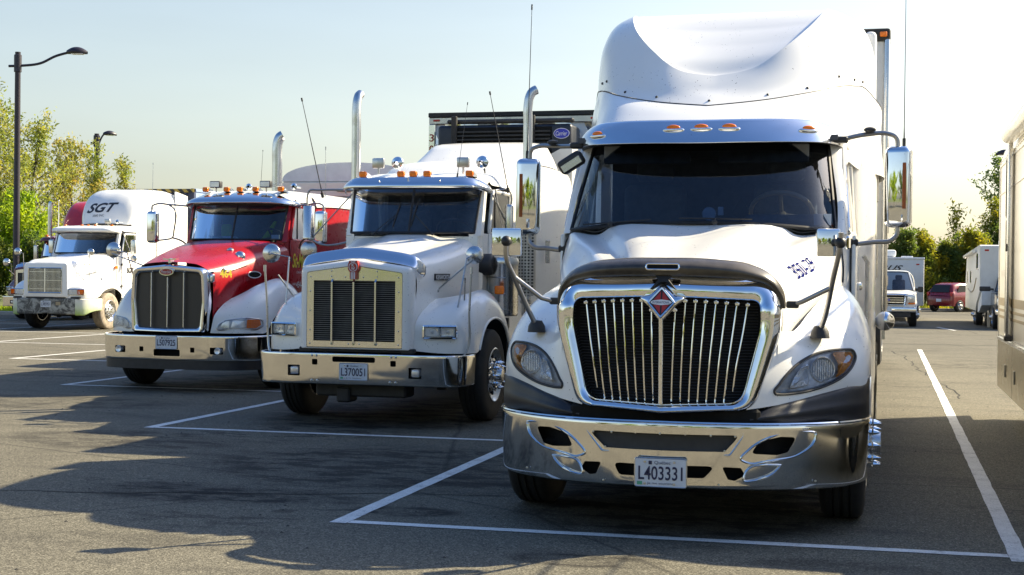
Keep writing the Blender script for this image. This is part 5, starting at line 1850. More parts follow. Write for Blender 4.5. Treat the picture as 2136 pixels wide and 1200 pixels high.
for z in np.arange(3.22, 3.66, .055):
    gr_.box(-.68, .68, -.655, -.63, z, z + .022)
obj('unit_louvres', gr_, 'black', un)
obj('unit_recess', MB().box(-.70, .70, -.63, -.618, 3.18, 3.68), 'matte', un)
obj('unit_top_bar', MB().box(-.85, 1.0, -.60, -.50, 3.74, 3.80, .02).box(-.85, .98, -.45, -.40, 3.76, 3.79, .01), 'black', un)
for x in (.42, -.72):
    obj('unit_post', MB().box(x - .04, x + .04, -.68, -.62, 2.9, 3.84, .01), 'chassis', un)
obj('unit_lower', MB().box(-.6, .6, -.55, -.03, 2.0, 2.98, .05, 3), 'reefer', un)
for s in (-1, 1):
    wg = MB().prism([(s * .99, 3.45), (s * .62, 3.25), (s * .52, 2.6), (s * .99, 2.35)], -.56, -.655)
    wg.prism([(s * .99, 3.45), (s * .99, 2.35), (s * 1.0, 2.35), (s * 1.0, 3.45)], -.05, -.655)
    obj('unit_fairing', wg, 'trailerwhite', un)
lg = MB().prism([(.115 * math.cos(a), .075 * math.sin(a)) for a in np.linspace(0, 2 * PI, 32, endpoint=False)], 0, -.008)
lo = obj('unit_logo', lg, 'logoblue', un)
lo.location = (.84, -.625, 3.58)
rim = MB().tube([(.110 * math.cos(a), -.009, .070 * math.sin(a)) for a in np.linspace(0, 2 * PI, 32, endpoint=False)], .0035, 6, close=True)
obj('logo_rim', rim, 'whitedecal', lo)
text('logo_text', 'Carrier', .165, .062, 'whitedecal', lo, (0, -.010, 0), shear=.25)
for i, ch in enumerate('300'):
    text('fleet_figure', ch, .07, .11, 'reddecal', TR2, (-1.25, -.055, 3.60 - .165 * i), bold=.01)
for y in (12.8, 14.05):
    for s in (-1, 1):
        wheel(TR2, s * .93, y, s, w=.58, kind='drive')
obj('landing_gear', MB().box(-.7, -.6, 2.6, 2.7, .1, 1.1).box(.6, .7, 2.6, 2.7, .1, 1.1).box(-.5, .5, 12.2, 14.8, .75, 1.1), 'chassis', TR2)
hose = MB().tube(unary_cr([(.95, -1.9, 2.25), (1.05, -1.6, 2.3), (1.05, -1.3, 2.25), (1.0, -1.25, 2.0), (1.02, -1.2, 1.7)], 5), .02, 8)
obj('air_hose', hose, 'steel', T2)
bpy.data.objects['air_hose'].location = (0.05, 7.2, 0.1)
# ------------------------------------------------------------------ red tractor
T3 = thing('red_truck', 'red tractor with white fenders, oval badge and a tall chrome framed mesh grille', 'truck', (-9.16, 16.95, 0))
chassis(T3, .6, 8.0)
for s in (-1, 1):
    wheel(T3, s * 1.03, 1.28, s)
tandem(T3, 6.0)
A3 = [
 [(0, .09, 1.715), (.25, .10, 1.705), (.42, .12, 1.67), (.52, .15, 1.60), (.565, .18, 1.48), (.57, .19, 1.2), (.565, .19, .80)],
 [(0, .45, 1.80), (.28, .46, 1.79), (.50, .48, 1.75), (.62, .50, 1.67), (.675, .51, 1.54), (.66, .52, 1.25), (.63, .5, .9)],
 [(0, .95, 1.91), (.30, .96, 1.90), (.57, .98, 1.855), (.71, 1.0, 1.77), (.765, 1.0, 1.64), (.745, 1.0, 1.35), (.72, 1.0, 1.0)],
 [(0, 1.45, 2.0), (.35, 1.46, 1.99), (.64, 1.5, 1.95), (.78, 1.53, 1.87), (.835, 1.53, 1.73), (.82, 1.53, 1.45), (.80, 1.53, 1.1)],
 [(0, 1.85, 2.055), (.38, 1.87, 2.05), (.70, 1.92, 2.01), (.84, 1.96, 1.93), (.885, 1.97, 1.80), (.88, 1.97, 1.5), (.86, 1.97, 1.1)],
]
hood3 = obj('hood', MB().grid(patch(sym(A3), 7, 7)), 'red', T3, 35)
gap = MB().tube([tuple(p) for p in smooth_path([(.60, .30, 1.50), (.615, .34, 1.56), (.66, .46, 1.60), (.75, .90, 1.70)], 5)], .005, 6)
obj('hood_crease', gap, 'maroon', hood3)
B3 = [
 [(.555, .15, .785), (.57, .17, .90), (.59, .20, 1.02), (.62, .34, 1.14), (.64, .50, 1.22)],
 [(.72, .23, .78), (.74, .25, .92), (.76, .32, 1.08), (.77, .48, 1.22), (.76, .68, 1.31)],
 [(.90, .33, .78), (.92, .36, .93), (.92, .45, 1.13), (.91, .62, 1.30), (.86, .84, 1.40)],
 [(1.05, .47, .78), (1.06, .50, .93), (1.04, .62, 1.16), (.99, .82, 1.36), (.90, 1.02, 1.45)],
 [(1.14, .62, .79), (1.14, .66, .96), (1.11, .80, 1.20), (1.03, 1.0, 1.41), (.92, 1.16, 1.48)],
 [(1.17, .76, .95), (1.165, .82, 1.06), (1.13, .98, 1.27), (1.05, 1.14, 1.44), (.93, 1.28, 1.50)],
 [(1.18, 1.28, 1.13), (1.175, 1.28, 1.20), (1.14, 1.32, 1.33), (1.06, 1.38, 1.46), (.94, 1.45, 1.51)],
 [(1.18, 1.68, 1.02), (1.175, 1.72, 1.08), (1.14, 1.74, 1.24), (1.06, 1.72, 1.38), (.94, 1.7, 1.47)],
 [(1.18, 1.92, .75), (1.175, 1.98, .80), (1.14, 2.02, .98), (1.06, 2.0, 1.18), (.94, 1.95, 1.3)],
]
f3 = patch(B3, 7, 7)
pair('fender', MB().grid(f3), 'white2', hood3, 40)
fbv3 = BVHTree.FromPolygons([Vector(p) for r_ in f3 for p in r_], MB().grid(f3).f)
def fy3(x, z, d=0):
    h = fbv3.ray_cast(Vector((abs(x), -2, z)), Vector((0, 1, 0)))
    return (h[0].y if h[0] else .3) - d
for s in (-1, 1):
    o_ = rpoly([(.62, .825), (1.06, .825), (1.12, .88), (1.10, .965), (.98, .985), (.74, .955), (.655, .90)], [.04, .06, .05, .05, .1, .1, .05], 5)
    H = MB().tube([(s * x, fy3(x, z, .004), z) for x, z in o_], .009, 6, close=True)
    hl = obj('headlight', H, 'steel', T3)
    cx, cz = .87, .90
    def sheet(poly, off, c_, n_=5):
        return MB().grid(np.array([[(s * (c_[0] + (x - c_[0]) * t), fy3(c_[0] + (x - c_[0]) * t, c_[1] + (z - c_[1]) * t, off), c_[1] + (z - c_[1]) * t) for x, z in poly] for t in np.linspace(1, .02, n_)]), close=True)
    obj('headlight_bowl', sheet(o_, .003, (cx, cz)), 'bowl', hl)
    for a, b in ((.675, .775), (.79, .95)):
        obj('reflector', sheet(rpoly([(a, .855), (b, .852), (b, .945), (a + .02, .935 if a < .7 else .945)], .012, 3), .008, ((a + b) / 2, .90), 3), 'lampbowl', hl)
    obj('turn_signal', sheet(rpoly([(.965, .85), (1.06, .85), (1.10, .89), (1.085, .96), (.965, .965)], .015, 3), .008, (1.03, .905), 3), 'amber' if s > 0 else 'lampbowl', hl)
    obj('headlight_lens', sheet(o_, .022, (cx, cz)), 'lens', hl, 60)
# grille
oc = rpoly([(0, 1.69), (.535, 1.635), (.56, 1.2), (.54, .785), (0, .775), (-.54, .785), (-.56, 1.2), (-.535, 1.635)], [.5, .11, .8, .05, .3, .05, .8, .11], 6)
ic = rpoly([(0, 1.585), (.455, 1.565), (.475, 1.2), (.44, .855), (0, .845), (-.44, .855), (-.475, 1.2), (-.455, 1.565)], [.5, .07, .8, .05, .3, .05, .8, .07], 6)
g3 = obj('grille', ring_surface(oc, ic, [(0, .14), (.0, .06), (.08, .02), (.3, -.01), (.6, -.01), (.85, .01), (1, .03), (1, .08)], lambda x, z: .10 * x * x), 'chrome', T3, 50)
obj('grille_mesh', MB().grid(np.array([[(x, .055 + .1 * x * x, z) for x in np.linspace(-.5, .5, 9)] for z in np.linspace(.82, 1.62, 5)])), 'screen', g3)
gb = MB()
for x in (-.235, 0, .235):
    gb.box(x - .010, x + .010, .005, .035, .855, 1.575 if x else 1.52, .005)
obj('grille_bars', gb, 'alu', g3)
bg3 = MB().prism([(.105 * math.cos(a), 1.585 + .05 * math.sin(a)) for a in np.linspace(0, 2 * PI, 32, endpoint=False)], .05, -.022)
bo = obj('badge', bg3, 'chrome', T3, 30)
obj('badge_red', MB().prism([(.09 * math.cos(a), 1.585 + .038 * math.sin(a)) for a in np.linspace(0, 2 * PI, 32, endpoint=False)], -.022, -.025), 'reddecal', bo)
text('badge_text', 'Peterbilt', .145, .042, 'whitedecal', bo, (0, -.0265, 1.585), shear=.25)
orn = MB()
orn.prism([(-.02, 1.70), (.02, 1.70), (.012, 1.745), (-.012, 1.745)], .06, .16)
orn.prism([(-.10, 1.765), (-.09, 1.745), (0, 1.74), (.09, 1.745), (.10, 1.765), (.02, 1.757), (0, 1.765), (-.02, 1.757)], .06, .14)
obj('hood_ornament', orn, 'chrome', T3)
cl = MB().box(.545, .60, .12, .20, 1.45, 1.56, .02, 3)
cl.box(.535, .57, .14, .22, 1.56, 1.60, .01)
obj('corner_marker', cl, 'chrome', T3)
text('fleet_number', '464', .17, .11, 'yellow', T3, (.700, .30, 1.57), (R(-10), 0, R(50)), bold=.03)
vt = MB().prism([(-.12 * math.cos(a), .05 * math.sin(a)) for a in np.linspace(0, 2 * PI, 24, endpoint=False)], 0, -.012)
vo = obj('intake_bezel', vt, 'chrome', T3)
vo.location = (.80, .95, 1.56); vo.rotation_euler = (0, 0, R(66))
obj('intake_opening', MB().prism([(-.10 * math.cos(a), .036 * math.sin(a)) for a in np.linspace(0, 2 * PI, 24, endpoint=False)], -.012, -.015), 'matte', vo)
# bumper
bp3 = [(-1.19, .78), (-1.17, .55), (-1.10, .32), (-.96, .13), (-.7, .03), (-.35, 0), (0, 0), (.35, 0), (.7, .03), (.96, .13), (1.10, .32), (1.17, .55), (1.19, .78)]
bs = bumper_solid(bp3, lambda x: .42, lambda x: .75, .02, 5)
cuts = [MB().prism(rpoly([(-.19, .475), (.19, .475), (.19, .565), (-.19, .565)], .02, 3), -.3, .4)]
for s in (-1, 1):
    cuts.append(MB().prism(rpoly([(s * .37 - .03, .53), (s * .37 + .03, .53), (s * .37 + .03, .595), (s * .37 - .03, .595)], .01, 3), -.3, .4))
    cuts.append(MB().prism(rpoly([(s * .70 - .085, .51), (s * .70 + .085, .51), (s * .70 + .085, .60), (s * .70 - .085, .60)], .012, 3), -.3, .4))
bu3 = boolean_cut(bs, cuts, 'bumper', 'bumper', T3, 25)
obj('bumper_backing', MB().grid(np.array([[(x, y + .12, z) for x, y, _ in smooth_path([(a_ * .95, b_, 0) for a_, b_ in bp3], 3)] for z in (.43, .74)])), 'matte', bu3)
for s in (-1, 1):
    fo = obj('fog_light', MB().lathe([(.04, .10), (.045, .03), (.04, .02), (.001, .03)], 16, 'Y', (s * .72, 0, .555)), 'lampbowl', bu3)
obj('air_dam', MB().grid(np.array([[(x * .985, y + .03, z) for x, y, _ in smooth_path([(a_, b_, 0) for a_, b_ in bp3], 3)] for z in (.30, .43)])), 'black', T3)
plate(T3, 0, -.008, .655, 'L507925', full=False)
cab3 = classic_cab(T3, 'red', .715, 1.90, 2.065, 2.58, 2.80, 2.12, 3.0, hwt=.74, roof_pt='white2')
vz = [
 [(0, 1.86, 2.60), (.45, 1.88, 2.60), (.72, 1.96, 2.59), (.83, 2.09, 2.56), (.88, 2.32, 2.53)],
 [(0, 1.87, 2.62), (.45, 1.89, 2.62), (.72, 1.97, 2.61), (.84, 2.10, 2.58), (.89, 2.33, 2.545)],
 [(0, 2.06, 2.72), (.40, 2.08, 2.715), (.62, 2.14, 2.70), (.74, 2.24, 2.67), (.80, 2.42, 2.64)],
 [(0, 2.26, 2.765), (.34, 2.27, 2.76), (.52, 2.32, 2.75), (.64, 2.40, 2.73), (.72, 2.5, 2.70)],
]
v3 = obj('sun_visor', MB().grid(patch(sym(vz), 4, 5)), 'visor', T3, 40)
md = v3.modifiers.new("thick", 'SOLIDIFY'); md.thickness = .008
for x in (-.60, -.26, -.05, .20, .60):
    roof_marker(T3, x, 2.30, 2.775)
for x in (-.42, .38):
    b = MB().box(x - .085, x + .085, 2.18, 2.28, 2.83, 2.93, .015, 2)
    wl = obj('work_light', b, 'black', T3)
    obj('lamp_glass', MB().box(x - .072, x + .072, 2.172, 2.18, 2.843, 2.917, .006), 'lampbowl', wl)
    obj('lamp_stand', MB().tube([(x, 2.24, 2.77), (x, 2.24, 2.84)], .012, 6), 'steel', wl)
for x in (.0, .72):
    hn = MB().lathe([(.05, 0), (.045, -.01), (.02, -.02), (.012, .25), (.001, .27)], 16, 'Y', (x, 2.45, 2.86))
    obj('air_horn', hn, 'chrome', T3)
wiper(T3, (-.55, 2.0, 2.13), (-.18, 1.96, 2.10), (-.35, 1.92, 2.05))
wiper(T3, (.02, 1.96, 2.13), (.42, 1.99, 2.11), (.2, 1.92, 2.05))
# high-visibility vest hung on the seat and a vest on the far side
vs_ = MB()
vs_.prism([(.10, 2.10), (.30, 2.36), (.34, 2.36), (.22, 2.12)], 2.70, 2.74)
vs_.prism([(.62, 2.16), (.52, 2.38), (.56, 2.40), (.70, 2.20)], 2.70, 2.74)
obj('safety_vest', vs_, 'hivis', T3)
sv = MB().box(-.62, -.45, 2.80, 2.85, 2.12, 2.32, .03)
obj('safety_jacket', sv, 'hivis', T3)
obj('window_sticker', MB().box(-.70, -.64, 2.10, 2.105, 2.28, 2.38), 'yellow', T3)
obj('dash_papers', MB().box(-.45, -.1, 2.15, 2.35, 2.07, 2.12, .02).box(.52, .64, 2.12, 2.14, 2.08, 2.14), 'plate', T3)
# sleeper: white cap over red box
sl = MB(); cp_ = MB()
rows = []; rows2 = []
for y, w, z in ((3.02, .83, 2.78), (3.4, .92, 2.80), (4.0, .98, 2.80), (5.5, 1.0, 2.80)):
    rows.append([(w, y, z - .20), (w + .015, y, 2.1), (w + .015, y, 1.5), (w + .015, y, .9)])
    rows2.append([(0, y, z + .03), (w * .6, y, z + .02), (w * .85, y, z - .02), (w * .97, y, z - .08), (w + .02, y, z - .20)])
for k_ in (1, -1):
    sl.grid(patch(np.array(rows) * np.array([k_, 1, 1]), 4, 4))
sl.grid(np.array([[(-1.0, 5.5, .9), (1.0, 5.5, .9)], [(-1.0, 5.5, 2.7), (1.0, 5.5, 2.7)]]))
s3 = obj('sleeper', sl, 'red', T3, 40)
obj('sleeper_cap', MB().grid(patch(sym(rows2), 4, 4)), 'white2', s3, 40)
rv = MB()
for y in np.arange(3.7, 5.4, .12):
    rv.sphere((1.01, y, 2.56), .008, 6)
rv.box(1.0, 1.02, 4.42, 4.45, .95, 2.58)
obj('panel_rivets', rv, 'steel', s3)
stack(T3, -.20, 3.9, 2.5, 3.80, .080, (.05, .02))
# lettering on the driver side door
RX = (0, 0, R(90))
text('door_name', 'St-Michel', .74, .21, 'yellow', T3, (.832, 2.54, 1.77), RX, shear=.3, bold=.02)
text('door_line', 'CANADA-USA', .36, .035, 'whitedecal', T3, (.832, 2.50, 1.60), RX)
text('door_phone', '454-9992', .42, .09, 'whitedecal', T3, (.832, 2.52, 1.42), RX, bold=.01)
text('door_prefix', '1-800', .12, .035, 'whitedecal', T3, (.832, 2.23, 1.43), RX)
for s in (-1, 1):
    m = MB().box(s * 1.33 - .085, s * 1.33 + .085, 1.95, 2.08, 2.01, 2.48, .05, 5)
    dm = obj('door_mirror', m, 'chrome', T3, 50)
    t = MB()
    t.tube(unary_cr([(s * .83, 2.2, 2.56), (s * 1.1, 2.12, 2.58), (s * 1.30, 2.05, 2.585), (s * 1.35, 2.04, 2.56), (s * 1.35, 2.03, 2.46)], 5), .013, 8)
    t.tube(unary_cr([(s * 1.12, 2.12, 2.57), (s * 1.05, 2.12, 2.53), (s * 1.04, 2.12, 2.20), (s * 1.06, 2.12, 2.10), (s * 1.2, 2.1, 2.06), (s * 1.30, 2.06, 2.05)], 5), .012, 8)
    t.tube(unary_cr([(s * 1.06, 2.12, 2.09), (s * .96, 2.2, 2.05), (s * .88, 2.3, 1.95)], 5), .013, 8)
    obj('mirror_arm', t, 'tube', dm)
    obj('mirror_face', MB().box(s * 1.33 - .07, s * 1.33 + .07, 2.081, 2.085, 2.03, 2.46), 'mirrorglass', dm)
round_mirror(T3, (.60, .92, 1.80), .08, (.42, 1.0, 1.90), None, (.62, .40, 1.62))
round_mirror(T3, (-1.20, .70, 1.88), .11, (-.95, .85, 1.42), None, (-.62, .75, 1.62))
antenna(T3, (-1.36, 2.05, 2.5), (-1.38, 2.1, 3.20), .004, 'steel')
antenna(T3, (.12, 2.6, 2.80), (.13, 2.65, 3.42), .003)
obj('beacon_base', MB().lathe([(.001, 2.62), (.03, 2.61), (.05, 2.57), (.05, 2.55)], 14, 'Z', (.95, 2.35, 0)), 'black', T3)

TR3 = thing('dump_trailer', 'grey trailer with a domed tarpaulin roof and pale front board, behind the red tractor', 'trailer', (-9.20, 23.5, 0))
bd3 = obj('trailer_body', MB().box(-1.24, 1.24, 0, 12, 1.2, 3.22, .02), 'trailergrey', TR3)
arc = [(1.24 * math.cos(a), 3.22 + (.33 * math.sin(a) ** .8 if math.sin(a) > 0 else 0)) for a in np.linspace(0, PI, 25)]
obj('tarpaulin', MB().prism(arc, -.02, 12.0), 'trailergrey', TR3, 40)
obj('front_board', MB().box(-1.1, 1.1, -.05, -.01, 2.95, 3.20, .01).prism([(-1.235, 2.95), (-1.0, 2.95), (-.85, 3.2), (-1.235, 3.2)], -.03, -.012), 'cream', TR3)
obj('board_rail', MB().box(-1.26, 1.26, -.07, -.01, 2.86, 2.93, .01).box(-.18, .9, -.08, -.04, 3.03, 3.08, .01), 'steel', TR3)
for y in (9.2, 10.45):
    for s in (-1, 1):
        wheel(TR3, s * .93, y, s, w=.58, kind='drive')
obj('trailer_frame', MB().box(-.5, .5, 1, 11.5, .8, 1.2), 'chassis', TR3)
# ------------------------------------------------------------------ white tractor with the battered bumper
M['worn'] = None
def worn_material():
    m, nt, b = mat_base("worn_bumper")
    n = noise(nt, 4.5, 9, 0.75)
    n.inputs["Distortion"].default_value = 0.8
    c = ramp(nt, n.outputs[0], [(0.36, (0.02, 0.02, 0.022, 1)), (0.48, (0.10, 0.10, 0.095, 1)), (0.55, (0.32, 0.32, 0.29, 1)), (0.72, (0.50, 0.49, 0.43, 1))])
    nt.links.new(c.outputs[0], b.inputs["Base Color"])
    b.inputs["Roughness"].default_value = 0.5
    return m
M['worn'] = worn_material()
def green_reflection_material():
    m, nt, b = mat_base("bumper_end_plastic")
    tc = nt.nodes.new("ShaderNodeTexCoord")
    sp = nt.nodes.new("ShaderNodeSeparateXYZ")
    nt.links.new(tc.outputs["Object"], sp.inputs[0])
    n = noise(nt, 3, 6, 0.7)
    ma = nt.nodes.new("ShaderNodeMath"); ma.operation = 'MULTIPLY_ADD'
    nt.links.new(n.outputs[0], ma.inputs[0]); ma.inputs[1].default_value = 0.35
    nt.links.new(sp.outputs[2], ma.inputs[2])
    c = ramp(nt, ma.outputs[0], [(0.60, (0.36, 0.50, 0.14, 1)), (0.78, (0.62, 0.68, 0.48, 1)), (0.95, (0.72, 0.73, 0.66, 1))])  # green reflection painted into the white plastic, fading upwards
    nt.links.new(c.outputs[0], b.inputs["Base Color"])
    b.inputs["Roughness"].default_value = 0.3
    return m
M['green_reflection'] = green_reflection_material()
M['decalgrey'] = plain("dark_grey_decal", (0.03, 0.03, 0.035, 1), 0.4)

T4 = thing('square_grille_truck', 'white tractor with a square barred grille and a blotched black and grey bumper', 'truck', (-21.75, 33.6, 0))
chassis(T4, .6, 7.5)
for s in (-1, 1):
    wheel(T4, s * 1.05, 1.28, s, tyre='dustyrubber' if s > 0 else 'rubber')
tandem(T4, 5.3)
A4 = [
 [(0, .02, 1.80), (.35, .02, 1.795), (.56, .03, 1.77), (.64, .06, 1.70), (.66, .08, 1.55), (.67, .09, 1.2), (.68, .10, .86)],
 [(0, .14, 1.86), (.35, .14, 1.855), (.58, .15, 1.83), (.68, .18, 1.76), (.71, .2, 1.6), (.71, .22, 1.25), (.71, .22, .9)],
 [(0, .7, 1.94), (.40, .7, 1.935), (.66, .72, 1.90), (.79, .74, 1.82), (.83, .75, 1.66), (.84, .75, 1.3), (.84, .75, .95)],
 [(0, 1.3, 2.02), (.45, 1.3, 2.01), (.73, 1.32, 1.97), (.87, 1.34, 1.89), (.92, 1.35, 1.73), (.93, 1.35, 1.4), (.93, 1.35, 1.0)],
 [(0, 1.82, 2.10), (.48, 1.82, 2.09), (.80, 1.86, 2.04), (.94, 1.88, 1.95), (.99, 1.9, 1.8), (1.0, 1.9, 1.5), (1.0, 1.9, 1.1)],
]
hood4 = obj('hood', MB().grid(patch(sym(A4), 6, 6)), 'white', T4, 40)
B4 = [
 [(.60, .03, .86), (.60, .03, .98), (.61, .05, 1.12), (.64, .15, 1.20), (.66, .3, 1.3)],
 [(.85, .06, .86), (.86, .07, .98), (.86, .09, 1.13), (.86, .22, 1.22), (.82, .5, 1.33)],
 [(1.04, .14, .86), (1.05, .16, .98), (1.04, .19, 1.14), (1.02, .36, 1.26), (.93, .7, 1.38)],
 [(1.17, .34, .86), (1.175, .36, 1.0), (1.15, .44, 1.16), (1.09, .62, 1.30), (.96, .95, 1.42)],
 [(1.215, .66, .90), (1.21, .70, 1.05), (1.17, .80, 1.22), (1.10, .95, 1.35), (.98, 1.15, 1.44)],
 [(1.22, .90, 1.05), (1.215, .95, 1.13), (1.17, 1.05, 1.27), (1.10, 1.15, 1.37), (.99, 1.3, 1.44)],
 [(1.22, 1.30, 1.13), (1.215, 1.3, 1.19), (1.17, 1.32, 1.29), (1.10, 1.35, 1.36), (1.0, 1.5, 1.42)],
 [(1.22, 1.70, 1.03), (1.215, 1.73, 1.08), (1.17, 1.73, 1.18), (1.10, 1.7, 1.27), (1.0, 1.7, 1.36)],
 [(1.22, 1.98, .80), (1.215, 2.02, .85), (1.17, 2.02, .95), (1.10, 2.0, 1.1), (1.0, 1.95, 1.2)],
]
pair('fender', MB().grid(patch(B4, 6, 6)), 'white', hood4, 40)
oc = rpoly([(-.68, .88), (.68, .88), (.66, 1.80), (-.66, 1.80)], [.02, .02, .08, .08], 4)
ic = rpoly([(-.50, 1.0), (.50, 1.0), (.50, 1.66), (-.50, 1.66)], .03, 4)
obj('front_panel', ring_surface(oc, ic, [(0, .10), (0, .03), (.1, .0), (.6, -.02), (.9, -.02), (1, .0), (1, .05)], lambda x, z: 0), 'white', hood4, 40)
gr4 = obj('grille', MB().tube([(x, -.025, z) for x, z in rpoly([(-.50, 1.0), (.50, 1.0), (.50, 1.66), (-.50, 1.66)], .03, 4)], .016, 6, close=True), 'chrome', T4)
v_ = MB()
for x in np.linspace(-.47, .47, 27):
    v_.box(x - .007, x + .007, -.01, .01, 1.01, 1.65)
for z in (1.10, 1.33, 1.56):
    v_.box(-.49, .49, -.02, .0, z - .006, z + .006)
v_.box(-.02, .02, -.025, .01, 1.0, 1.66)
obj('grille_bars', v_, 'alu', gr4)
obj('grille_back', MB().box(-.5, .5, .05, .08, 1.0, 1.66), 'matte', gr4)
pair_lamp(T4, .66, 1.12, .06, .94, 1.11, amber=.15, angle=R(10))
pair_lamp(T4, -1.12, -.66, .06, .94, 1.11, amber=-.45, angle=R(-10))
bp4 = [(-1.23, .80), (-1.215, .5), (-1.15, .26), (-1.03, .10), (-.88, .03), (-.5, 0), (0, 0), (.5, 0), (.88, .03), (1.03, .10), (1.15, .26), (1.215, .5), (1.23, .80)]
fr4 = bumper_solid(bp4[4:9], lambda x: .42 + .03 * max(0, 1 - abs(x) / .3), lambda x: .85, .05, 6, [.05, .02, .01, .005, 0, 0, 0, .01, .02])
bu4 = obj('bumper', fr4, 'worn', T4, 30)
for k_ in (0, 1):
    pth = bp4[8:] if k_ else bp4[:5]
    obj('bumper_end', bumper_solid(pth, lambda x: .40 + .12 * max(0, abs(x) - 1.1) / .13, lambda x: .85, .05, 6, [.05, .02, .01, .005, 0, 0, 0, .01, .02]), 'green_reflection', bu4, 30)
obj('bumper_gap', MB().box(-1.0, 1.0, .04, .3, .84, .90).box(-.35, .25, -.01, .05, .855, .885, .01), 'black', T4)
pl4 = plate(T4, .02, -.012, .70, 'L385951', full=False)
obj('tow_sign', MB().box(.32, .46, -.01, 0, .67, .76), 'tan', bu4)
cab4 = classic_cab(T4, 'white', .93, 1.75, 2.10, 2.66, 2.88, 2.14, 2.95, seal_split=False, hwt=.92, back=3.1)
vz = [
 [(0, 1.60, 2.70), (.55, 1.62, 2.70), (.90, 1.70, 2.695), (1.0, 1.85, 2.68), (1.05, 2.1, 2.66)],
 [(0, 1.60, 2.75), (.55, 1.62, 2.75), (.90, 1.70, 2.745), (1.0, 1.85, 2.73), (1.05, 2.1, 2.71)],
 [(0, 1.78, 2.83), (.55, 1.79, 2.83), (.86, 1.86, 2.82), (.96, 1.98, 2.80), (1.01, 2.2, 2.77)],
 [(0, 2.1, 2.86), (.5, 2.1, 2.86), (.78, 2.15, 2.85), (.88, 2.22, 2.83), (.93, 2.4, 2.80)],
]
v4 = obj('sun_visor', MB().grid(patch(sym(vz), 4, 5)), 'white', T4, 40)
md = v4.modifiers.new("thick", 'SOLIDIFY'); md.thickness = .01
for x in (-.72, -.20, 0, .22, .74):
    roof_marker(T4, x, 2.12, 2.84, .85)
for x in (.52,):
    wl = obj('work_light', MB().box(x - .085, x + .085, 2.2, 2.3, 2.94, 3.06, .02, 2), 'steel', T4)
    obj('lamp_stand', MB().tube([(x, 2.25, 2.86), (x, 2.25, 2.95)], .014, 6), 'steel', wl)
    obj('air_horn', MB().lathe([(.06, 0), (.055, -.01), (.02, -.03), (.012, .3), (.001, .32)], 16, 'Y', (x + .32, 2.2, 2.98)), 'chrome', T4)
# high sleeper fairing: rounded nose
rows = []
for y, w, z0, z1 in ((2.92, .76, 2.86, 2.96), (3.02, .84, 2.86, 3.25), (3.18, .89, 2.86, 3.55), (3.42, .93, 2.86, 3.80), (3.75, .97, 2.86, 3.95), (4.1, 1.0, 2.86, 4.0), (5.1, 1.05, 2.86, 4.03)):
    h = z1 - z0
    rows.append([(0, y - .12 * (1 if y < 4 else 0), z1), (w * .45, y - .09 * (1 if y < 4 else 0), z1), (w * .75, y - .03, z1 - .03 * h - .01), (w * .92, y + .04, z1 - .10 * h - .02), (w, y + .12, z1 - .25 * h), (w + .03, y + .16, z0 + h * .3), (w + .04, y + .18, z0)])
nf4 = patch(sym(rows), 6, 6)
sf4 = obj('roof_fairing', MB().grid(nf4), 'white', T4, 60)
f4bv = BVHTree.FromPolygons([Vector(p) for r_ in nf4 for p in r_], MB().grid(nf4).f)
def decal(body, w, h, org, dr, mat, par, sh=0.0, bold=0.0):
    out = Vector(dr).normalized()
    up = (Vector((0, 0, 1)) - out * out.z).normalized()
    right = up.cross(out)
    mb = on_surface(text_mesh(body, w, h, shear=sh, bold=bold), f4bv, Vector(org), right, up, out, .006)
    return obj('lettering', mb, mat, par, weld=False)
decal('SGT', .98, .30, (-.10, 3.0, 3.42), (.28, -1, .15), 'decalgrey', sf4, .5, .03)
decal('2000 INC', .36, .07, (-.2, 3.0, 3.17), (.28, -1, .15), 'decalgrey', sf4)
for s in (-1, 1):
    sw = MB().grid(np.array([[(s * 1.02, 3.08, 2.9), (s * 1.09, 3.4, 2.9), (s * 1.10, 5.1, 2.9)], [(s * 1.03, 3.08, 2.0), (s * 1.10, 3.4, 2.0), (s * 1.10, 5.1, 2.0)], [(s * 1.03, 3.08, .9), (s * 1.10, 3.4, .9), (s * 1.10, 5.1, .9)]]))
    so4 = obj('sleeper_side', sw, 'white', T4, 40)
    obj('side_extender', MB().prism([(5.1, .95), (5.85, .95), (5.85, 3.9), (5.1, 4.0)], s * 1.06, s * 1.10, 'X'), 'white', so4)
    obj('grab_rail', MB().tube([(s * 1.13, 3.9, 1.9), (s * 1.13, 3.9, 2.5)], .015, 6), 'steel', so4)
obj('sleeper_back', MB().box(-1.05, 1.05, 5.08, 5.12, .9, 3.9), 'white', T4)
text('door_name', 'SGT', .38, .16, 'decalgrey', T4, (1.05, 2.58, 1.62), RX, bold=.04)
sm4 = MB().box(1.0, 1.06, 1.80, 1.90, 1.66, 1.74, .01)
obj('side_marker', sm4, 'amber', T4)
obj('hood_latch', MB().box(.93, .97, .75, 1.1, 1.60, 1.62), 'steel', T4)
west_coast_mirror(T4, 1.30, 2.3, 2.28, 2.66, 2.0, 1.0, .16, .40, 1, 'alu', True, True)
west_coast_mirror(T4, -1.30, 2.3, 2.28, 2.66, 2.0, -1.0, .16, .40, -1, 'alu', True, True)
round_mirror(T4, (1.02, .55, 2.10), .10, (.98, .55, 1.22), (1.08, 1.0, 1.38), (.78, .62, 1.76))
round_mirror(T4, (-1.22, .55, 2.10), .11, (-1.0, .55, 1.22), (-.72, .75, 1.8), None)
antenna(T4, (-1.02, 2.2, 2.7), (-1.05, 2.25, 3.6), .012, 'whitedecal')
obj('fuel_tank', MB().lathe([(.001, 3.1), (.3, 3.1), (.31, 3.15), (.31, 4.9), (.001, 4.95)], 24, 'Y', (.85, 0, .68)), 'alu', T4)
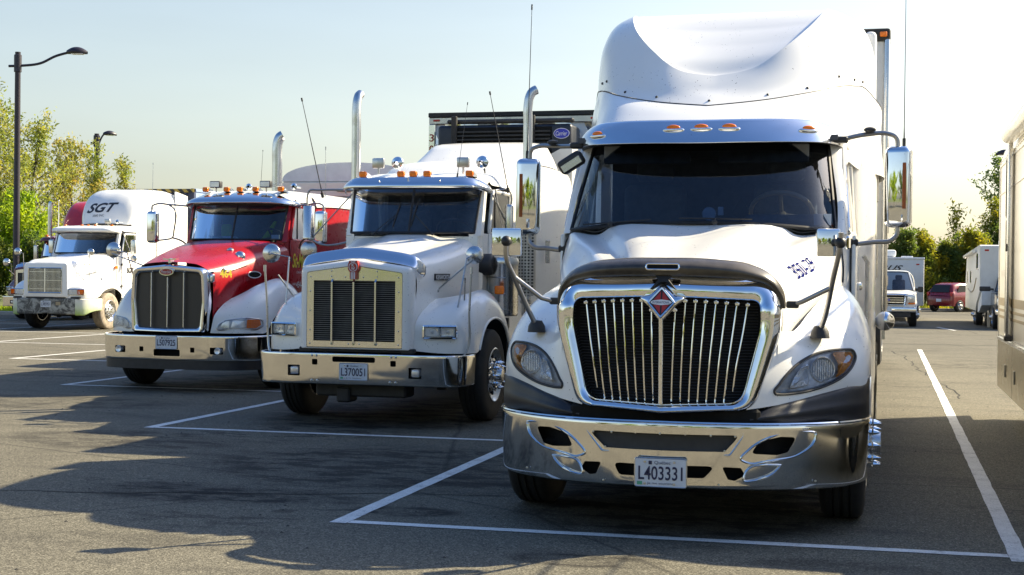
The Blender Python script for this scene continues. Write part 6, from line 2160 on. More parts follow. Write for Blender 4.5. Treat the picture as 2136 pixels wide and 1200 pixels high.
obj('cab_step', MB().box(.85, 1.12, 2.1, 3.0, .42, .82, .03), 'white', T4)

CT = thing('container_trailer', 'navy shipping container with a yellow and black striped top rail, behind the square grille tractor', 'container', (-21.93, 40.0, 0))
cb = MB().box(-1.19, 1.19, .06, 12.1, 1.30, 4.12)
cbo = obj('container_body', cb, 'containerblue', CT)
fr = MB()
nco = 14
pts = []
for i in range(nco):
    x0 = -1.14 + 2.28 * i / nco
    pts += [(x0, .06), (x0 + .06, .06), (x0 + .09, .02), (x0 + .13, .02)]
fr.grid(np.array([[(x, y - .02, z) for x, y in pts] for z in (1.4, 4.05)]))
obj('container_front', fr, 'container', cbo, 20)
po = MB()
for s in (-1, 1):
    obj('corner_post', MB().box(s * 1.16 - .06, s * 1.16 + .06, -.03, .12, 1.28, 4.18, .01), 'container', cbo)
def stripe_material():
    m, nt, b = mat_base("hazard_stripes")
    tc = nt.nodes.new("ShaderNodeTexCoord")
    w = nt.nodes.new("ShaderNodeTexWave")
    w.inputs["Scale"].default_value = 2.2
    w.bands_direction = 'DIAGONAL'
    nt.links.new(tc.outputs["Object"], w.inputs["Vector"])
    c = ramp(nt, w.outputs[1], [(.47, (0.02, .02, .02, 1)), (.53, (.42, .30, .06, 1))])
    nt.links.new(c.outputs[0], b.inputs["Base Color"])
    b.inputs["Roughness"].default_value = .6
    return m
obj('striped_rail', MB().box(-1.22, 1.22, -.04, .06, 4.06, 4.17, .01), stripe_material(), cbo)
obj('side_rail', MB().box(1.17, 1.22, .06, 12.1, 4.08, 4.18, .01), 'containerblue', cbo)
for i, ch in enumerate('CRSU9154541'):
    text('container_figure', ch, .09, .14, 'whitedecal', CT, (.86, -.06, 3.72 - .19 * i))
for y in (9.6, 10.85):
    for s in (-1, 1):
        wheel(CT, s * .93, y, s, w=.58, kind='drive')
obj('trailer_frame', MB().box(-.5, .5, .3, 12, .95, 1.28), 'chassis', CT)

# ------------------------------------------------------------------ dark maroon tractor at the far left
T5 = thing('maroon_truck', 'dark maroon tractor with tall barred chrome grille and crimson roof fairing, farthest left', 'truck', (-26.45, 40.0, 0))
cab5, hb5 = build_steel_grille_truck(T5, 'maroon', False)
for o_ in T5.children:
    if o_.name.startswith('door_mirror'):
        pass
stack(T5, -1.16, 2.9, 1.1, 3.95, .075, (.02, .02))
stack(T5, 1.16, 2.9, 1.1, 3.95, .075, (.02, .02))
rows = []
for y, w, z1 in ((2.85, .78, 2.72), (3.0, .84, 3.1), (3.3, .90, 3.6), (3.7, .96, 3.92), (4.2, 1.0, 4.02), (5.2, 1.02, 4.05)):
    rows.append([(0, y, z1), (w * .55, y, z1), (w * .85, y + .03, z1 - .04), (w * .97, y + .08, z1 - .14), (w, y + .14, max(2.7, z1 - .4)), (w + .02, y + .2, 2.6)])
sf5 = obj('roof_fairing', MB().grid(patch(sym(rows), 5, 5)), 'crimson', T5, 50)
for s in (-1, 1):
    obj('sleeper_side', MB().grid(np.array([[(s * .86, 3.1, 2.7), (s * 1.04, 3.4, 2.7), (s * 1.06, 5.2, 2.7)], [(s * .88, 3.1, .9), (s * 1.04, 3.4, .9), (s * 1.06, 5.2, .9)]])), 'crimson', T5)
west_coast_mirror(T5, -1.30, 2.3, 2.20, 2.58, 1.9, -.86, .16, .5, -1, 'steel', False, False)
west_coast_mirror(T5, 1.30, 2.3, 2.20, 2.58, 1.9, .86, .16, .5, 1, 'steel', False, False)
round_mirror(T5, (.62, .6, 2.12), .14, (.60, .7, 1.82), (.92, .8, 1.35), (.85, .5, 1.9))
round_mirror(T5, (-1.20, .5, 1.85), .13, (-.98, .5, 1.13), (-.85, .7, 1.3), None)
TR5 = thing('grey_box_trailer', 'pale box trailer mostly hidden behind the dark maroon tractor', 'trailer', (-26.45, 46.5, 0))
obj('trailer_body', MB().box(-1.28, 1.28, 0, 14, 1.1, 3.9, .03), 'trailerwhite', TR5)
obj('trailer_frame', MB().box(-.5, .5, .3, 13, .7, 1.1), 'chassis', TR5)
for y in (11.5, 12.75):
    for s in (-1, 1):
        wheel(TR5, s * .93, y, s, w=.58, kind='drive')
# ------------------------------------------------------------------ motorhome at the right edge
MH = thing('motorhome', 'cream motorhome with a rolled awning, tan stripe and steel skirt at the right edge', 'motorhome', (2.55, 17.85, 0))
# local: x from -1.25 (near side wall) to +1.25, y from 0 (far end) to -9.5 (towards the camera)
def rv_sec(y, top, zb=.92):
    k = top - 3.29
    return [(-1.25, y, zb), (-1.25, y, 3.0 + k), (-1.21, y, 3.13 + k), (-1.10, y, 3.23 + k), (-.9, y, top), (.9, y, top), (1.10, y, 3.23 + k), (1.21, y, 3.13 + k), (1.25, y, 3.0 + k), (1.25, y, zb)]
b = MB().grid(np.array([rv_sec(0, 3.29), rv_sec(-6.2, 3.29), rv_sec(-7.2, 2.95), rv_sec(-7.9, 2.35), rv_sec(-8.3, 1.75), rv_sec(-9.5, 1.45), rv_sec(-9.6, 1.3)]))
b.add(rv_sec(0, 3.29), [tuple(range(10))]).add(rv_sec(-9.6, 1.3), [tuple(range(10))])
mb_ = obj('body', b, 'cream', MH, 30)
pi = MB()
pi.box(-1.262, -1.25, -9.6, -.01, 2.93, 2.955, .003)
pi.box(-1.259, -1.25, -9.6, -.01, 2.60, 2.615, .003)
pi.box(-1.262, -1.238, -.03, .004, .92, 3.0, .003)
obj('body_trim', pi, 'steel', mb_)
for z0, z1 in ((1.305, 1.395), (1.235, 1.265), (1.16, 1.19)):
    obj('side_stripe', MB().box(-1.256, -1.25, -9.5, -.05 if z0 > 1.3 else -.02, z0, z1), 'tan', mb_)
rvt = MB()
for y in np.arange(-.06, -6.0, -.19):
    for z in (2.99, .955):
        rvt.sphere((-1.255, y, z), .007, 6)
obj('trim_screws', rvt, 'steel', mb_)
M['skirtm'] = metal("skirt_steel", (0.52, 0.46, 0.34, 1), 0.30, 0.15, 0, 0.05)
for i, (y0, y1) in enumerate(((-2.02, -.0), (-4.3, -2.04), (-6.6, -4.32), (-9.5, -6.62))):
    sk = obj('skirt_panel', MB().box(-1.262, -1.22, y0, y1, .34, .90, .004), 'skirtm', MH)
    obj('panel_latch', MB().box(-1.275, -1.262, y0 + .78 if i == 0 else y0 + 1.9, y0 + .84 if i == 0 else y0 + 1.95, .52, .66, .004), 'steel', sk)
obj('skirt_trim', MB().box(-1.268, -1.22, -9.5, .0, .895, .935, .004), 'alu', MH)
aw = MB().lathe([(.001, -6.1), (.07, -6.1), (.085, -6.05), (.085, -1.90), (.075, -1.84), (.001, -1.83)], 24, 'Y', (-1.31, 0, 3.13))
awo = obj('awning', aw, 'cream', MH, 40)
am = MB().box(-1.325, -1.275, -1.98, -1.90, .96, 3.08, .01, 2)
obj('awning_arm', am, 'alu', awo)
obj('arm_bracket', MB().box(-1.34, -1.26, -2.02, -1.88, .95, 1.01, .01).box(-1.335, -1.32, -1.99, -1.89, 1.9, 1.98, .004), 'black', awo)
# windows and door
def rv_window(y0, y1, z0, z1):
    w = MB().box(-1.268, -1.25, y0, y1, z0, z1, .004)
    o = obj('window_frame', w, 'alu', MH)
    obj('window_pane', MB().box(-1.272, -1.266, y0 + .03, y1 - .03, z0 + .03, z1 - .03), 'sideglass', o)
    obj('window_back', MB().box(-1.264, -1.262, y0 + .03, y1 - .03, z0 + .03, z1 - .03), 'interior', o)
obj('entry_recess', MB().box(-1.262, -1.25, -1.16, -.86, 2.42, 2.95, .004), 'alu', MH)
dr = obj('door', MB().box(-1.268, -1.25, -1.88, -1.20, .96, 3.0, .006), 'cream', MH)
obj('door_frame', MB().tube([(-1.27, y, z) for y, z in rpoly([(-1.88, .97), (-1.20, .97), (-1.20, 2.99), (-1.88, 2.99)], .06, 4)], .012, 6, close=True), 'alu', dr)
obj('door_window', MB().box(-1.274, -1.267, -1.78, -1.27, 2.30, 2.92, .003), 'sideglass', dr)
obj('door_window_rim', MB().tube([(-1.276, y, z) for y, z in rpoly([(-1.79, 2.29), (-1.26, 2.29), (-1.26, 2.93), (-1.79, 2.93)], .04, 4)], .014, 6, close=True), 'black', dr)
obj('door_window_back', MB().box(-1.2685, -1.2675, -1.78, -1.27, 2.30, 2.92), 'interior', dr)
obj('door_sign', MB().box(-1.276, -1.267, -1.76, -1.28, 1.97, 2.24), 'whitedecal', dr)
obj('door_sign_rim', MB().tube([(-1.277, y, z) for y, z in rpoly([(-1.77, 1.96), (-1.27, 1.96), (-1.27, 2.25), (-1.77, 2.25)], .03, 4)], .010, 6, close=True), 'black', dr)
obj('door_handle', MB().box(-1.30, -1.268, -1.82, -1.74, 1.50, 1.62, .01), 'black', dr)
rv_window(-4.8, -3.4, 1.8, 2.6)
rv_window(-6.9, -6.2, 1.8, 2.5)
text('side_lettering', 'Sprinter', .62, .15, 'steel', MH, (-1.2535, -.60, 1.68), (0, 0, R(-90)), shear=.4)
for y in (-2.9, -7.6):
    for s in (-1, 1):
        wheel(MH, s * 1.0, y, s, rad=.42, w=.25)
fw_ = obj('front_window', MB().grid(np.array([[(x, y, z) for x in (-1.05, 0, 1.05)] for y, z in ((-7.27, 2.93), (-7.93, 2.37), (-8.33, 1.80))])), 'seal', MH)
obj('front_glass', MB().grid(np.array([[(x, y - .012, z + .012) for x in (-1.0, 0, 1.0)] for y, z in ((-7.33, 2.90), (-7.93, 2.37), (-8.29, 1.86))])), 'sideglass', fw_)
obj('front_bumper', MB().box(-1.24, 1.24, -9.75, -9.55, .42, .75, .05, 2), 'whitedecal', MH)
obj('front_grille', MB().box(-.7, .7, -9.64, -9.58, .95, 1.25, .02), 'black', MH)
for s in (-1, 1):
    obj('headlight', MB().box(s * .98 - .18, s * .98 + .18, -9.65, -9.58, .98, 1.22, .03, 2), 'lampbowl', MH)
obj('undercarriage', MB().box(-.9, .9, -9.2, -.3, .42, .92), 'chassis', MH)
obj('roof_vent', MB().box(-.3, .3, -3.5, -2.8, 3.28, 3.42, .04), 'whitedecal', MH)

# ------------------------------------------------------------------ light vehicles
def car_body(prof, w, sect_w):
    """prof: list of (y, zbottom, zbelt, ztop, halfwidth_belt, halfwidth_top)"""
    rows = []
    for y, zb, zl, zt, wl, wt in prof:
        rows.append([(0, y, zt), (wt * .6, y, zt - .004), (wt * .9, y, zt - .025), (wt, y, zt - .06), (wl * .97 if zt - zl > .15 else wl, y, zl + .03), (wl, y, zl - .04), (wl + .01, y, (zb + zl) / 2), (wl - .02, y, zb)])
    return patch(sym(rows), 4, 4)

PK = thing('white_pickup', 'white pickup truck with chrome barred grille, towing the lettered white trailer', 'pickup', (.02, 50.2, 0))
prof = [(.02, .62, 1.10, 1.14, .88, .80), (.10, .55, 1.12, 1.17, .93, .85), (.6, .55, 1.14, 1.20, .97, .90), (1.25, .5, 1.16, 1.235, .99, .92), (1.35, .5, 1.17, 1.26, .99, .90)]
pb = MB().grid(car_body(prof, 0, 0))
pb.grid(patch([[(x, y, z) for x, y, z in r] for r in [
 [(.99, 1.35, .5), (.99, 2.6, .5), (.99, 4.2, .5), (.99, 5.8, .5)], [(1.0, 1.35, .9), (1.0, 2.6, .9), (1.0, 4.2, .9), (1.0, 5.8, .9)], [(.98, 1.35, 1.2), (.98, 2.6, 1.22), (.98, 4.2, 1.22), (.98, 5.8, 1.22)]]], 3, 3))
pb.grid(np.array([[(-.99, 1.35, .5), (-.99, 5.8, .5)], [(-.98, 1.35, 1.2), (-.98, 5.8, 1.22)]]))
pb.grid(np.array([[(-.95, .05, .55), (.95, .05, .55)], [(-.9, .03, 1.12), (.9, .03, 1.12)]]))
po_ = obj('body', pb, 'white', PK, 35)
cabp = [
 [(0, 1.95, 1.92), (.55, 1.96, 1.91), (.70, 2.0, 1.89), (.76, 2.08, 1.86), (.93, 1.9, 1.24)],
 [(0, 2.6, 1.95), (.55, 2.6, 1.94), (.71, 2.6, 1.92), (.78, 2.6, 1.88), (.97, 2.6, 1.24)],
 [(0, 3.9, 1.94), (.55, 3.9, 1.93), (.70, 3.9, 1.91), (.77, 3.9, 1.87), (.97, 3.95, 1.24)],
]
obj('cab', MB().grid(patch(sym(cabp), 4, 4)), 'white', po_, 50)
wsr, wso = windscreen(PK, [(0, 1.28, 1.25), (.5, 1.32, 1.25), (.88, 1.48, 1.25)], [(0, 1.93, 1.88), (.45, 1.95, 1.88), (.70, 2.05, 1.86)], seal=.015)
for s in (-1, 1):
    obj('windshield_pillar', MB().tube([(s * .91, 1.5, 1.22), (s * .73, 2.06, 1.87)], .035, 6), 'white', PK)
obj('cab_interior', MB().box(-.85, .85, 1.6, 3.8, .9, 1.2), 'interior', PK)
for s in (-1, 1):
    obj('seat', MB().box(s * .4 - .22, s * .4 + .22, 2.3, 2.45, 1.1, 1.62, .06, 2).box(s * .4 - .12, s * .4 + .12, 2.3, 2.42, 1.62, 1.78, .04, 2), 'seat', PK)
g = MB()
oc = rpoly([(-.62, .72), (.62, .72), (.66, 1.12), (-.66, 1.12)], .05, 3)
ic = rpoly([(-.56, .77), (.56, .77), (.59, 1.07), (-.59, 1.07)], .03, 3)
pg = obj('grille', ring_surface(oc, ic, [(0, .05), (0, -.01), (.5, -.04), (1, -.01), (1, .03)], lambda x, z: 0), 'chrome', PK)
br = MB()
for z in (.845, .92, .995):
    br.box(-.55, .55, -.035, -.01, z - .018, z + .018, .005)
obj('grille_bars', br, 'chrome', pg)
obj('grille_back', MB().box(-.58, .58, .0, .02, .76, 1.08), 'matte', pg)
bdg = obj('badge', MB().prism([(.12 * math.cos(a), .92 + .055 * math.sin(a)) for a in np.linspace(0, 2 * PI, 24, endpoint=False)], -.03, -.055), 'logoblue', pg)
obj('badge_rim', MB().tube([(.115 * math.cos(a), -.056, .92 + .05 * math.sin(a)) for a in np.linspace(0, 2 * PI, 24, endpoint=False)], .006, 5, close=True), 'chrome', bdg)
text('badge_text', 'Ford', .14, .06, 'whitedecal', bdg, (0, -.057, .92), shear=.3)
for s in (-1, 1):
    h = obj('headlight', MB().box(s * .80 - .13, s * .80 + .13, -.02, .08, .84, 1.10, .02, 2), 'lampbowl', PK)
    obj('headlight_lens', MB().box(s * .80 - .135, s * .80 + .135, -.03, -.024, .835, 1.105, .003), 'lens', h)
    obj('turn_signal', MB().prism([(s * .68, .78), (s * .93, .78), (s * .93, .83), (s * .72, .83)], .02, -.02), 'amber', h)
    mi = obj('side_mirror', MB().box(s * 1.14 - .09, s * 1.14 + .09, 1.75, 1.85, 1.18, 1.38, .03, 2), 'black', PK)
    obj('mirror_arm', MB().box(s * 1.02 - .07, s * 1.02 + .07, 1.78, 1.83, 1.22, 1.32, .01), 'black', mi)
    for y in (.95, 4.6):
        wheel(PK, s * .87, y, s, rad=.40, w=.25)
    obj('wheel_arch', MB().tube([(s * .985, .95 + .47 * math.cos(a), .40 + .47 * math.sin(a)) for a in np.linspace(0, PI, 13)], .02, 6), 'white', po_)
obj('bumper', MB().box(-.97, .97, -.10, .06, .50, .68, .04, 2), 'chrome', PK)
obj('lower_intake', MB().box(-.80, .80, -.05, .06, .33, .50, .02), 'black', PK)
obj('front_plate', MB().box(-.16, .16, -.125, -.10, .53, .69, .006), 'plate', PK)

CTr = thing('lettered_trailer', 'white travel trailer with slanted dark CIRRUS lettering, behind the white pickup', 'trailer', (.20, 58, 0))
b = MB().box(-1.22, 1.22, 0, 6, .6, 2.44, .04, 2)
cb_ = obj('trailer_body', b, 'trailerwhite', CTr)
obj('roof_trim', MB().box(-1.24, 1.24, -.03, 6, 2.42, 2.50, .02), 'whitedecal', cb_)
obj('roof_unit', MB().box(-1.0, .15, .4, 1.4, 2.52, 2.80, .08, 2).box(.35, .8, .6, 1.1, 2.5, 2.56, .02), 'trailergrey', cb_)
obj('marker_light', MB().box(.92, 1.04, -.03, 0, 2.20, 2.25, .01), 'redlens', CTr)
text('lettering', 'CIRRUS', 1.55, .21, 'blackdecal', CTr, (-.35, -.01, 2.08), shear=.5, bold=.02)
for s in (-1, 1):
    wheel(CTr, s * 1.0, 3.4, s, rad=.36, w=.22)
obj('trailer_frame', MB().box(-.9, .9, -.6, 5.8, .42, .6), 'chassis', CTr)

FW = thing('tall_camping_trailer', 'white camping trailer with slanted roof and grey raised nose, behind the dark pickup', 'trailer', (4.30, 51.0, 0))
# side outline (y,z): high grey nose in front, body lower at the rear
b = MB().prism([(0, 1.25), (0, 2.80), (.3, 2.84), (6.5, 2.72), (8.4, 2.45), (9, 1.6), (9, .55), (2.2, .55), (1.9, .80)], -1.22, 1.22, 'X')
fo_ = obj('trailer_body', b, 'trailerwhite', FW, 30)
obj('nose_panel', MB().box(-1.20, 1.20, -.03, .0, 1.3, 2.76, .01), 'containerwhite' if 'containerwhite' in M else 'trailerwhite', fo_)
ns = MB().prism([(-.06, .78), (-.06, 1.25), (1.9, 1.25), (2.0, .50), (1.4, .50)], -1.16, 1.16, 'X')
obj('nose_skirt', ns, 'trailergrey', fo_)
obj('marker_light', MB().box(-1.08, -.94, -.05, -.02, 2.62, 2.68, .01), 'redlens', FW)
obj('roof_unit', MB().box(-.5, .5, 1.0, 2.0, 2.82, 3.08, .08, 2), 'trailerwhite', FW)
wn_ = MB()
for y0, y1, z0, z1 in ((.9, 1.9, 2.0, 2.6), (4.8, 5.6, 1.5, 2.0), (7.2, 7.6, 1.5, 2.0)):
    wf = obj('window_frame', MB().box(-1.235, -1.21, y0, y1, z0, z1, .01), 'alu', FW)
    obj('window_pane', MB().box(-1.24, -1.234, y0 + .05, y1 - .05, z0 + .05, z1 - .05), 'sideglass', wf)
    obj('window_back', MB().box(-1.232, -1.23, y0 + .05, y1 - .05, z0 + .05, z1 - .05), 'interior', wf)
obj('awning', MB().tube([(-1.32, 2.0, 2.66), (-1.32, 8.0, 2.55)], .07, 10), 'cream', FW)
obj('swirl_stripe', MB().tube(unary_cr([(-1.225, 1.9, 1.7), (-1.225, 3.0, 1.35), (-1.225, 4.5, 1.2), (-1.225, 7, 1.3)], 6), .025, 4), 'tan', FW)
for y in (3.1, 4.0):
    for s in (-1, 1):
        wheel(FW, s * 1.05, y, s, rad=.38, w=.25)
obj('landing_leg', MB().box(-.9, -.8, 1.0, 1.1, .0, .9).box(.8, .9, 1.0, 1.1, .0, .9), 'steel', FW)
obj('trailer_frame', MB().box(-.8, .8, 1, 8.8, .40, .58), 'chassis', FW)

DP = thing('dark_pickup', 'dark pickup truck partly hidden by the motorhome, with a black side mirror', 'pickup', (4.42, 49.0, 0))
dprof = [(.02, .62, 1.08, 1.12, .88, .80), (.12, .55, 1.11, 1.16, .93, .85), (.6, .55, 1.14, 1.20, .97, .90), (1.25, .5, 1.16, 1.235, .99, .92), (1.35, .5, 1.17, 1.26, .99, .90)]
db = MB().grid(car_body(dprof, 0, 0))
for s in (-1, 1):
    db.grid(np.array([[(s * .99, 1.35, .5), (s * .99, 5.6, .5)], [(s * .98, 1.35, 1.2), (s * .98, 5.6, 1.22)]]))
db.grid(np.array([[(-.95, .05, .55), (.95, .05, .55)], [(-.9, .03, 1.12), (.9, .03, 1.12)]]))
do = obj('body', db, 'cardark', DP, 35)
obj('cab', MB().grid(patch(sym(cabp), 4, 4)), 'cardark', do, 50)
windscreen(DP, [(0, 1.28, 1.25), (.5, 1.32, 1.25), (.88, 1.48, 1.25)], [(0, 1.93, 1.88), (.45, 1.95, 1.88), (.70, 2.05, 1.86)], seal=.015)
obj('grille', MB().box(-.6, .6, -.03, .02, .72, 1.05, .03, 2), 'chrome', DP)
for s in (-1, 1):
    h = obj('headlight', MB().box(s * .80 - .12, s * .80 + .12, -.02, .08, .80, 1.04, .03, 2), 'lampbowl', DP)
    mi = obj('side_mirror', MB().box(s * 1.20 - .20, s * 1.20 + .16, 1.2, 1.28, 1.26, 1.42, .03, 2), 'black', DP)
    obj('mirror_arm', MB().box(s * 1.02 - .08, s * 1.02 + .08, 1.22, 1.27, 1.30, 1.36, .01), 'black', mi)
    for y in (.95, 4.5):
        wheel(DP, s * .87, y, s, rad=.40, w=.25)
obj('bumper', MB().box(-.97, .97, -.10, .06, .48, .68, .04, 2), 'chrome', DP)
obj('red_bucket_lens', MB().box(-.62, -.55, -.16, -.11, .34, .62, .02), 'redlens', DP)

RC = thing('red_hatchback', 'small dark red hatchback seen from behind, by the bushes', 'car', (2.62, 76.6, 0), R(-40))
# local: rear at y=0, nose towards +y
hp = [(0.0, .35, .80, .84, .72, .60), (.06, .30, .88, .95, .80, .66), (.28, .30, .92, 1.38, .83, .60), (.60, .30, .93, 1.48, .84, .62), (1.4, .25, .93, 1.50, .85, .64), (2.2, .25, .93, 1.44, .85, .62), (2.9, .25, .93, 1.02, .84, .70), (3.5, .28, .84, .90, .80, .66), (3.75, .35, .6, .66, .68, .55)]
rcb = obj('body', MB().grid(car_body(hp, 0, 0)).box(-.70, .70, .0, .06, .32, .82, .03), 'carred', RC, 45)
obj('rear_window', MB().add([(-.60, .045, 1.0), (.60, .045, 1.0), (.52, .235, 1.38), (-.52, .235, 1.38)], [(0, 1, 2, 3)]), 'seal', RC)
for s in (-1, 1):
    obj('side_window', MB().prism([(.45, 1.0), (2.5, .98), (2.1, 1.36), (.65, 1.38)], s * .80, s * .775, 'X'), 'seal', RC)
    obj('tail_light', MB().box(s * .72 - .07, s * .72 + .07, .02, .12, .80, 1.02, .03, 2), 'redlens', RC)
    for y in (.62, 3.05):
        wheel(RC, s * .76, y, s, rad=.31, w=.20)
obj('license_plate', MB().box(-.16, .16, -.02, 0, .52, .67, .005), 'plate', RC)

# ------------------------------------------------------------------ street lamps
def street_lamp(loc, h, arm, ang, label, r=.11, hs=1.0):
    L = thing('street_lamp', label, 'street lamp', loc, ang, 'street lamps along the parking lot')
    p = MB().lathe([(r * 1.7, 0), (r * 1.7, .04), (r * 1.2, .10), (r, .5), (r * .8, h), (r * .82, h + .02), (.001, h + .03)], 20, 'Z')
    obj('pole', p, 'pole', L, 40)
    c = MB().lathe([(r * .95, h - .75), (r * 1.1, h - .74), (r * 1.1, h - .1), (r * .95, h - .08)], 16, 'Z')
    obj('collar', c, 'pole', L, 40)
    a = MB().tube(unary_cr([(-.35, 0, h - .52), (.15, 0, h - .50), (arm * .45, 0, h - .40), (arm * .75, 0, h - .12), (arm, 0, h + .02)], 6), [.05] * 25, 8)
    obj('arm', a, 'pole', L)
    hd = MB()
    n = 20
    rows = []
    for i in range(11):
        t = i / 10
        x = arm - .05 + .78 * t
        w = .24 * math.sin(PI * min(1, t * .85 + .12)) ** .7
        hh = .22 * math.sin(PI * min(1, t * .85 + .10)) ** .8
        rows.append([(x, w * math.cos(2 * PI * k / n), h + .02 + (hh if math.sin(2 * PI * k / n) > 0 else .06 * hs) * math.sin(2 * PI * k / n)) for k in range(n)])
    hd.grid(np.array(rows), close=True)
    ho = obj('lamp_head', hd, 'pole', L, 50)
    obj('lamp_glass', MB().box(arm + .12, arm + .58, -.15, .15, h - .05, h - .02, .02), 'whitedecal', ho)
    return L
street_lamp((-32.35, 48.0, 0), 9.95, 1.95, R(14), 'tall dark street lamp nearest the left edge, its head reaching right', .13, 1.0)
street_lamp((-45.2, 75.0, 0), 9.7, .42, R(40), 'farther dark street lamp rising over the crimson truck fairing', .17, 1.05)
street_lamp((7.55, 75.0, 0), 8.0, 1.65, R(165), 'street lamp mostly hidden behind the motorhome roof, only its head showing', .15, 1.1)
# ------------------------------------------------------------------ trees
def leaf_material(name, cols):
    m, nt, b = mat_base(name)
    n = noise(nt, 0.9, 3, 0.6)
    n2 = noise(nt, 9.0, 2, 0.6)
    c1 = ramp(nt, n.outputs[0], [(0.35, cols[0]), (0.5, cols[1]), (0.65, cols[2])])
    f = ramp(nt, n2.outputs[0], [(0.3, G(.7)), (0.7, G(1.35))])
    c = mix(nt, 1.0, c1.outputs[0], f.outputs[0], 'MULTIPLY')
    nt.links.new(c, b.inputs["Base Color"])
    b.inputs["Roughness"].default_value = 0.6
    out = nt.nodes["Material Output"]
    tl = nt.nodes.new("ShaderNodeBsdfTranslucent")
    nt.links.new(mix(nt, 1.0, c, (1.0, 1.0, .55, 1), 'MULTIPLY'), tl.inputs[0])
    mx = nt.nodes.new("ShaderNodeMixShader")
    mx.inputs[0].default_value = 0.6
    nt.links.new(b.outputs[0], mx.inputs[1])
    nt.links.new(tl.outputs[0], mx.inputs[2])
    nt.links.new(mx.outputs[0], out.inputs[0])
    return m
M['leaf_olive'] = leaf_material("olive_leaves", [(0.20, 0.26, 0.06, 1), (0.32, 0.34, 0.08, 1), (0.42, 0.36, 0.09, 1)])
M['leaf_rust'] = leaf_material("rusty_leaves", [(0.22, 0.25, 0.06, 1), (0.35, 0.32, 0.08, 1), (0.46, 0.34, 0.09, 1)])
M['leaf_bright'] = leaf_material("bright_leaves", [(0.18, 0.30, 0.02, 1), (0.33, 0.45, 0.025, 1), (0.46, 0.52, 0.03, 1)])
M['leaf_green'] = leaf_material("green_leaves", [(0.08, 0.14, 0.035, 1), (0.13, 0.19, 0.045, 1), (0.25, 0.26, 0.05, 1)])
M['leaf_yellow'] = leaf_material("yellow_green_leaves", [(0.09, 0.15, 0.03, 1), (0.22, 0.24, 0.035, 1), (0.50, 0.42, 0.03, 1)])
M['leaf_pale'] = leaf_material("pale_green_leaves", [(0.09, 0.16, 0.06, 1), (0.14, 0.21, 0.07, 1), (0.25, 0.3, 0.08, 1)])
M['bark'] = plain("bark", (0.06, 0.05, 0.04, 1), 0.9, var=0.4, scale=8, bmp=0.4)

def grow(rs, h, spread, nb, upright, trunk_r, low=0.12, lean=(0, 0)):
    """returns limb polylines (pts, radii) and tip samples"""
    limbs = []; tips = []
    top = np.array([lean[0], lean[1], h * .9])
    n = 7
    tr = [np.array([0, 0, 0.0])]
    for i in range(1, n):
        t = i / (n - 1)
        tr.append(top * np.array([t ** 1.3, t ** 1.3, t]) + rs.normal(0, .02 * h * t, 3) * [1, 1, 0])
    limbs.append((tr, [trunk_r * (1 - .85 * i / (n - 1)) for i in range(n)]))
    for k in range(nb):
        t = low + (1 - low) * (k + rs.rand()) / nb
        i = min(int(t * (n - 1)), n - 2); f = t * (n - 1) - i
        p0 = tr[i] * (1 - f) + tr[i + 1] * f
        az = rs.rand() * 2 * PI
        L = spread * (1.15 - .75 * t) * rs.uniform(.65, 1.15)
        d = np.array([math.cos(az), math.sin(az), upright * rs.uniform(.7, 1.4)])
        d /= np.linalg.norm(d)
        pts = [p0]
        for j in range(4):
            d2 = d + rs.normal(0, .16, 3) + np.array([0, 0, .10 * j * upright])
            d2 /= np.linalg.norm(d2)
            pts.append(pts[-1] + d2 * L / 4)
        r0 = max(.02, trunk_r * (1 - .8 * t) * .5)
        limbs.append((pts, [r0, r0 * .75, r0 * .5, r0 * .3, r0 * .15]))
        for q in range(5):
            a = pts[rs.randint(1, 5)]
            d3 = d + rs.normal(0, .55, 3) + np.array([0, 0, upright * .3])
            d3 /= np.linalg.norm(d3)
            l3 = L * rs.uniform(.25, .5)
            e = a + d3 * l3
            m_ = (a + e) / 2 + rs.normal(0, .04 * l3, 3)
            limbs.append(([a, m_, e], [r0 * .35, r0 * .2, .006]))
            for s in np.linspace(.25, 1.12, 7):
                tips.append(a + (e - a) * s)
        for s in np.linspace(.3, 1.05, 9):
            j = min(int(s * 4), 3); ff = s * 4 - j
            tips.append(pts[j] * (1 - ff) + pts[j + 1] * ff)
    return limbs, np.array(tips)

def leaf_mesh(rs, pts, n, size, jit, name, mat, elong=1.5):
    idx = rs.randint(0, len(pts), n)
    P = pts[idx] + rs.normal(0, jit, (n, 3))
    u = rs.normal(0, 1, (n, 3)); u /= np.linalg.norm(u, axis=1)[:, None]
    w = rs.normal(0, 1, (n, 3)); w = np.cross(u, w); w /= np.linalg.norm(w, axis=1)[:, None]
    s = size * rs.uniform(.6, 1.3, (n, 1))
    V = np.empty((n, 4, 3))
    V[:, 0] = P - u * s * elong; V[:, 1] = P - w * s * .55 + u * s * .1; V[:, 2] = P + u * s * elong; V[:, 3] = P + w * s * .55 + u * s * .1
    me = bpy.data.meshes.new(name)
    me.vertices.add(n * 4); me.vertices.foreach_set("co", V.reshape(-1))
    me.loops.add(n * 4); me.loops.foreach_set("vertex_index", np.arange(n * 4, dtype=np.int32))
    me.polygons.add(n); me.polygons.foreach_set("loop_start", np.arange(0, n * 4, 4, dtype=np.int32))
    try:
        me.polygons.foreach_set("loop_total", np.full(n, 4, dtype=np.int32))
    except Exception:
        pass
    me.update(calc_edges=True)
    me.materials.append(M[mat])
    return me

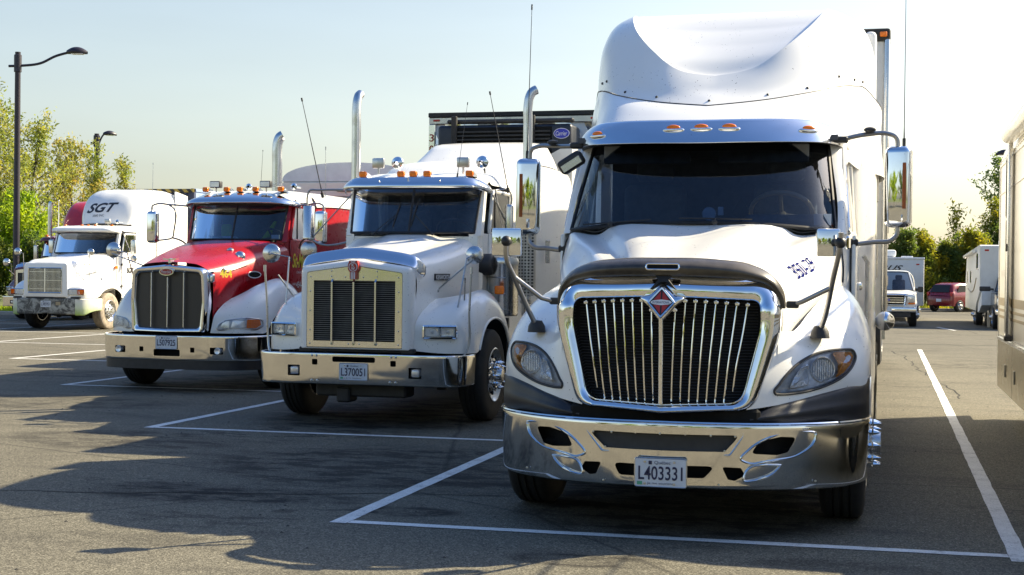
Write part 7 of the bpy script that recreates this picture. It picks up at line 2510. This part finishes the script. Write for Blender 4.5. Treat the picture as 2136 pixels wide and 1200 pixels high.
def tree(loc, h, spread, nb, leaves, size, mat, label, upright=1.0, seed=0, group='trees along the edge of the lot', tr=.12, low=.12, lean=(0, 0), jit=.18, cat='tree', name='deciduous_tree', rot=0):
    rs = np.random.RandomState(seed)
    T = thing(name, label, cat, (loc[0], loc[1], -.03), rot, group)
    limbs, tips = grow(rs, h, spread, nb, upright, tr, low, lean)
    b = MB()
    for i, (pts, rad) in enumerate(limbs):
        b.tube([tuple(p) for p in pts], rad, 6 if i else 9, caps=False)
    obj('trunk', b.mesh('trunk', 'bark', 60, weld=False), parent=T)
    obj('crown', leaf_mesh(rs, tips, leaves, size, jit, 'crown', mat), parent=T)
    return T

# left group: tall airy trees with upright limbs, browning leaves
left = [
 # x, y, h, spread, nb, leaves, size, mat, upright, label
 (-45.2, 61, 9.8, 4.3, 34, 9500, .07, 'leaf_olive', .9, 'broad olive brown tree at the left edge, behind the tall lamp pole'),
 (-42.0, 60, 10.0, 3.9, 34, 9000, .07, 'leaf_olive', 1.0, 'tallest browning tree just right of the tall lamp pole'),
 (-41.6, 63, 9.0, 3.6, 30, 6000, .07, 'leaf_olive', 1.2, 'airy tree with upswept branches right of the tallest one'),
 (-42.6, 68, 8.4, 3.2, 26, 4200, .075, 'leaf_rust', 1.4, 'thin browning tree whose top slants over the crimson fairing'),
 (-44.2, 73, 9.0, 2.4, 22, 2700, .075, 'leaf_olive', 1.7, 'sparse slender tree directly behind the farther street lamp'),
 (-42.2, 73, 8.3, 2.2, 20, 2000, .075, 'leaf_olive', 1.8, 'rightmost sparse slender tree above the white sleeper roof'),
 (-47.5, 66, 8.5, 3.2, 22, 9000, .08, 'leaf_olive', 1.2, 'low olive tree behind the trees at the left edge'),
]
for i, (x, y, h, sp, nb, nl, sz, mt, up, lab) in enumerate(left):
    tree((x, y), h, sp, nb, nl, sz, mt, lab, up, 20 + i, 'browning trees on the left', tr=.13)
# bright green shrub mass in front
shr = [
 (-33.9, 50.5, 4.4, 1.9, 22, 9000, 'leaf_bright', 'bright yellow green bush right of the lamp pole base'),
 (-36.2, 51.5, 3.6, 1.9, 20, 8000, 'leaf_bright', 'bright green bush at the left edge behind the lamp pole'),
 (-32.0, 49.3, 2.6, 1.5, 18, 7000, 'leaf_green', 'darker low bush beside the maroon truck cab'),
 (-34.3, 48.8, 2.3, 1.6, 18, 7000, 'leaf_green', 'dark low bush in front of the bright bush at the left edge'),
 (-31.0, 53.0, 3.4, 1.8, 18, 7000, 'leaf_olive', 'olive bush between the bright bush and the browning trees'),
]
for i, (x, y, h, sp, nb, nl, mt, lab) in enumerate(shr):
    tree((x, y), h, sp, nb, nl, .07, mt, lab, .9, 60 + i, 'bushes on the left', tr=.06, low=.03, jit=.16, cat='bush', name='bush')
# right group: hedge-like young trees and a leaning tall one
rg = [
 (-1.5, 83, 4.6, 1.9, 20, 7000, 'leaf_green', 'green bush above the roof of the lettered trailer'),
 (.9, 82, 4.2, 1.5, 18, 6500, 'leaf_green', 'narrow pointed bush just right of the lettered trailer'),
 (2.1, 83, 4.0, 1.6, 18, 7000, 'leaf_yellow', 'yellowing bush right of the narrow pointed one'),
 (3.4, 84, 3.7, 1.7, 18, 7000, 'leaf_green', 'dense green bush above the red hatchback'),
 (4.8, 84, 4.3, 1.8, 18, 7000, 'leaf_yellow', 'yellow speckled bush left of the tall camping trailer'),
 (6.6, 86, 4.6, 2.2, 20, 7500, 'leaf_green', 'green bush behind the tall camping trailer roof'),
 (9.3, 86, 4.4, 2.4, 20, 7500, 'leaf_green', 'green bush behind the motorhome'),
]
for i, (x, y, h, sp, nb, nl, mt, lab) in enumerate(rg):
    tree((x, y), h, sp, nb, nl, .085, mt, lab, 1.3, 80 + i, 'bushes behind the parked vehicles', tr=.06, low=.03, jit=.18, cat='bush', name='bush')
tree((3.9, 88), 6.4, 1.1, 18, 900, .08, 'leaf_yellow', 'bare thin young tree left of the taller right hand tree', 1.8, 101, 'trees beyond the parked vehicles', tr=.05)
tree((5.9, 87), 6.6, 1.5, 18, 2200, .08, 'leaf_yellow', 'yellowing thin tree in front of the taller right hand tree', 1.6, 102, 'trees beyond the parked vehicles', tr=.06)
tree((8.3, 90), 9.1, 3.3, 26, 9000, .085, 'leaf_pale', 'tall pale green tree with forked leaning trunk, left of the motorhome', .8, 103, 'trees beyond the parked vehicles', tr=.16, low=.45, lean=(-1.0, 0))
# trees on the near side of the lot, behind the viewpoint: they are what the chrome mirrors see
opp = ['olive', 'lime green', 'dark green', 'brownish olive', 'sunny lime', 'mixed green', 'pale olive']
for i, (x, y, mt) in enumerate(((-27, -24, 'leaf_olive'), (-19, -27, 'leaf_bright'), (-11, -30, 'leaf_green'), (-3, -31, 'leaf_rust'), (5, -30, 'leaf_bright'), (13, -27, 'leaf_green'), (20, -22, 'leaf_olive'))):
    tree((x, y), 6.5 + (i * 37 % 5) * .5, 5.4, 22, 7000, .2, mt, opp[i] + ' tree across the lot opposite the truck fronts', .7, 140 + i, 'trees across the lot', tr=.18)

# tall grass along the far kerbs
def grass_tufts(name, n, area, h, mat, seed):
    rs = np.random.RandomState(seed)
    x0, x1, y0, y1 = area
    P = np.stack([rs.uniform(x0, x1, n), rs.uniform(y0, y1, n), np.zeros(n)], 1)
    a = rs.uniform(0, 2 * PI, n); hh = h * rs.uniform(.5, 1.3, n)
    w = .03 + .02 * rs.rand(n)
    V = np.empty((n, 3, 3))
    d = np.stack([np.cos(a), np.sin(a), np.zeros(n)], 1)
    V[:, 0] = P - d * w[:, None]; V[:, 1] = P + d * w[:, None]
    V[:, 2] = P + rs.normal(0, .08, (n, 3)) * [1, 1, 0] + np.stack([np.zeros(n), np.zeros(n), hh], 1)
    me = bpy.data.meshes.new(name)
    me.from_pydata(V.reshape(-1, 3).tolist(), [], np.arange(n * 3).reshape(-1, 3).tolist())
    me.materials.append(M[mat])
    o = obj(name, me)
    o['kind'] = 'stuff'
    tag(o, 'rough yellow green grass along the far kerb', 'grass')
    return o
grass_tufts('grass_verge', 9000, (-4, 14, 79.3, 82.5), .35, 'leaf_yellow', 5)
grass_tufts('grass_verge', 9000, (-42, -29.9, 44.7, 48.5), .22, 'leaf_bright', 6)
